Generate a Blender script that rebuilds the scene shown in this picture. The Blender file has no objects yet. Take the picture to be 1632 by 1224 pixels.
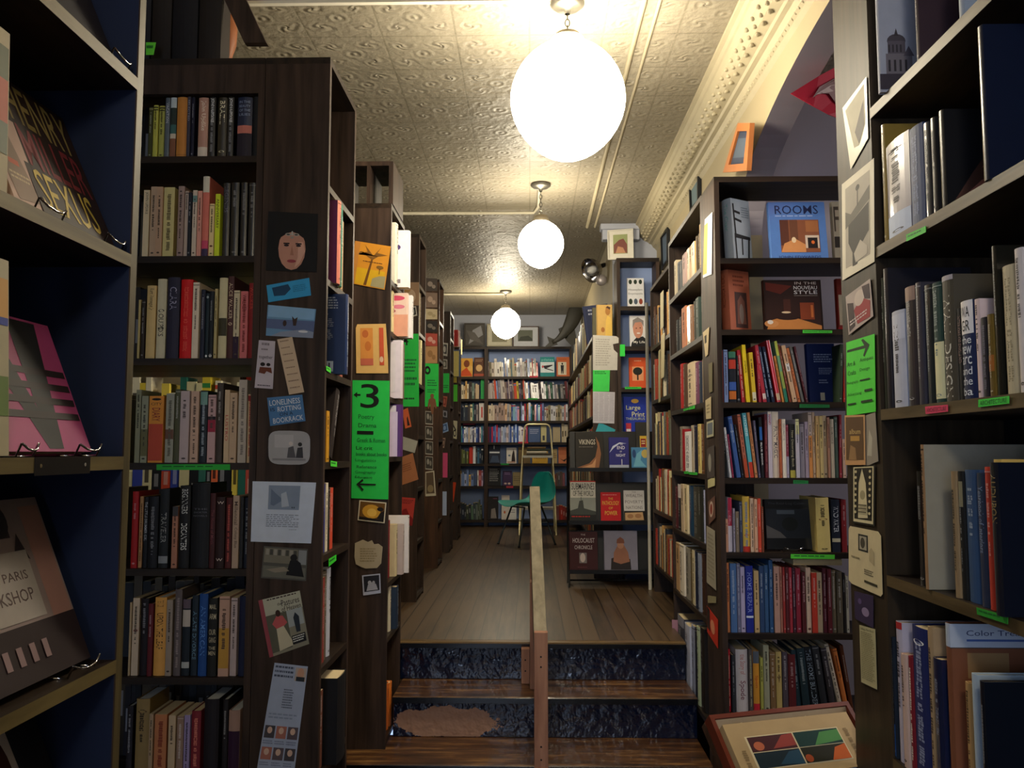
import bpy, math, random, re
from mathutils import Vector, Matrix

# ---------------------------------------------------------------- camera, world, daylight, exposure
SC = bpy.context.scene
COL = SC.collection
F = 1340.0                                   # focal length in pixels of a 1632 x 1224 frame
CZ = 1.62                                    # eye height above the lower floor
PITCH = math.atan(108 / F)
YAW = math.atan(29 * math.cos(PITCH) / F)
cam_d = bpy.data.cameras.new('camera')
cam_d.sensor_width = 36.0
cam_d.lens = F / 1632 * 36.0
cam_d.clip_start = 0.02
cam = bpy.data.objects.new('camera', cam_d)
COL.objects.link(cam)
cam.location = (0, 0, CZ)
cam.rotation_euler = (math.pi / 2 + PITCH, 0, YAW)
SC.camera = cam

EXPOSURE = 0.75
SC.view_settings.view_transform = 'Standard'
SC.view_settings.look = 'None'
SC.view_settings.exposure = EXPOSURE
SC.view_settings.gamma = 1.0
SC.view_settings.use_curve_mapping = False
SC.cycles.use_denoising = True
SC.cycles.max_bounces = 8
SC.cycles.diffuse_bounces = 4
SC.cycles.glossy_bounces = 3
SC.cycles.sample_clamp_indirect = 6.0

w = bpy.data.worlds.new('world')
SC.world = w
w.use_nodes = True
w.node_tree.nodes['Background'].inputs[0].default_value = (0.45, 0.62, 1.0, 1)
w.node_tree.nodes['Background'].inputs[1].default_value = 0.8

def area_light(name, loc, rot, sx, sy, power, col):
    d = bpy.data.lights.new(name, 'AREA')
    d.shape = 'RECTANGLE'; d.size = sx; d.size_y = sy; d.energy = power; d.color = col
    o = bpy.data.objects.new(name, d); COL.objects.link(o)
    o.location = loc; o.rotation_euler = rot
    return o
# daylight falling in through the shop window behind the camera, and an added fill light in the room behind the arch
WINDOW_LIGHT = area_light('shop_window_daylight', (-.95, -2.44, 1.75), (math.pi / 2, 0, 0), 1.7, 2.0, 25, (0.66, 0.79, 1.0))
ARCH_LIGHT = area_light('side_room_fill', (3.4, 2.2, 2.9), (0, math.radians(62), 0), 1.6, 1.4, 30, (1.0, 0.93, 0.93))
GLOBE_POWER = 24.0

def ray(px, py):
    c, s = math.cos(YAW), math.sin(YAW); C, S = math.cos(PITCH), math.sin(PITCH)
    f = Vector((-s * C, c * C, S)); r = Vector((c, s, 0)); u = Vector((s * S, -c * S, C))
    return f + r * ((px - 816) / F) + u * ((612 - py) / F)
def onY(px, py, Y):
    d = ray(px, py); k = Y / d.y
    return Vector((d.x * k, Y, CZ + d.z * k))
def onX(px, py, X):
    d = ray(px, py); k = X / d.x
    return Vector((X, d.y * k, CZ + d.z * k))
def onZ(px, py, Z):
    d = ray(px, py); k = (Z - CZ) / d.z
    return Vector((d.x * k, d.y * k, Z))

# ---------------------------------------------------------------- materials
def lin(h):
    h = h.lstrip('#')
    o = []
    for i in (0, 2, 4):
        c = int(h[i:i + 2], 16) / 255
        o.append(c / 12.92 if c <= 0.04045 else ((c + 0.055) / 1.055) ** 2.4)
    return (*o, 1)
MATS = {}
def new_mat(name):
    m = bpy.data.materials.new(name); m.use_nodes = True
    return m, m.node_tree, m.node_tree.nodes['Principled BSDF']
def node(nt, t, **kw):
    n = nt.nodes.new(t)
    for k, v in kw.items(): setattr(n, k, v)
    return n
def pmat(h, rough=0.55, coat=0.0, metal=0.0, var=0.12, scale=18.0, bump=0.0):
    """a plain painted / printed / cloth surface with slight procedural unevenness"""
    key = (h, rough, coat, metal, var, scale, bump)
    if key in MATS: return MATS[key]
    m, nt, b = new_mat('surface_' + h)
    b.inputs['Roughness'].default_value = rough
    b.inputs['Metallic'].default_value = metal
    b.inputs['Coat Weight'].default_value = coat
    b.inputs['Coat Roughness'].default_value = 0.12
    if not metal and not coat: b.inputs['Specular IOR Level'].default_value = .28
    c = lin(h)
    if var > 0:
        tc = node(nt, 'ShaderNodeTexCoord')
        n = node(nt, 'ShaderNodeTexNoise'); n.inputs['Scale'].default_value = scale; n.inputs['Detail'].default_value = 4
        mx = node(nt, 'ShaderNodeMix', data_type='RGBA')
        mx.inputs[6].default_value = (*[x * (1 - var) for x in c[:3]], 1)
        mx.inputs[7].default_value = (*[min(1, x * (1 + var)) for x in c[:3]], 1)
        nt.links.new(tc.outputs['Object'], n.inputs['Vector'])
        nt.links.new(n.outputs['Fac'], mx.inputs[0])
        nt.links.new(mx.outputs[2], b.inputs['Base Color'])
        if bump:
            bp = node(nt, 'ShaderNodeBump'); bp.inputs['Strength'].default_value = bump; bp.inputs['Distance'].default_value = 0.002
            nt.links.new(n.outputs['Fac'], bp.inputs['Height']); nt.links.new(bp.outputs[0], b.inputs['Normal'])
    else:
        b.inputs['Base Color'].default_value = c
    MATS[key] = m
    return m
def bookmat(h, gloss=False):
    return pmat(h, 0.32 if gloss else 0.6, 0.7 if gloss else 0.0, var=0.10, scale=30)
def wood(name, c1, c2, axis='Z', rough=0.5, coat=0.0, grain=1.0):
    if name in MATS: return MATS[name]
    m, nt, b = new_mat(name)
    tc = node(nt, 'ShaderNodeTexCoord'); mp = node(nt, 'ShaderNodeMapping')
    sc = {'Z': (14, 14, 1.1), 'X': (1.1, 14, 14), 'Y': (14, 1.1, 14)}[axis]
    mp.inputs['Scale'].default_value = sc
    n = node(nt, 'ShaderNodeTexNoise'); n.inputs['Scale'].default_value = 2.2; n.inputs['Detail'].default_value = 8; n.inputs['Distortion'].default_value = 0.6
    r = node(nt, 'ShaderNodeValToRGB'); r.color_ramp.elements[0].position = 0.3; r.color_ramp.elements[1].position = 0.72
    r.color_ramp.elements[0].color = lin(c1); r.color_ramp.elements[1].color = lin(c2)
    bp = node(nt, 'ShaderNodeBump'); bp.inputs['Strength'].default_value = 0.25 * grain; bp.inputs['Distance'].default_value = 0.002
    L = nt.links.new
    L(tc.outputs['Object'], mp.inputs['Vector']); L(mp.outputs[0], n.inputs['Vector']); L(n.outputs['Fac'], r.inputs[0])
    L(r.outputs[0], b.inputs['Base Color']); L(n.outputs['Fac'], bp.inputs['Height']); L(bp.outputs[0], b.inputs['Normal'])
    b.inputs['Roughness'].default_value = rough; b.inputs['Coat Weight'].default_value = coat; b.inputs['Specular IOR Level'].default_value = .2
    MATS[name] = m
    return m
W_DARK = wood('dark_stained_wood', '241b17', '4a3a31', 'Z', 0.5)
W_DARKX = wood('dark_stained_wood_shelf', '1c1614', '35291f', 'X', 0.45)
W_BROWN = wood('brown_wood', '2e2018', '553b2a', 'Z', 0.5)
W_EDGE = wood('lit_worn_shelf_edge', '54492f', '80714c', 'X', 0.5)  # worn board fronts, with lamp light painted into the tan
W_EDGEZ = wood('lit_worn_panel_edge', '463f2c', '6c6146', 'Z', 0.5)  # same worn tan for uprights, lamp light included in the colour
W_POST = wood('raw_lumber', '8f6350', 'b98a70', 'Z', 0.7)
W_RAIL = wood('grey_lumber', '7c7462', '9c927c', 'Y', 0.7)
BLUE = pmat('101c3a', 0.6, var=0.25, scale=6)
PALEBLUE = pmat('8fa3cf', 0.7, var=0.08, scale=3)
PALEBLUE_D = pmat('7187b8', 0.7, var=0.08, scale=3)
BLACKP = pmat('141416', 0.45, var=0.1)
PAGES = pmat('d8c49c', 0.9, var=0.12, scale=200)
PAGEW = pmat('dcdcd8', 0.9, var=0.08, scale=200)
CHROME = pmat('c8c8cc', 0.12, metal=1.0, var=0.0)
GOLDM = pmat('d8cda0', 0.35, metal=0.5, var=0.0)

# ---------------------------------------------------------------- mesh builder
class MB:
    def __init__(s): s.v = []; s.f = []; s.m = []; s.mats = []; s.sm = []
    def mi(s, mat):
        if mat not in s.mats: s.mats.append(mat)
        return s.mats.index(mat)
    def add(s, vs, fs, mat, smooth=False, M=None):
        o = len(s.v)
        s.v += [tuple(M @ Vector(v)) if M else tuple(v) for v in vs]
        k = s.mi(mat)
        for f in fs: s.f.append([o + i for i in f]); s.m.append(k); s.sm.append(smooth)
    def box(s, x0, x1, y0, y1, z0, z1, mat, M=None):
        vs = [(x, y, z) for z in (z0, z1) for y in (y0, y1) for x in (x0, x1)]
        s.add(vs, [(0, 2, 3, 1), (4, 5, 7, 6), (0, 1, 5, 4), (2, 6, 7, 3), (0, 4, 6, 2), (1, 3, 7, 5)], mat, M=M)
    def prism(s, pts, d, mat, M=None):
        """pts: 3D polygon (ccw seen from +d side), extruded back by vector d"""
        n = len(pts); d = Vector(d)
        vs = [Vector(p) for p in pts] + [Vector(p) + d for p in pts]
        fs = [list(range(n)), list(range(2 * n - 1, n - 1, -1))] + [(i, i + n, (i + 1) % n + n, (i + 1) % n) for i in range(n)]
        s.add(vs, fs, mat, M=M)
    def tube(s, pts, r, mat, n=8, closed=False, M=None, cap=True):
        pts = [Vector(p) for p in pts]; N = len(pts); vs = []; fs = []
        up = Vector((0, 0, 1))
        for i, p in enumerate(pts):
            a = pts[(i - 1) % N] if (closed or i) else p; b = pts[(i + 1) % N] if (closed or i < N - 1) else p
            t = (b - a).normalized()
            ref = up if abs(t.z) < 0.9 else Vector((0, 1, 0))
            u = t.cross(ref).normalized(); v = t.cross(u)
            rr = r[i] if isinstance(r, (list, tuple)) else r
            vs += [p + (u * math.cos(2 * math.pi * k / n) + v * math.sin(2 * math.pi * k / n)) * rr for k in range(n)]
        for i in range(N if closed else N - 1):
            j = (i + 1) % N
            for k in range(n): fs.append((i * n + k, i * n + (k + 1) % n, j * n + (k + 1) % n, j * n + k))
        if cap and not closed: fs += [tuple(range(n)), tuple(range((N - 1) * n + n - 1, (N - 1) * n - 1, -1))]
        s.add(vs, fs, mat, True, M)
    def lathe(s, prof, mat, n=24, M=None, cap=False):
        vs = []; fs = []
        for r, z in prof: vs += [(r * math.cos(2 * math.pi * k / n), r * math.sin(2 * math.pi * k / n), z) for k in range(n)]
        for i in range(len(prof) - 1):
            for k in range(n): fs.append((i * n + k, i * n + (k + 1) % n, (i + 1) * n + (k + 1) % n, (i + 1) * n + k))
        if cap: fs += [tuple(range(n - 1, -1, -1)), tuple(range((len(prof) - 1) * n, len(prof) * n))]
        s.add(vs, fs, mat, True, M)
    def build(s, name, parent=None, bevel=0.0):
        me = bpy.data.meshes.new(name)
        me.from_pydata(s.v, [], s.f)
        for m in s.mats: me.materials.append(m)
        me.polygons.foreach_set('material_index', s.m)
        me.polygons.foreach_set('use_smooth', s.sm)
        me.update()
        o = bpy.data.objects.new(name, me); COL.objects.link(o)
        if parent is not None: o.parent = parent
        if bevel:
            b = o.modifiers.new('bevel', 'BEVEL'); b.width = bevel; b.segments = 2; b.limit_method = 'ANGLE'
        return o
def tag(o, label, cat, group=None, kind=None):
    if label: o['label'] = label
    if cat: o['category'] = cat
    if group: o['group'] = group
    if kind: o['kind'] = kind
    return o
def empty(name, loc, rz=0.0, rx=0.0):
    o = bpy.data.objects.new(name, None); COL.objects.link(o)
    o.empty_display_size = 0.05; o.location = loc; o.rotation_euler = (rx, 0, rz)
    return o
def struct(mb, name, bevel=0.0):
    o = mb.build(name, bevel=bevel); o['kind'] = 'structure'
    return o

# ---------------------------------------------------------------- flat artwork (print on covers, cards, spines)
GLYPHS = {}
def glyphs(text):
    """triangulated outline of a word, scaled to the unit square"""
    if text in GLYPHS: return GLYPHS[text]
    cu = bpy.data.curves.new('word', 'FONT'); cu.body = text; cu.resolution_u = 4 if len(text) < 4 else 2; cu.offset = .003
    ob = bpy.data.objects.new('word', cu)
    me = bpy.data.meshes.new_from_object(ob)
    vs = [tuple(v.co) for v in me.vertices]; fs = [tuple(p.vertices) for p in me.polygons]
    bpy.data.objects.remove(ob); bpy.data.meshes.remove(me); bpy.data.curves.remove(cu)
    x0 = min(v[0] for v in vs); x1 = max(v[0] for v in vs); y0 = min(v[1] for v in vs); y1 = max(v[1] for v in vs)
    GLYPHS[text] = ([((v[0] - x0) / (x1 - x0), 1 - (v[1] - y0) / (y1 - y0)) for v in vs], fs)
    return GLYPHS[text]
def art(mb, P, els, rnd=None, flip=False, seg=1):
    """P(u, v, lift) -> point; u to the right, v downwards. Each entry of els is one printed shape."""
    k = 0
    for e in els:
        k += 1; z = 0.0003 + 0.00012 * k
        t = e[0]
        def put(uv, fs, col):
            if flip: fs = [tuple(reversed(f)) for f in fs]
            mb.add([P(u, v, z) for u, v in uv], fs, bookmat(col))
        if t == 'r':
            _, u0, v0, u1, v1, c = e
            uv = []; 
            for i in range(seg + 1):
                u = u0 + (u1 - u0) * i / seg; uv += [(u, v0), (u, v1)]
            put(uv, [(2 * i, 2 * i + 1, 2 * i + 3, 2 * i + 2) for i in range(seg)], c)
        elif t == 'e':
            _, cu, cv, ru, rv, c = e
            put([(cu + ru * math.cos(a * math.pi / 8), cv - rv * math.sin(a * math.pi / 8)) for a in range(16)], [tuple(range(16))], c)
        elif t == 'p':
            pts = e[1]
            A = sum(pts[i][0] * pts[(i + 1) % len(pts)][1] - pts[(i + 1) % len(pts)][0] * pts[i][1] for i in range(len(pts)))
            f = tuple(range(len(pts)))
            put(pts, [f if A < 0 else tuple(reversed(f))], e[2])
        elif t == 't':
            _, s, u0, v0, u1, v1, c = e
            vs, fs = glyphs(s)
            put([(u0 + a * (u1 - u0), v0 + b * (v1 - v0)) for a, b in vs], fs, c)
        elif t == 'tv':                                   # reads downwards
            _, s, u0, v0, u1, v1, c = e
            vs, fs = glyphs(s)
            put([(u1 - b * (u1 - u0), v0 + a * (v1 - v0)) for a, b in vs], fs, c)
        elif t == 'm':                                    # illegible print: short dashes in lines across
            _, u0, v0, u1, v1, n, c = e
            R = random.Random(int(u0 * 991 + v0 * 733 + n)); uv = []; fs = []
            hh = (v1 - v0) / n
            for i in range(n):
                u = u0; vv = v0 + hh * i; end = u1 - R.random() * 0.25 * (u1 - u0)
                while u < end:
                    l = (u1 - u0) * (0.05 + 0.12 * R.random()); o = len(uv)
                    uv += [(u, vv), (u, vv + hh * .45), (min(u + l, u1), vv + hh * .45), (min(u + l, u1), vv)]
                    fs.append((o, o + 1, o + 2, o + 3)); u += l + (u1 - u0) * 0.03
            put(uv, fs, c)
        elif t == 'mv':                                   # illegible print running down a spine
            _, u0, v0, u1, v1, c = e
            R = random.Random(int(v0 * 997 + v1 * 313)); uv = []; fs = []; v = v0
            while v < v1:
                l = 0.008 + 0.02 * R.random(); o = len(uv)
                a = u0 + R.random() * .2 * (u1 - u0); b = u1 - R.random() * .2 * (u1 - u0)
                uv += [(a, v), (a, v + l * .75), (b, v + l * .75), (b, v)]; fs.append((o, o + 1, o + 2, o + 3))
                v += l + (0.03 if R.random() < .12 else 0)
            put(uv, fs, c)
def quadP(TL, TR, BR, BL):
    n = (TR - TL).cross(TL - BL).normalized()
    def P(u, v, z):
        return (TL * (1 - u) + TR * u) * (1 - v) + (BL * (1 - u) + BR * u) * v + n * z
    return P, n
def card(name, label, cat, plane, px, base, els=(), group=None, outline=None, lift=0.0015, gloss=False, sheet=0.0008, nudge=0):
    """a paper pinned flat on a panel; plane ('X'|'Y', value); px = TL, TR, BR, BL as seen"""
    h = onX if plane[0] == 'X' else onY
    c = [h(p[0], p[1], plane[1]) for p in px]
    ctr = sum(c, Vector()) / 4
    P, n = quadP(*[q - ctr for q in c])
    mb = MB()
    ol = outline or [(0, 0), (0, 1), (1, 1), (1, 0)]
    m = bookmat(base, gloss)
    mb.prism([P(u, v, 0) for u, v in ol], -n * sheet, m)
    art(mb, P, els)
    o = mb.build(name); o.location = ctr + n * (lift + sheet + nudge)
    return tag(o, label, cat, group)
def box4(x0, y0, x1, y1): return [(x0, y0), (x1, y0), (x1, y1), (x0, y1)]

# ---------------------------------------------------------------- books
def colour_word(h):
    import colorsys
    r, g, b = [int(h[i:i + 2], 16) / 255 for i in (0, 2, 4)]
    H, S, V = colorsys.rgb_to_hsv(r, g, b); H *= 360
    if V < .2: return 'black'
    if S < .13: return 'white' if V > .78 else ('pale grey' if V > .6 else ('grey' if V > .33 else 'charcoal'))
    if H < 14 or H > 345: return 'pink' if (S < .5 and V > .7) else ('red' if V > .6 and S > .5 else ('maroon' if S > .4 else 'dull brown'))
    if H < 28: return 'orange' if (S > .55 and V > .7) else ('tan' if V > .6 else 'brown')
    if H < 46: return 'cream' if (V > .75 and S < .38) else ('beige' if V > .6 and S < .45 else ('amber' if V > .6 else 'brown'))
    if H < 70: return 'yellow' if (S > .5 and V > .6) else ('pale yellow' if V > .7 else 'olive')
    if H < 160: return 'green' if V > .4 else 'dark green'
    if H < 200: return 'teal' if S > .3 and V > .35 else 'grey green'
    if H < 250: return 'blue' if V > .5 and S > .4 else ('pale blue' if V > .6 else 'navy')
    return 'lilac' if V > .6 else ('purple' if V > .35 else 'dark purple')
ORD = ['first', 'second', 'third', 'fourth', 'fifth', 'sixth', 'seventh', 'eighth', 'ninth', 'tenth', 'eleventh', 'twelfth', 'thirteenth', 'fourteenth',
       'fifteenth', 'sixteenth', 'seventeenth', 'eighteenth', 'nineteenth', 'twentieth', 'twenty-first', 'twenty-second', 'twenty-third', 'twenty-fourth',
       'twenty-fifth', 'twenty-sixth', 'twenty-seventh', 'twenty-eighth', 'twenty-ninth', 'thirtieth', 'thirty-first', 'thirty-second']
USED = {}
def uniq(label):
    n = USED.get(label, 0); USED[label] = n + 1
    if n: print('DUPLICATE LABEL', label)
    return label
def make_book(t, h, d, col, hard=True, gloss=False, spine=(), cover=(), back=(), pages=None, side=None, blockchild=True):
    """local frame: spine faces -Y at y=0, front cover is the +X side, origin under the spine's middle"""
    mb = MB(); m = bookmat(col, gloss); ms = bookmat(side, gloss) if side else m
    c = min(0.0028, t * .12) if hard else 0.0007
    b = min(.14 * t, .006) if hard else 0.0004
    ns = 6
    def sy(x): return b * (2 * x / t) ** 2
    outer = [(t / 2, d)] + [(t / 2 - t * i / ns, sy(t / 2 - t * i / ns)) for i in range(ns + 1)] + [(-t / 2, d)]
    inner = [(t / 2 - c, d)] + [((t / 2 - t * i / ns) * (1 - 2 * c / t), sy(t / 2 - t * i / ns) + c) for i in range(ns + 1)] + [(-t / 2 + c, d)]
    N = len(outer)
    vs = [(x, y, z) for z in (0, h) for x, y in outer] + [(x, y, z) for z in (0, h) for x, y in inner]
    def q(seg, mm, sm=False):
        fs = []
        for i in seg:
            fs += [(i + 1, i, N + i, N + i + 1), (2 * N + i, 2 * N + i + 1, 3 * N + i + 1, 3 * N + i),
                   (N + i, 3 * N + i, 3 * N + i + 1, N + i + 1), (i, i + 1, 2 * N + i + 1, 2 * N + i)]
        if seg[0] == 0: fs.append((0, 2 * N, 3 * N, N))
        if seg[-1] == N - 2: fs.append((N - 1, 2 * N - 1, 4 * N - 1, 3 * N - 1))
        mb.add(vs, fs, mm, sm)
    q([0], ms); q(list(range(1, N - 2)), m, False); q([N - 2], ms)
    def Ps(u, v, z):
        x = -t / 2 + u * t
        return Vector((x, sy(x) - z, h * (1 - v)))
    if spine: art(mb, Ps, spine, seg=5 if hard else 1)
    if cover: art(mb, lambda u, v, z: Vector((t / 2 + z, u * d, h * (1 - v))), cover)
    if back: art(mb, lambda u, v, z: Vector((-t / 2 - z, d - u * d, h * (1 - v))), back)
    o = mb.build('book')
    ins = 0.003 if hard else 0.0004
    pg = MB(); pg.box(-t / 2 + c, t / 2 - c, b + c, d - ins, ins, h - ins, pages or PAGES)
    if blockchild: pg.build('page_block', o)
    else:
        mb2 = None
    return o
def contrast(h):
    r, g, b = [int(h[i:i + 2], 16) for i in (0, 2, 4)]
    l = .3 * r + .59 * g + .11 * b
    return ('%02x%02x%02x' % (int(r * .4), int(g * .38), int(b * .38))) if l > 120 else ('%02x%02x%02x' % tuple(min(255, int(k * .5 + 110)) for k in (r, g, b)))
def row(text, face, plane, base, where, group, depth=.15, inset=.012, seed=1, fromside='left', protrude=0.0, blocks=True, ymin=None, hmax=9.0):
    """one shelf of upright books. Each line: x0 x1 top colour flags; pixels as seen on the shelf's front plane.
    face: 'C' the spines face the camera wall (-Y), 'L' they face +X, 'R' they face -X. base: height of the board."""
    R = random.Random(seed); prev = None; n = 0; shift = 0.0; lo, hi = -99, 99
    for fc, pl, bz, tb, l_, h_ in CASES:                     # stay clear of the board above and of the side panels
        if fc == face and abs(pl - plane) < .02 and any(abs(z - base) < .004 for z in bz):
            hmax = min(hmax, min(z for z in bz if z > base + .01) - tb - base - .005); lo, hi = l_ + .001, h_ - .001
    for ln in text.strip().splitlines():
        tk = ln.split()
        if not tk: continue
        x0, x1, top = [float(k) for k in tk[:3]]; col = tk[3]; fl = tk[4:]
        n += 1
        hit = (lambda a, b: onY(a, b, plane)) if face == 'C' else (lambda a, b: onX(a, b, plane))
        # where the base of the book meets the board, by pixel column
        yb = 720.0
        for _ in range(4):
            p = hit((x0 + x1) / 2, yb); yb += (p.z - base) / (p - Vector((0, 0, CZ))).length * F * 0.98
        a, b = hit(x0, yb), hit(x1, yb)
        if face == 'C': c0, t = (a.x + b.x) / 2, abs(b.x - a.x)
        else: c0, t = (a.y + b.y) / 2, abs(b.y - a.y)
        pt = hit((x0 + x1) / 2, top)
        h = min(hmax, max(.08, pt.z - base))
        if ymin is not None and n == 1: shift = max(0.0, ymin - (c0 - t / 2))
        if ymin is not None: c0 += shift
        e0, e1 = max(c0 - t / 2, lo), min(c0 + t / 2, hi); c0, t = (e0 + e1) / 2, max(.004, e1 - e0)
        t = max(.006, t - .0012)
        hard = 'p' not in fl; gloss = 'g' in fl
        sp = []; cov = []; bk = []; lean = 0; title = None; dep = depth; side = None; pro = protrude; lift = 0; desc = None
        for f in fl:
            if f.startswith('b:'): _, v0, v1, cc = f.split(':'); sp.append(('r', 0.01, float(v0), .99, float(v1), cc))
            elif f.startswith('t:'):
                _, s, cc, v0, v1 = f.split(':')[:5]; s = s.replace('_', ' ')
                sp.append(('tv', s, .22, float(v0), .78, float(v1), cc)); title = s
            elif f.startswith('T:'):
                _, s, cc, v0, v1 = f.split(':')[:5]; s = s.replace('_', ' '); sp.append(('t', s, .12, float(v0), .88, float(v1), cc))
            elif f.startswith('L:'): lean = float(f[2:])
            elif f.startswith('s:'): side = f[2:]
            elif f.startswith('d:'): dep = float(f[2:])
            elif f.startswith('o:'): pro = float(f[2:])
            elif f.startswith('u:'): lift = float(f[2:])
            elif f.startswith('m:'): sp.append(('mv', .3, .1, .7, .9, f[2:]))
            elif f.startswith('w:'): desc = f[2:].replace('_', ' ')
            elif f.startswith('e:'): _, v, cc = f.split(':'); sp.append(('e', .5, float(v), .33, .018, cc))
        if title is None and not any(e[0] == 'mv' for e in sp) and 'x' not in fl:
            cc = contrast(col); a0 = .06 + .1 * R.random(); a1 = a0 + .2 + .35 * R.random()
            sp.append(('mv', .28, a0, .66, a1, cc))
            if R.random() < .6: sp.append(('mv', .36, min(.7, a1 + .05), .6, min(.86, a1 + .05 + .2 * R.random()), cc))
            if R.random() < .5: sp.append(('e', .5, .94, .25, .012, cc))
            if R.random() < .25: sp.append(('r', .02, .03, .98, .04, cc))
        coverart = COVERS.get(desc) if desc else None
        if coverart: cov = coverart.get('cover', []); bk = coverart.get('back', []); sp = coverart.get('spine', sp)
        o = make_book(t, h, dep, col, hard, gloss, sp, cov, bk, PAGEW if 'w' in fl else None, side, blocks)
        ins = inset + .008 * R.random() - pro
        ang = 0
        if lean:
            ph = hit((x0 + x1) / 2 + lean, top)
            dx = ((ph.x - c0) if face == 'C' else (ph.y - c0)) - ((pt.x - c0) if face == 'C' else (pt.y - c0))
            ang = math.atan2(dx, h)
        up = abs(math.sin(ang)) * t / 2 + .0008 + lift
        if up + h > hmax: h_new = hmax - up; o.scale = (1, 1, h_new / h)
        if face == 'C': o.location = (c0, plane + ins, base + up); o.rotation_euler = (0, ang, 0)
        elif face == 'R': o.location = (plane + ins, c0, base + up); o.rotation_euler = (0, -ang, -math.pi / 2)
        else: o.location = (plane - ins, c0, base + up); o.rotation_euler = (0, ang, math.pi / 2)
        if face != 'C': o.rotation_mode = 'XYZ'
        cw = desc or (('thin ' if t < .018 else ('thick ' if t > .04 else '')) + colour_word(col))
        ti = title if (title and title not in PEOPLE) else None
        if ti: lab = f'{cw} book titled {ti.title()}, {ORD[n - 1]} on {where}'
        else:
            noun = '' if ' book' in cw or 'paperback' in cw else ' book'
            lab = f'{cw}{noun} beside the {prev} one, {ORD[n - 1]} on {where}' if prev else f'{cw}{noun} at the {fromside} end of {where}'
            if len(lab.split()) > 16 or 'titled' in cw: lab = f'{cw}{noun}, {ORD[n - 1]} on {where}'
        if len(lab.split()) > 16: lab = f'{colour_word(col)} book, {ORD[n - 1]} on {where}' if not ti else f'book titled {ti.title()} on {where}'
        if len(lab.split()) > 16: print('LONG', lab)
        tag(o, uniq(lab), 'book', group); prev = colour_word(col)
        if SINKING[0]: SUNK.append(o)
SINKING = [False]; SUNK = []; CASES = []
PEOPLE = {'JOHN UPDIKE', 'John Updike', 'Kurt Vonnegut Jr', 'ALICE WALKER', 'CLARA', 'WALKER', 'AUDUBON', 'Spode', 'Spon'}
COVERS = {}
def face_book(label, px, plane, base, col, els, t=.022, lean=.18, facing='C', hard=True, gloss=False, group=None, spine=(), rz=0.0, pages=None, off=0.0):
    """a book displayed cover outwards; px = x0, x1, top as seen; base = height of what it stands on"""
    x0, x1, top = px
    hit = (lambda a, b: onY(a, b, plane)) if facing == 'C' else (lambda a, b: onX(a, b, plane))
    yb = 720.0
    for _ in range(4):
        p = hit((x0 + x1) / 2, yb); yb += (p.z - base) / (p - Vector((0, 0, CZ))).length * F * 0.98
    a, b = hit(x0, yb), hit(x1, yb)
    h = (hit((x0 + x1) / 2, top).z - base) / math.cos(lean)
    w = abs(b.x - a.x) if facing == 'C' else abs(b.y - a.y)
    o = make_book(t, h, w, col, hard, gloss, spine, els, (), pages)
    # front cover (+X side, u along +Y) turned to the viewer
    r0 = -math.pi / 2 if facing == 'C' else 0.0
    Rm = Matrix.Rotation(r0 + rz, 4, 'Z') @ Matrix.Rotation(-lean, 4, 'Y') @ Matrix.Translation((-t / 2, -w / 2, 0))
    c = (a + b) / 2; up = t * math.sin(lean) + .001
    if facing != 'C': c.y = min(c.y, 1.431 - w / 2)
    loc = Vector((c.x, plane + off, base + up)) if facing == 'C' else Vector((plane - off, c.y, base + up))
    o.matrix_world = Matrix.Translation(loc) @ Rm
    tag(o, uniq(label), 'book', group)
    if SINKING[0]: SUNK.append(o)
    return o, w, h
def flat_book(label, loc, w, d, t, col, rz=0.0, gloss=False, spine=(), cover=(), group=None, pages=None):
    """a book lying flat, spine towards local -Y after turning"""
    o = make_book(t, w, d, col, True, gloss, spine, cover, (), pages)
    o.matrix_world = Matrix.Translation(loc) @ Matrix.Rotation(rz, 4, 'Z') @ Matrix.Rotation(-math.pi / 2, 4, 'Y') @ Matrix.Translation((t / 2, 0, -w / 2))
    tag(o, uniq(label), 'book', group)
    return o

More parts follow.
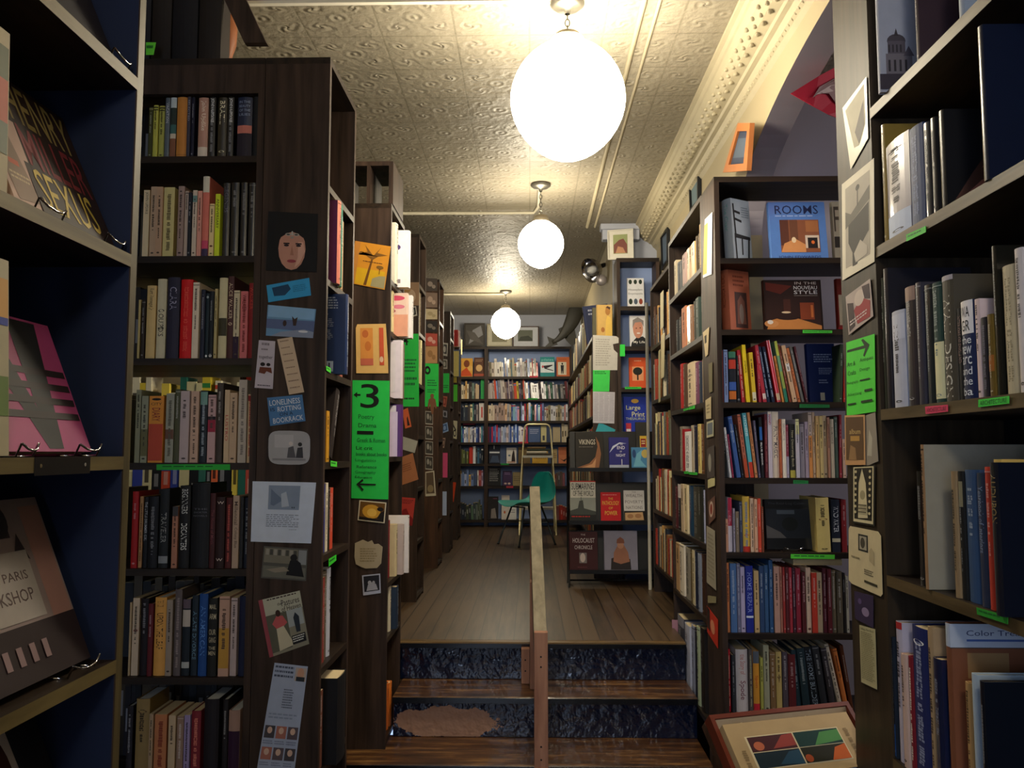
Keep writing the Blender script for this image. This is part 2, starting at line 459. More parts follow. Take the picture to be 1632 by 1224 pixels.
# ---------------------------------------------------------------- bookcases
def bookcase(label, org, W, D, z0, z1, boards, rz, t=.022, tb=.022, mat=None, shelfmat=None, back=None, lining=None, edge=None, bottom=True, group=None, toprail=0.0, leftt=None, backinset=0.0, shelfedge=None):
    """local frame: front at y=0 facing -Y, x from 0 to W, y to D. boards = heights of the shelves' upper faces"""
    mat = mat or W_DARK; shelfmat = shelfmat or W_DARKX
    e = empty('bookcase', org, rz); tag(e, label, 'bookcase', group)
    q = round(rz, 2); l = leftt or t
    if q == 0: CASES.append(('C', org[1], sorted(list(boards) + [z1 - toprail]), tb, org[0] + l, org[0] + W - t))
    elif q > 0: CASES.append(('L', org[0], sorted(list(boards) + [z1]), tb, org[1] + l, org[1] + W - t))
    else: CASES.append(('R', org[0], sorted(list(boards) + [z1]), tb, org[1] - W + t, org[1] - l))
    z0 -= org[2]; z1 -= org[2]
    for i, (a, b) in enumerate(((0, leftt or t), (W - t, W))):
        m = MB(); m.box(a, b, 0, D, z0, z1 - tb, mat)
        if lining:
            x = b + .0006 if i == 0 else a - .0006
            m.add([(x, .002, z0), (x, D, z0), (x, D, z1 - tb), (x, .002, z1 - tb)], [(0, 1, 2, 3) if i == 0 else (3, 2, 1, 0)], lining)
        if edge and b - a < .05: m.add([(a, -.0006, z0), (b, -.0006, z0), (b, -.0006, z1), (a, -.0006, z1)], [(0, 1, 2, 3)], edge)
        m.build('side_panel', e)
    m = MB(); m.box(0, W, 0, D, z1 - tb, z1, shelfmat); m.build('top_panel', e)
    if toprail:
        m = MB(); m.box(t, W - t, 0, .02, z1 - tb - toprail, z1 - tb, mat); m.build('top_rail', e)
    for z in boards:
        z -= org[2]
        m = MB(); m.box(leftt or t, W - t, .0, D - backinset, z - tb, z, shelfmat)
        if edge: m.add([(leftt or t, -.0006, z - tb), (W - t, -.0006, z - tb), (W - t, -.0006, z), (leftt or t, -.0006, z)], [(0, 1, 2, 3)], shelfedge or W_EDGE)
        m.build('shelf', e)
    if back:
        m = MB(); m.box(t, W - t, D - .008, D, z0, z1 - tb, back); m.build('back_panel', e)
    return e

# ================================================================ the room
def ceiling_mat():
    m, nt, b = new_mat('pressed_tin'); L = nt.links.new
    tc = node(nt, 'ShaderNodeTexCoord'); sep = node(nt, 'ShaderNodeSeparateXYZ'); L(tc.outputs['Object'], sep.inputs[0])
    def M(op, a, bb=None, c=None):
        n = node(nt, 'ShaderNodeMath', operation=op)
        for i, x in enumerate((a, bb, c)):
            if x is None: continue
            if isinstance(x, (int, float)): n.inputs[i].default_value = x
            else: L(x, n.inputs[i])
        return n.outputs[0]
    T = .305
    nd = node(nt, 'ShaderNodeTexNoise'); nd.inputs['Scale'].default_value = 9; nd.inputs['Detail'].default_value = 2; L(tc.outputs['Object'], nd.inputs['Vector'])
    fx = M('SUBTRACT', M('FRACT', M('DIVIDE', sep.outputs[0], T)), .5); fy = M('SUBTRACT', M('FRACT', M('DIVIDE', sep.outputs[1], T)), .5)
    ax = M('ABSOLUTE', fx); ay = M('ABSOLUTE', fy)
    wob = M('MULTIPLY', M('SUBTRACT', nd.outputs['Fac'], .5), .22)
    r = M('SQRT', M('ADD', M('MULTIPLY', fx, fx), M('MULTIPLY', fy, fy)))
    cx = M('ADD', M('SUBTRACT', ax, .27), wob); cy = M('SUBTRACT', M('SUBTRACT', ay, .24), wob)
    rc = M('SQRT', M('ADD', M('MULTIPLY', cx, cx), M('MULTIPLY', M('MULTIPLY', cy, cy), 1.8)))
    ang = M('ARCTAN2', cy, cx)
    scroll = M('MULTIPLY', M('SINE', M('ADD', M('MULTIPLY', rc, 44), M('MULTIPLY', ang, 2.0))), M('MAXIMUM', 0.0, M('SUBTRACT', 1.0, M('MULTIPLY', rc, 4.2))))
    ros = M('MULTIPLY', M('COSINE', M('MULTIPLY', r, 55)), M('MAXIMUM', 0.0, M('SUBTRACT', 1.0, M('MULTIPLY', r, 5.0))))
    seam = M('MULTIPLY', M('GREATER_THAN', M('MAXIMUM', ax, ay), .485), -1.2)
    n1 = node(nt, 'ShaderNodeTexNoise'); n1.inputs['Scale'].default_value = 28; n1.inputs['Detail'].default_value = 5; L(tc.outputs['Object'], n1.inputs['Vector'])
    n2 = node(nt, 'ShaderNodeTexNoise'); n2.inputs['Scale'].default_value = 1.6; n2.inputs['Detail'].default_value = 3; L(tc.outputs['Object'], n2.inputs['Vector'])
    h = M('ADD', M('ADD', M('ADD', scroll, ros), seam), M('ADD', M('MULTIPLY', n1.outputs['Fac'], 2.6), M('MULTIPLY', n2.outputs['Fac'], 9)))
    bp = node(nt, 'ShaderNodeBump'); bp.inputs['Strength'].default_value = 0.6; bp.inputs['Distance'].default_value = 0.0045
    L(h, bp.inputs['Height']); L(bp.outputs[0], b.inputs['Normal'])
    mx = node(nt, 'ShaderNodeMix', data_type='RGBA'); mx.inputs[6].default_value = lin('958d7c'); mx.inputs[7].default_value = lin('6f6856')
    # old grime in the seams and patchy paint
    g = M('ADD', M('MULTIPLY', M('GREATER_THAN', M('MAXIMUM', ax, ay), .488), .55), M('MULTIPLY', M('SUBTRACT', n2.outputs['Fac'], .45), 1.3)); 
    L(M('MINIMUM', M('MAXIMUM', g, 0.0), 1.0), mx.inputs[0]); L(mx.outputs[2], b.inputs['Base Color'])
    b.inputs['Roughness'].default_value = .48
    return m
def floor_mat(name, c1, c2, pw=.083, rough=.42, coat=.25):
    m, nt, b = new_mat(name); L = nt.links.new
    tc = node(nt, 'ShaderNodeTexCoord'); sep = node(nt, 'ShaderNodeSeparateXYZ'); L(tc.outputs['Object'], sep.inputs[0])
    dv = node(nt, 'ShaderNodeMath', operation='DIVIDE'); L(sep.outputs[0], dv.inputs[0]); dv.inputs[1].default_value = pw
    fl = node(nt, 'ShaderNodeMath', operation='FLOOR'); L(dv.outputs[0], fl.inputs[0])
    fr = node(nt, 'ShaderNodeMath', operation='FRACT'); L(dv.outputs[0], fr.inputs[0])
    wn = node(nt, 'ShaderNodeTexWhiteNoise', noise_dimensions='1D'); L(fl.outputs[0], wn.inputs['W'])
    mp = node(nt, 'ShaderNodeMapping'); mp.inputs['Scale'].default_value = (30, 2.0, 30); L(tc.outputs['Object'], mp.inputs['Vector'])
    n = node(nt, 'ShaderNodeTexNoise'); n.inputs['Scale'].default_value = 1.5; n.inputs['Detail'].default_value = 7; L(mp.outputs[0], n.inputs['Vector'])
    big = node(nt, 'ShaderNodeTexNoise'); big.inputs['Scale'].default_value = 1.3; L(tc.outputs['Object'], big.inputs['Vector'])
    a = node(nt, 'ShaderNodeMath', operation='MULTIPLY_ADD'); L(wn.outputs['Value'], a.inputs[0]); a.inputs[1].default_value = .35; L(n.outputs['Fac'], a.inputs[2])
    a2 = node(nt, 'ShaderNodeMath', operation='MULTIPLY_ADD'); L(big.outputs['Fac'], a2.inputs[0]); a2.inputs[1].default_value = .5; L(a.outputs[0], a2.inputs[2])
    r = node(nt, 'ShaderNodeValToRGB'); r.color_ramp.elements[0].position = .55; r.color_ramp.elements[1].position = 1.15
    r.color_ramp.elements[0].color = lin(c1); r.color_ramp.elements[1].color = lin(c2); L(a2.outputs[0], r.inputs[0])
    gap = node(nt, 'ShaderNodeMath', operation='LESS_THAN'); L(fr.outputs[0], gap.inputs[0]); gap.inputs[1].default_value = .06
    mx = node(nt, 'ShaderNodeMix', data_type='RGBA'); L(gap.outputs[0], mx.inputs[0]); L(r.outputs[0], mx.inputs[6]); mx.inputs[7].default_value = lin('120d0a')
    L(mx.outputs[2], b.inputs['Base Color'])
    bp = node(nt, 'ShaderNodeBump', invert=True); bp.inputs['Strength'].default_value = .6; bp.inputs['Distance'].default_value = .003
    L(gap.outputs[0], bp.inputs['Height']); L(bp.outputs[0], b.inputs['Normal'])
    b.inputs['Roughness'].default_value = rough; b.inputs['Coat Weight'].default_value = coat; b.inputs['Coat Roughness'].default_value = .3
    return m
def riser_mat(patch):
    """thick glossy blue-black paint, wavy, worn through to pale wood inside an oval patch (x centre, z centre, half widths)"""
    m, nt, b = new_mat('riser_paint'); L = nt.links.new
    tc = node(nt, 'ShaderNodeTexCoord')
    n = node(nt, 'ShaderNodeTexNoise'); n.inputs['Scale'].default_value = 24; n.inputs['Detail'].default_value = 2; L(tc.outputs['Object'], n.inputs['Vector'])
    mp = node(nt, 'ShaderNodeMapping'); cx, cz, rx, rz = patch
    mp.inputs['Location'].default_value = (-cx / rx, 0, -cz / rz); mp.inputs['Scale'].default_value = (1 / rx, 0, 1 / rz); L(tc.outputs['Object'], mp.inputs['Vector'])
    ln = node(nt, 'ShaderNodeVectorMath', operation='LENGTH'); L(mp.outputs[0], ln.inputs[0])
    e = node(nt, 'ShaderNodeTexNoise'); e.inputs['Scale'].default_value = 14; e.inputs['Detail'].default_value = 8; e.inputs['Roughness'].default_value = .7; L(tc.outputs['Object'], e.inputs['Vector'])
    s = node(nt, 'ShaderNodeMath', operation='MULTIPLY_ADD'); L(e.outputs['Fac'], s.inputs[0]); s.inputs[1].default_value = 1.1; L(ln.outputs['Value'], s.inputs[2])
    k = node(nt, 'ShaderNodeMath', operation='LESS_THAN'); L(s.outputs[0], k.inputs[0]); k.inputs[1].default_value = 1.45
    chip = node(nt, 'ShaderNodeTexNoise'); chip.inputs['Scale'].default_value = 9; chip.inputs['Detail'].default_value = 9; chip.inputs['Roughness'].default_value = .75; L(tc.outputs['Object'], chip.inputs['Vector'])
    ck = node(nt, 'ShaderNodeMath', operation='GREATER_THAN'); L(chip.outputs['Fac'], ck.inputs[0]); ck.inputs[1].default_value = .71
    mxk = node(nt, 'ShaderNodeMath', operation='MAXIMUM'); L(k.outputs[0], mxk.inputs[0]); L(ck.outputs[0], mxk.inputs[1])
    mx = node(nt, 'ShaderNodeMix', data_type='RGBA'); L(mxk.outputs[0], mx.inputs[0]); mx.inputs[6].default_value = lin('111a33'); mx.inputs[7].default_value = lin('a67e66')
    L(mx.outputs[2], b.inputs['Base Color'])
    rr = node(nt, 'ShaderNodeMath', operation='MULTIPLY_ADD'); L(mxk.outputs[0], rr.inputs[0]); rr.inputs[1].default_value = .5; rr.inputs[2].default_value = .17
    L(rr.outputs[0], b.inputs['Roughness'])
    b.inputs['Specular IOR Level'].default_value = .8
    bp = node(nt, 'ShaderNodeBump'); bp.inputs['Strength'].default_value = .8; bp.inputs['Distance'].default_value = .009
    L(n.outputs['Fac'], bp.inputs['Height']); L(bp.outputs[0], b.inputs['Normal'])
    return m
def tread_mat():
    m, nt, b = new_mat('worn_tread'); L = nt.links.new
    tc = node(nt, 'ShaderNodeTexCoord'); mp = node(nt, 'ShaderNodeMapping'); mp.inputs['Scale'].default_value = (2.2, 16, 2); L(tc.outputs['Object'], mp.inputs['Vector'])
    n = node(nt, 'ShaderNodeTexNoise'); n.inputs['Scale'].default_value = 1.6; n.inputs['Detail'].default_value = 8; n.inputs['Roughness'].default_value = .65; L(mp.outputs[0], n.inputs['Vector'])
    r = node(nt, 'ShaderNodeValToRGB'); cr = r.color_ramp
    cr.elements[0].position = .34; cr.elements[0].color = lin('2a1a10'); cr.elements[1].position = .72; cr.elements[1].color = lin('9a7040')
    e = cr.elements.new(.52); e.color = lin('55351c')
    L(n.outputs['Fac'], r.inputs[0]); L(r.outputs[0], b.inputs['Base Color'])
    b.inputs['Roughness'].default_value = .38; b.inputs['Coat Weight'].default_value = .3
    return m
CREAM = pmat('a09478', .7, var=.1, scale=2.5)
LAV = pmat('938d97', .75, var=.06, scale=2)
WHITEB = pmat('a9adba', .75, var=.06, scale=3)
FLOORM = floor_mat('floor_planks', '20170f', '5a4630')
FLOORL = floor_mat('lower_floor_planks', '1c140e', '3f2e1e')
CEILM = ceiling_mat()
CH = 3.34; WX = .97; JY = 6.35; JX = .64; BY = 10.5; LX = -2.6; FY = -2.5

m = MB(); m.box(LX, 3.6, FY, 4.6, -.05, 0, FLOORL); struct(m, 'floor')
m = MB()
m.box(LX, -.69, 4.16, BY, .30, .72, FLOORM); m.box(-.69, .735, 4.12, BY, .30, .72, FLOORM); m.box(.735, WX, 4.46, BY, .30, .72, FLOORM)
struct(m, 'floor_upper')
m = MB(); m.box(LX, -.82, 3.56, 4.16, 0, .36, W_BROWN); struct(m, 'floor_platform')
m = MB(); m.box(LX - .1, 3.7, FY - .1, BY + .1, CH, CH + .08, CEILM); struct(m, 'ceiling')
m = MB(); m.box(LX - .1, LX, FY, BY, 0, CH, CREAM); struct(m, 'wall_left')
m = MB(); m.box(LX, JX + .1, BY, BY + .1, 0, CH, WHITEB); struct(m, 'wall_back')
# block joints of the painted back wall
m = MB()
for i in range(4):
    z = 2.80 + .19 * i
    m.box(-1.2, .6, BY - .002, BY, z, z + .006, WHITEB)
struct(m, 'trim_6')
# right wall: solid, then the arch, then solid up to the jog
def arch_z(y):
    k = (y - 2.4) / 1.5
    return 2.633 + .446 * math.sqrt(max(0, 1 - k * k))
m = MB()
m.box(WX, WX + .12, FY, .9, 0, CH, CREAM)
m.box(WX, WX + .12, 3.9, JY, 0, CH, CREAM)
N = 40
for i in range(N):
    a = 2.4 - 1.5 * math.cos(math.pi * i / N); b_ = 2.4 - 1.5 * math.cos(math.pi * (i + 1) / N)
    za, zb = arch_z(a), arch_z(b_)
    vs = [(x, y, z) for x in (WX, WX + .12) for (y, z) in ((a, za), (b_, zb), (b_, CH), (a, CH))]
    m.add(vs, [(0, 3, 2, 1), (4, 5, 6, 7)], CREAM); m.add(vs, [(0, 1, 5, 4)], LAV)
struct(m, 'wall_right')
m = MB(); m.box(JX, WX + .1, JY, JY + .1, 0, CH, WHITEB); m.box(JX, JX + .1, JY + .1, BY, 0, CH, CREAM); struct(m, 'wall_far_right')
m = MB(); m.box(WX + .12, 3.6, 3.95, 4.05, 0, CH, LAV); struct(m, 'wall_side_room')
m = MB(); m.box(3.6, 3.7, FY, 4.05, 0, CH, LAV); struct(m, 'wall_side_room_far')
# crown trim on the jog
m = MB(); m.box(.55, .83, JY - .09, JY - .001, 3.22, CH, WHITEB); m.box(.535, .845, JY - .105, JY - .001, 3.295, CH, WHITEB); struct(m, 'trim_1', bevel=.006)
# front wall with the shop window behind the camera
GLASS, _nt, _b = new_mat('window_glass'); _b.inputs['Transmission Weight'].default_value = 1; _b.inputs['Roughness'].default_value = .0; _b.inputs['IOR'].default_value = 1.02
m = MB(); FW = pmat('6e675c', .7)
m.box(LX, -2.0, FY - .1, FY, 0, CH, FW); m.box(.1, 3.6, FY - .1, FY, 0, CH, FW); m.box(-2.0, .1, FY - .1, FY, 0, .65, FW); m.box(-2.0, .1, FY - .1, FY, 2.85, CH, FW)
struct(m, 'wall_front')
m = MB()
for x in (-2.0, -.975, .05): m.box(x, x + .05, FY - .08, FY - .02, .65, 2.85, W_BROWN)
m.box(-2.0, .1, FY - .08, FY - .02, .65, .7, W_BROWN); m.box(-2.0, .1, FY - .08, FY - .02, 2.8, 2.85, W_BROWN)
m.box(-1.98, .08, FY - .052, FY - .048, .7, 2.8, GLASS)
struct(m, 'window_1')
# plaster cornice with a leaf band
m = MB(); PL = pmat('a89e84', .6, var=.12, scale=9, bump=.4)
prof = [(.80, 3.34), (.80, 3.325), (.815, 3.318), (.822, 3.30), (.83, 3.295), (.842, 3.262), (.87, 3.232), (.905, 3.216), (.912, 3.206), (.93, 3.20), (.942, 3.178), (.955, 3.168), (.97, 3.150)]
vs = [(x, y, z) for y in (FY, JY - .001) for x, z in prof]; n = len(prof)
m.add(vs, [(i, i + 1, n + i + 1, n + i) for i in range(n - 1)], PL)
y = 1.9
while y < JY - .1:                                       # leaves rolled over the cove
    for j in range(3):
        a = j * .8
        ctr = Vector((.852 + .016 * j, y + .028 * j, 3.262 - .017 * j))
        Mx = Matrix.Translation(ctr) @ Matrix.Rotation(math.radians(-38), 4, 'Y') @ Matrix.Rotation(.55, 4, 'Z')
        m.lathe([(0.0001, -.011), (.010, -.008), (.017, 0), (.010, .008), (.0001, .011)], PL, 8, Mx @ Matrix.Diagonal((1.6, .8, 1, 1)))
    y += .085
y = 1.9
while y < JY - .1:                                       # bead band under it
    m.lathe([(0.0001, -.009), (.007, -.005), (.009, 0), (.007, .005), (.0001, .009)], PL, 6, Matrix.Translation((.948, y, 3.178)))
    y += .04
struct(m, 'trim_2')
m = MB(); m.tube([(.44, 1.5, CH), (.44, JY, CH)], .012, PL, 6); m.tube([(.50, 1.5, CH), (.50, JY, CH)], .008, PL, 6); struct(m, 'trim_3')

# ================================================================ stairs
RM = riser_mat((-.38, .425, .26, .075)); TM = tread_mat(); NOSE = pmat('0e1016', .22, coat=.6, var=.1)
st = empty('staircase', (0, 3.3, 0)); tag(st, 'short flight of black painted wooden steps with worn brown treads', 'stairs')
def stp(name, b): o = b.build(name, st, bevel=.004); o.location = (0, -3.3, 0); return o
for z, yf, yb in ((.54, 3.83, 4.12), (.36, 3.52, 3.86), (.18, 3.24, 3.55)):
    x0 = -.82 if z < .5 else -.612
    b = MB(); b.box(x0, .735, yf - .02, yb, z - .028, z, TM)
    stp('tread', b)
    b = MB(); b.box(x0, .735, yf - .0235, yf - .0205, z - .029, z - .003, NOSE); o = stp('nosing', b); o['label'] = 'glossy black painted front edge'
for z, yf in ((.72, 4.10), (.54, 3.832), (.36, 3.522), (.18, 3.242)):
    b = MB(); b.box(-.82 if z < .5 else (-.612 if z < .7 else -.69), .735, yf, yf + .018, z - .18, z - (.025 if z > .7 else .028), RM); stp('riser', b)
b = MB(); b.box(-.69, .735, 4.075, 4.119, .695, .7203, wood('landing_edge', '4a3820', '8c7048', 'X', .35, .4)); stp('landing_edge', b)
b = MB(); b.box(-.69, .735, 4.0725, 4.0745, .690, .712, NOSE); stp('nosing', b)

# handrail: a sloping board on posts up the middle of the steps
hr = empty('handrail', (.045, 3.47, .181)); tag(hr, 'rough lumber handrail standing in the middle of the steps', 'handrail')
def hp(name, b, lab=None):
    o = b.build(name, hr, bevel=.002); o.location = -Vector(hr.location)
    if lab: o['label'] = lab
T0 = onY(852, 775, 4.40); T1 = onY(861, 1006, 3.49)
b = MB(); wv = .0265
vs = []
for p, s in ((T1, -1), (T0, 1)):
    for dx in (-wv, wv):
        for dz in (0, -.085): vs.append((p.x + dx, p.y, p.z + dz))
b.add(vs, [(0, 4, 6, 2), (1, 3, 7, 5), (0, 2, 3, 1), (4, 5, 7, 6), (0, 1, 5, 4), (2, 6, 7, 3)], W_RAIL)
hp('rail', b, 'grey sloping lumber board')
P1 = onY(862, 1008, 3.45)
b = MB(); b.box(P1.x - .0275, P1.x + .0275, 3.45, 3.486, .181, P1.z + .0, W_POST)
for zz in (.80, .76, .45, .40, .3):
    b.lathe([(.0001, 0), (.004, 0)], BLACKP, 8, Matrix.Translation((P1.x, 3.4495, zz)) @ Matrix.Rotation(math.pi / 2, 4, 'X'))
hp('front_post', b)
b = MB(); b.box(P1.x - .045, P1.x - .018, 3.93, 4.02, .541, 1.02, W_POST); hp('middle_post', b)
b = MB(); b.box(P1.x - .085, P1.x - .046, 4.02, 4.07, .541, .70, W_POST)
for zz in (.60, .65): b.lathe([(.0001, 0), (.004, 0)], BLACKP, 8, Matrix.Translation((P1.x - .066, 4.0185, zz)) @ Matrix.Rotation(math.pi / 2, 4, 'X'))
hp('fixing_block', b)
b = MB(); b.box(T0.x - .025, T0.x + .025, 4.34, 4.37, .721, T0.z - .09, W_POST); hp('rear_post', b)
# loose paper on the floor beside the steps
b = MB(); R = random.Random(4); pts = []
for j in range(7):
    for i in range(9): pts.append((-.88 + i * .028 + R.random() * .012, 3.165 + j * .025 + R.random() * .012, .006 + R.random() * .05))
b.add(pts, [(j * 9 + i, j * 9 + i + 1, j * 9 + i + 10, j * 9 + i + 9) for j in range(6) for i in range(8)], pmat('d9cf8e', .8, var=.4, scale=20))
o = b.build('crumpled_paper'); tag(o, 'crumpled yellowish paper lying on the floor beside the lowest step', 'paper')

# ================================================================ lamps
def lamp(px, py, Y, r, label, at=None):
    g = at or onY(px, py, Y)
    e = empty('pendant_lamp', (g.x, Y, CH)); tag(e, label, 'pendant lamp', 'pendant globe lamps')
    dz = g.z - CH
    b = MB(); b.lathe([(.001, 0), (.062, 0), (.066, -.012), (.05, -.026), (.014, -.032), (.010, -.05)], pmat('6c6a62', .4, metal=.6), 24); b.build('canopy', e)
    b = MB(); z = -.045; k = 0; end = dz + r * 1.1
    while z > end + .02:
        ring = [(.009 * math.cos(a * math.pi / 5) * (1 if k % 2 else 0) , .009 * math.cos(a * math.pi / 5) * (0 if k % 2 else 1), z - .014 + .016 * math.sin(a * math.pi / 5)) for a in range(10)]
        b.tube(ring, .0022, pmat('4a4843', .4, metal=.8), 5, closed=True); z -= .026; k += 1
    b.build('chain', e)
    b = MB(); b.lathe([(.02, end + .03), (.045, end + .02), (.055, end - .01), (.052, end - .03)], pmat('8a8272', .35, metal=.7), 24); b.build('fitter', e)
    m_, nt, bs = new_mat('lit_opal_glass_%d' % int(abs(Y) * 10))
    bs.inputs['Base Color'].default_value = (1, .96, .88, 1); bs.inputs['Emission Color'].default_value = (1.0, .88, .66, 1)
    bs.inputs['Emission Strength'].default_value = GLOBE_POWER * (1.0 if Y > 0 else 1.3)
    pr = [(.28, 1.1), (.32, .98), (.55, .88), (.82, .62), (.97, .28), (1.0, 0), (.95, -.28), (.78, -.6), (.52, -.85), (.26, -.98), (.0005, -1.04)]
    b = MB(); b.lathe([(a * r, dz + c * r) for a, c in pr], m_, 32); o = b.build('glass_globe', e)
    s = o.modifiers.new('s', 'SUBSURF'); s.levels = 1; s.render_levels = 1
    return e
lamp(905, 162, 3.1, .222, 'large glowing globe lamp hanging nearest, over the steps')  # globe enlarged to take in the bloom around the lamp
lamp(0, 0, -.8, .17, 'glowing globe lamp of the row that hangs behind the viewer', Vector((.12, -.8, 2.80)))
lamp(862, 390, 5.3, .15, 'middle glowing globe lamp hanging by a chain from its ceiling canopy')
lamp(806, 516, 8.9, .16, 'farthest glowing globe lamp hanging in front of the back shelves')
m = MB(); cw = pmat('c9c2ac', .5); m.tube([(-1.45, 5.9, CH - .014), (.03, 5.9, CH - .014), (.06, 5.75, CH - .014), (.064, 5.36, CH - .014)], .012, cw, 8)
tag(m.build('conduit_pipe'), 'white electrical conduit running along the ceiling to the middle lamp', 'pipe')
m = MB(); m.tube([(-1.2, 9.0, CH - .014), (-.27, 9.0, CH - .014)], .012, cw, 8)
tag(m.build('conduit_pipe'), 'white electrical conduit on the ceiling beside the farthest lamp', 'pipe')
# framed print hung under the ceiling at the top edge
a = onY(375, 6, 2.95); b2 = onY(870, 8, 2.95)
e = empty('hanging_picture', (a.x, 2.95, a.z)); tag(e, 'white edged picture hung high under the ceiling, mostly above view', 'picture')
m = MB(); m.box(0, b2.x - a.x, 0, .02, 0, CH - a.z - .02, pmat('e8e2d2', .5)); m.build('frame', e)
m = MB(); m.box(.015, b2.x - a.x - .015, -.002, -.0005, .012, CH - a.z - .03, pmat('5a4468', .6, var=.5, scale=15)); m.build('print', e)
for xx in (.2, b2.x - a.x - .2):
    m = MB(); m.tube([(xx, .01, CH - a.z - .022), (xx, .01, CH - a.z)], .004, CHROME, 6); m.build('hook', e)

# ================================================================ bookcases of the left side
zB = [onY(300, y, 2.70).z for y in (249, 408, 571, 738, 907, 1080)] + [onY(300, 1254, 2.7).z]
ZT = 2.935
A_Z = [.58, .92, 1.27, 1.612, 1.965, 2.285, 2.64]
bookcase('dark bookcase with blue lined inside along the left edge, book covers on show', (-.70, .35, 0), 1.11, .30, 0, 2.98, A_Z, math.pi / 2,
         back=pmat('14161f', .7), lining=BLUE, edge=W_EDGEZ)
bookcase('tall dark bookcase of fiction behind the blue one, facing us', (-1.9, 2.70, 0), 1.017, .22, 0, ZT, zB, 0, toprail=.10)
bookcase('far side of the fiction bookcase, backing onto it', (-.883, 3.145, 0), 1.015, .22, 0, ZT, [z for z in zB], math.pi)
zB2 = [onX(508, y, -.65).z for y in (262, 425, 583, 738, 893, 1078)] + [.6, .25]
bookcase('narrow end bookcase on the first stack, its broad side covered in postcards', (-.665, 2.70, 0), .42, .216, 0, ZT, zB2, math.pi / 2)
CT = onY(590, 324, 3.67).z
bookcase('tall dark bookcase hidden behind the postcard panel, full of bright books', (-1.9, 3.67, .36), 1.083, .2, .36, CT, [.38, .72, 1.05, 1.38, 1.70, 2.02, 2.36], 0)
zC2 = [onX(626, y, -.618).z for y in (448, 530, 634, 728, 922, 1005)] + [.40]
bookcase('narrow end bookcase with the green number 3 sign on its broad side', (-.618, 3.67, .36), .40, .196, .36, CT, [z for z in zC2 if z > .5] + [.40], math.pi / 2, mat=W_BROWN if False else W_DARK)
ENDS = [('with the second green aisle sign', 5.12, -.685, 2.97), ('of reddish wood with a photo strip', 6.6, -.72, 2.99),
        ('with the small green sign beside two snapshots', 7.6, -.726, 2.90), ('nearest the back shelves', 8.7, -.745, 2.85)]
for i, (lb, Y, X, zt) in enumerate(ENDS):
    bookcase('narrow end bookcase %s' % lb, (X, Y, .72), .34, .20, .72, zt, [.76, 1.08, 1.40, 1.72, 2.04, 2.36, 2.66], math.pi / 2, mat=W_BROWN if i == 1 else W_DARK)
    bookcase('long dark stack joined to the end bookcase %s' % lb, (X - 1.1, Y, .72), .898, .20, .72, zt, [.76, 1.08, 1.40, 1.72, 2.04, 2.36, 2.66], 0)

# ================================================================ right side
W_STILE = wood('stile_wood', '241c14', '3f3427', 'Z', .5)
W_SEDGE = wood('brown_shelf_edge', '43361f', '6e5c40', 'X', .45)
zR = [onY(1240, y, 3.30).z for y in (411, 525, 641, 762, 881, 1010, 1138)]
RT = onY(1240, 281, 3.3).z
bookcase('wide dark bookcase with the large blue book on top shelf', (.735, 3.30, 0), .80, .26, 0, RT, zR + [.12], 0, t=.02)
zR2 = [2.415, 2.12, 1.83, 1.525, 1.23, .92, .50]
bookcase('dark bookcase in profile facing the aisle beside the steps', (.738, 4.43, 0), .86, .2, 0, 2.725, zR2, -math.pi / 2, back=BLACKP)
zS = [onX(1410, y, .85).z for y in (150, 386, 652, 915, 1197)] + [.5]
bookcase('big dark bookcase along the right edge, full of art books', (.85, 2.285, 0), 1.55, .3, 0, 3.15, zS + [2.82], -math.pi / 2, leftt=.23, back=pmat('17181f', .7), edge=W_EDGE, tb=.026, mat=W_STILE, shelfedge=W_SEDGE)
bookcase('narrow dark bookcase with pinned papers behind the aisle bookcase', (.80, 5.55, .72), .80, .165, .72, 2.70, [.9, 1.25, 1.6, 1.95, 2.3], -math.pi / 2, back=BLACKP)
zU = [onY(1015, y, 6.1).z for y in (488, 552, 618, 690, 770)]
bookcase('slim bookcase with pale blue back below the framed print', (.637, 6.1, .72), .312, .22, .72, onY(1015, 411, 6.1).z, zU + [.9], 0, t=.024, tb=.03, back=PALEBLUE)
bookcase('low dark bookcase running to the back wall, papers on its end', (.455, 10.14, .72), 4.04, .18, .72, 2.46, [2.14, 1.88, 1.58, 1.28, .98], -math.pi / 2, back=PALEBLUE_D)
zW = [onY(845, y, 10.2).z for y in (600, 635.5, 670.5, 705, 739, 775, 829)]
WT = onY(845, 555, 10.2).z + .02
bookcase('left bay of the back wall bookcase with pale blue back', (-.93, 10.2, .72), .395, .25, .72, WT, zW, 0, tb=.03, back=PALEBLUE)
bookcase('right bay of the back wall bookcase with pale blue back', (-.534, 10.2, .72), 1.04, .25, .72, WT, zW, 0, tb=.03, back=PALEBLUE)

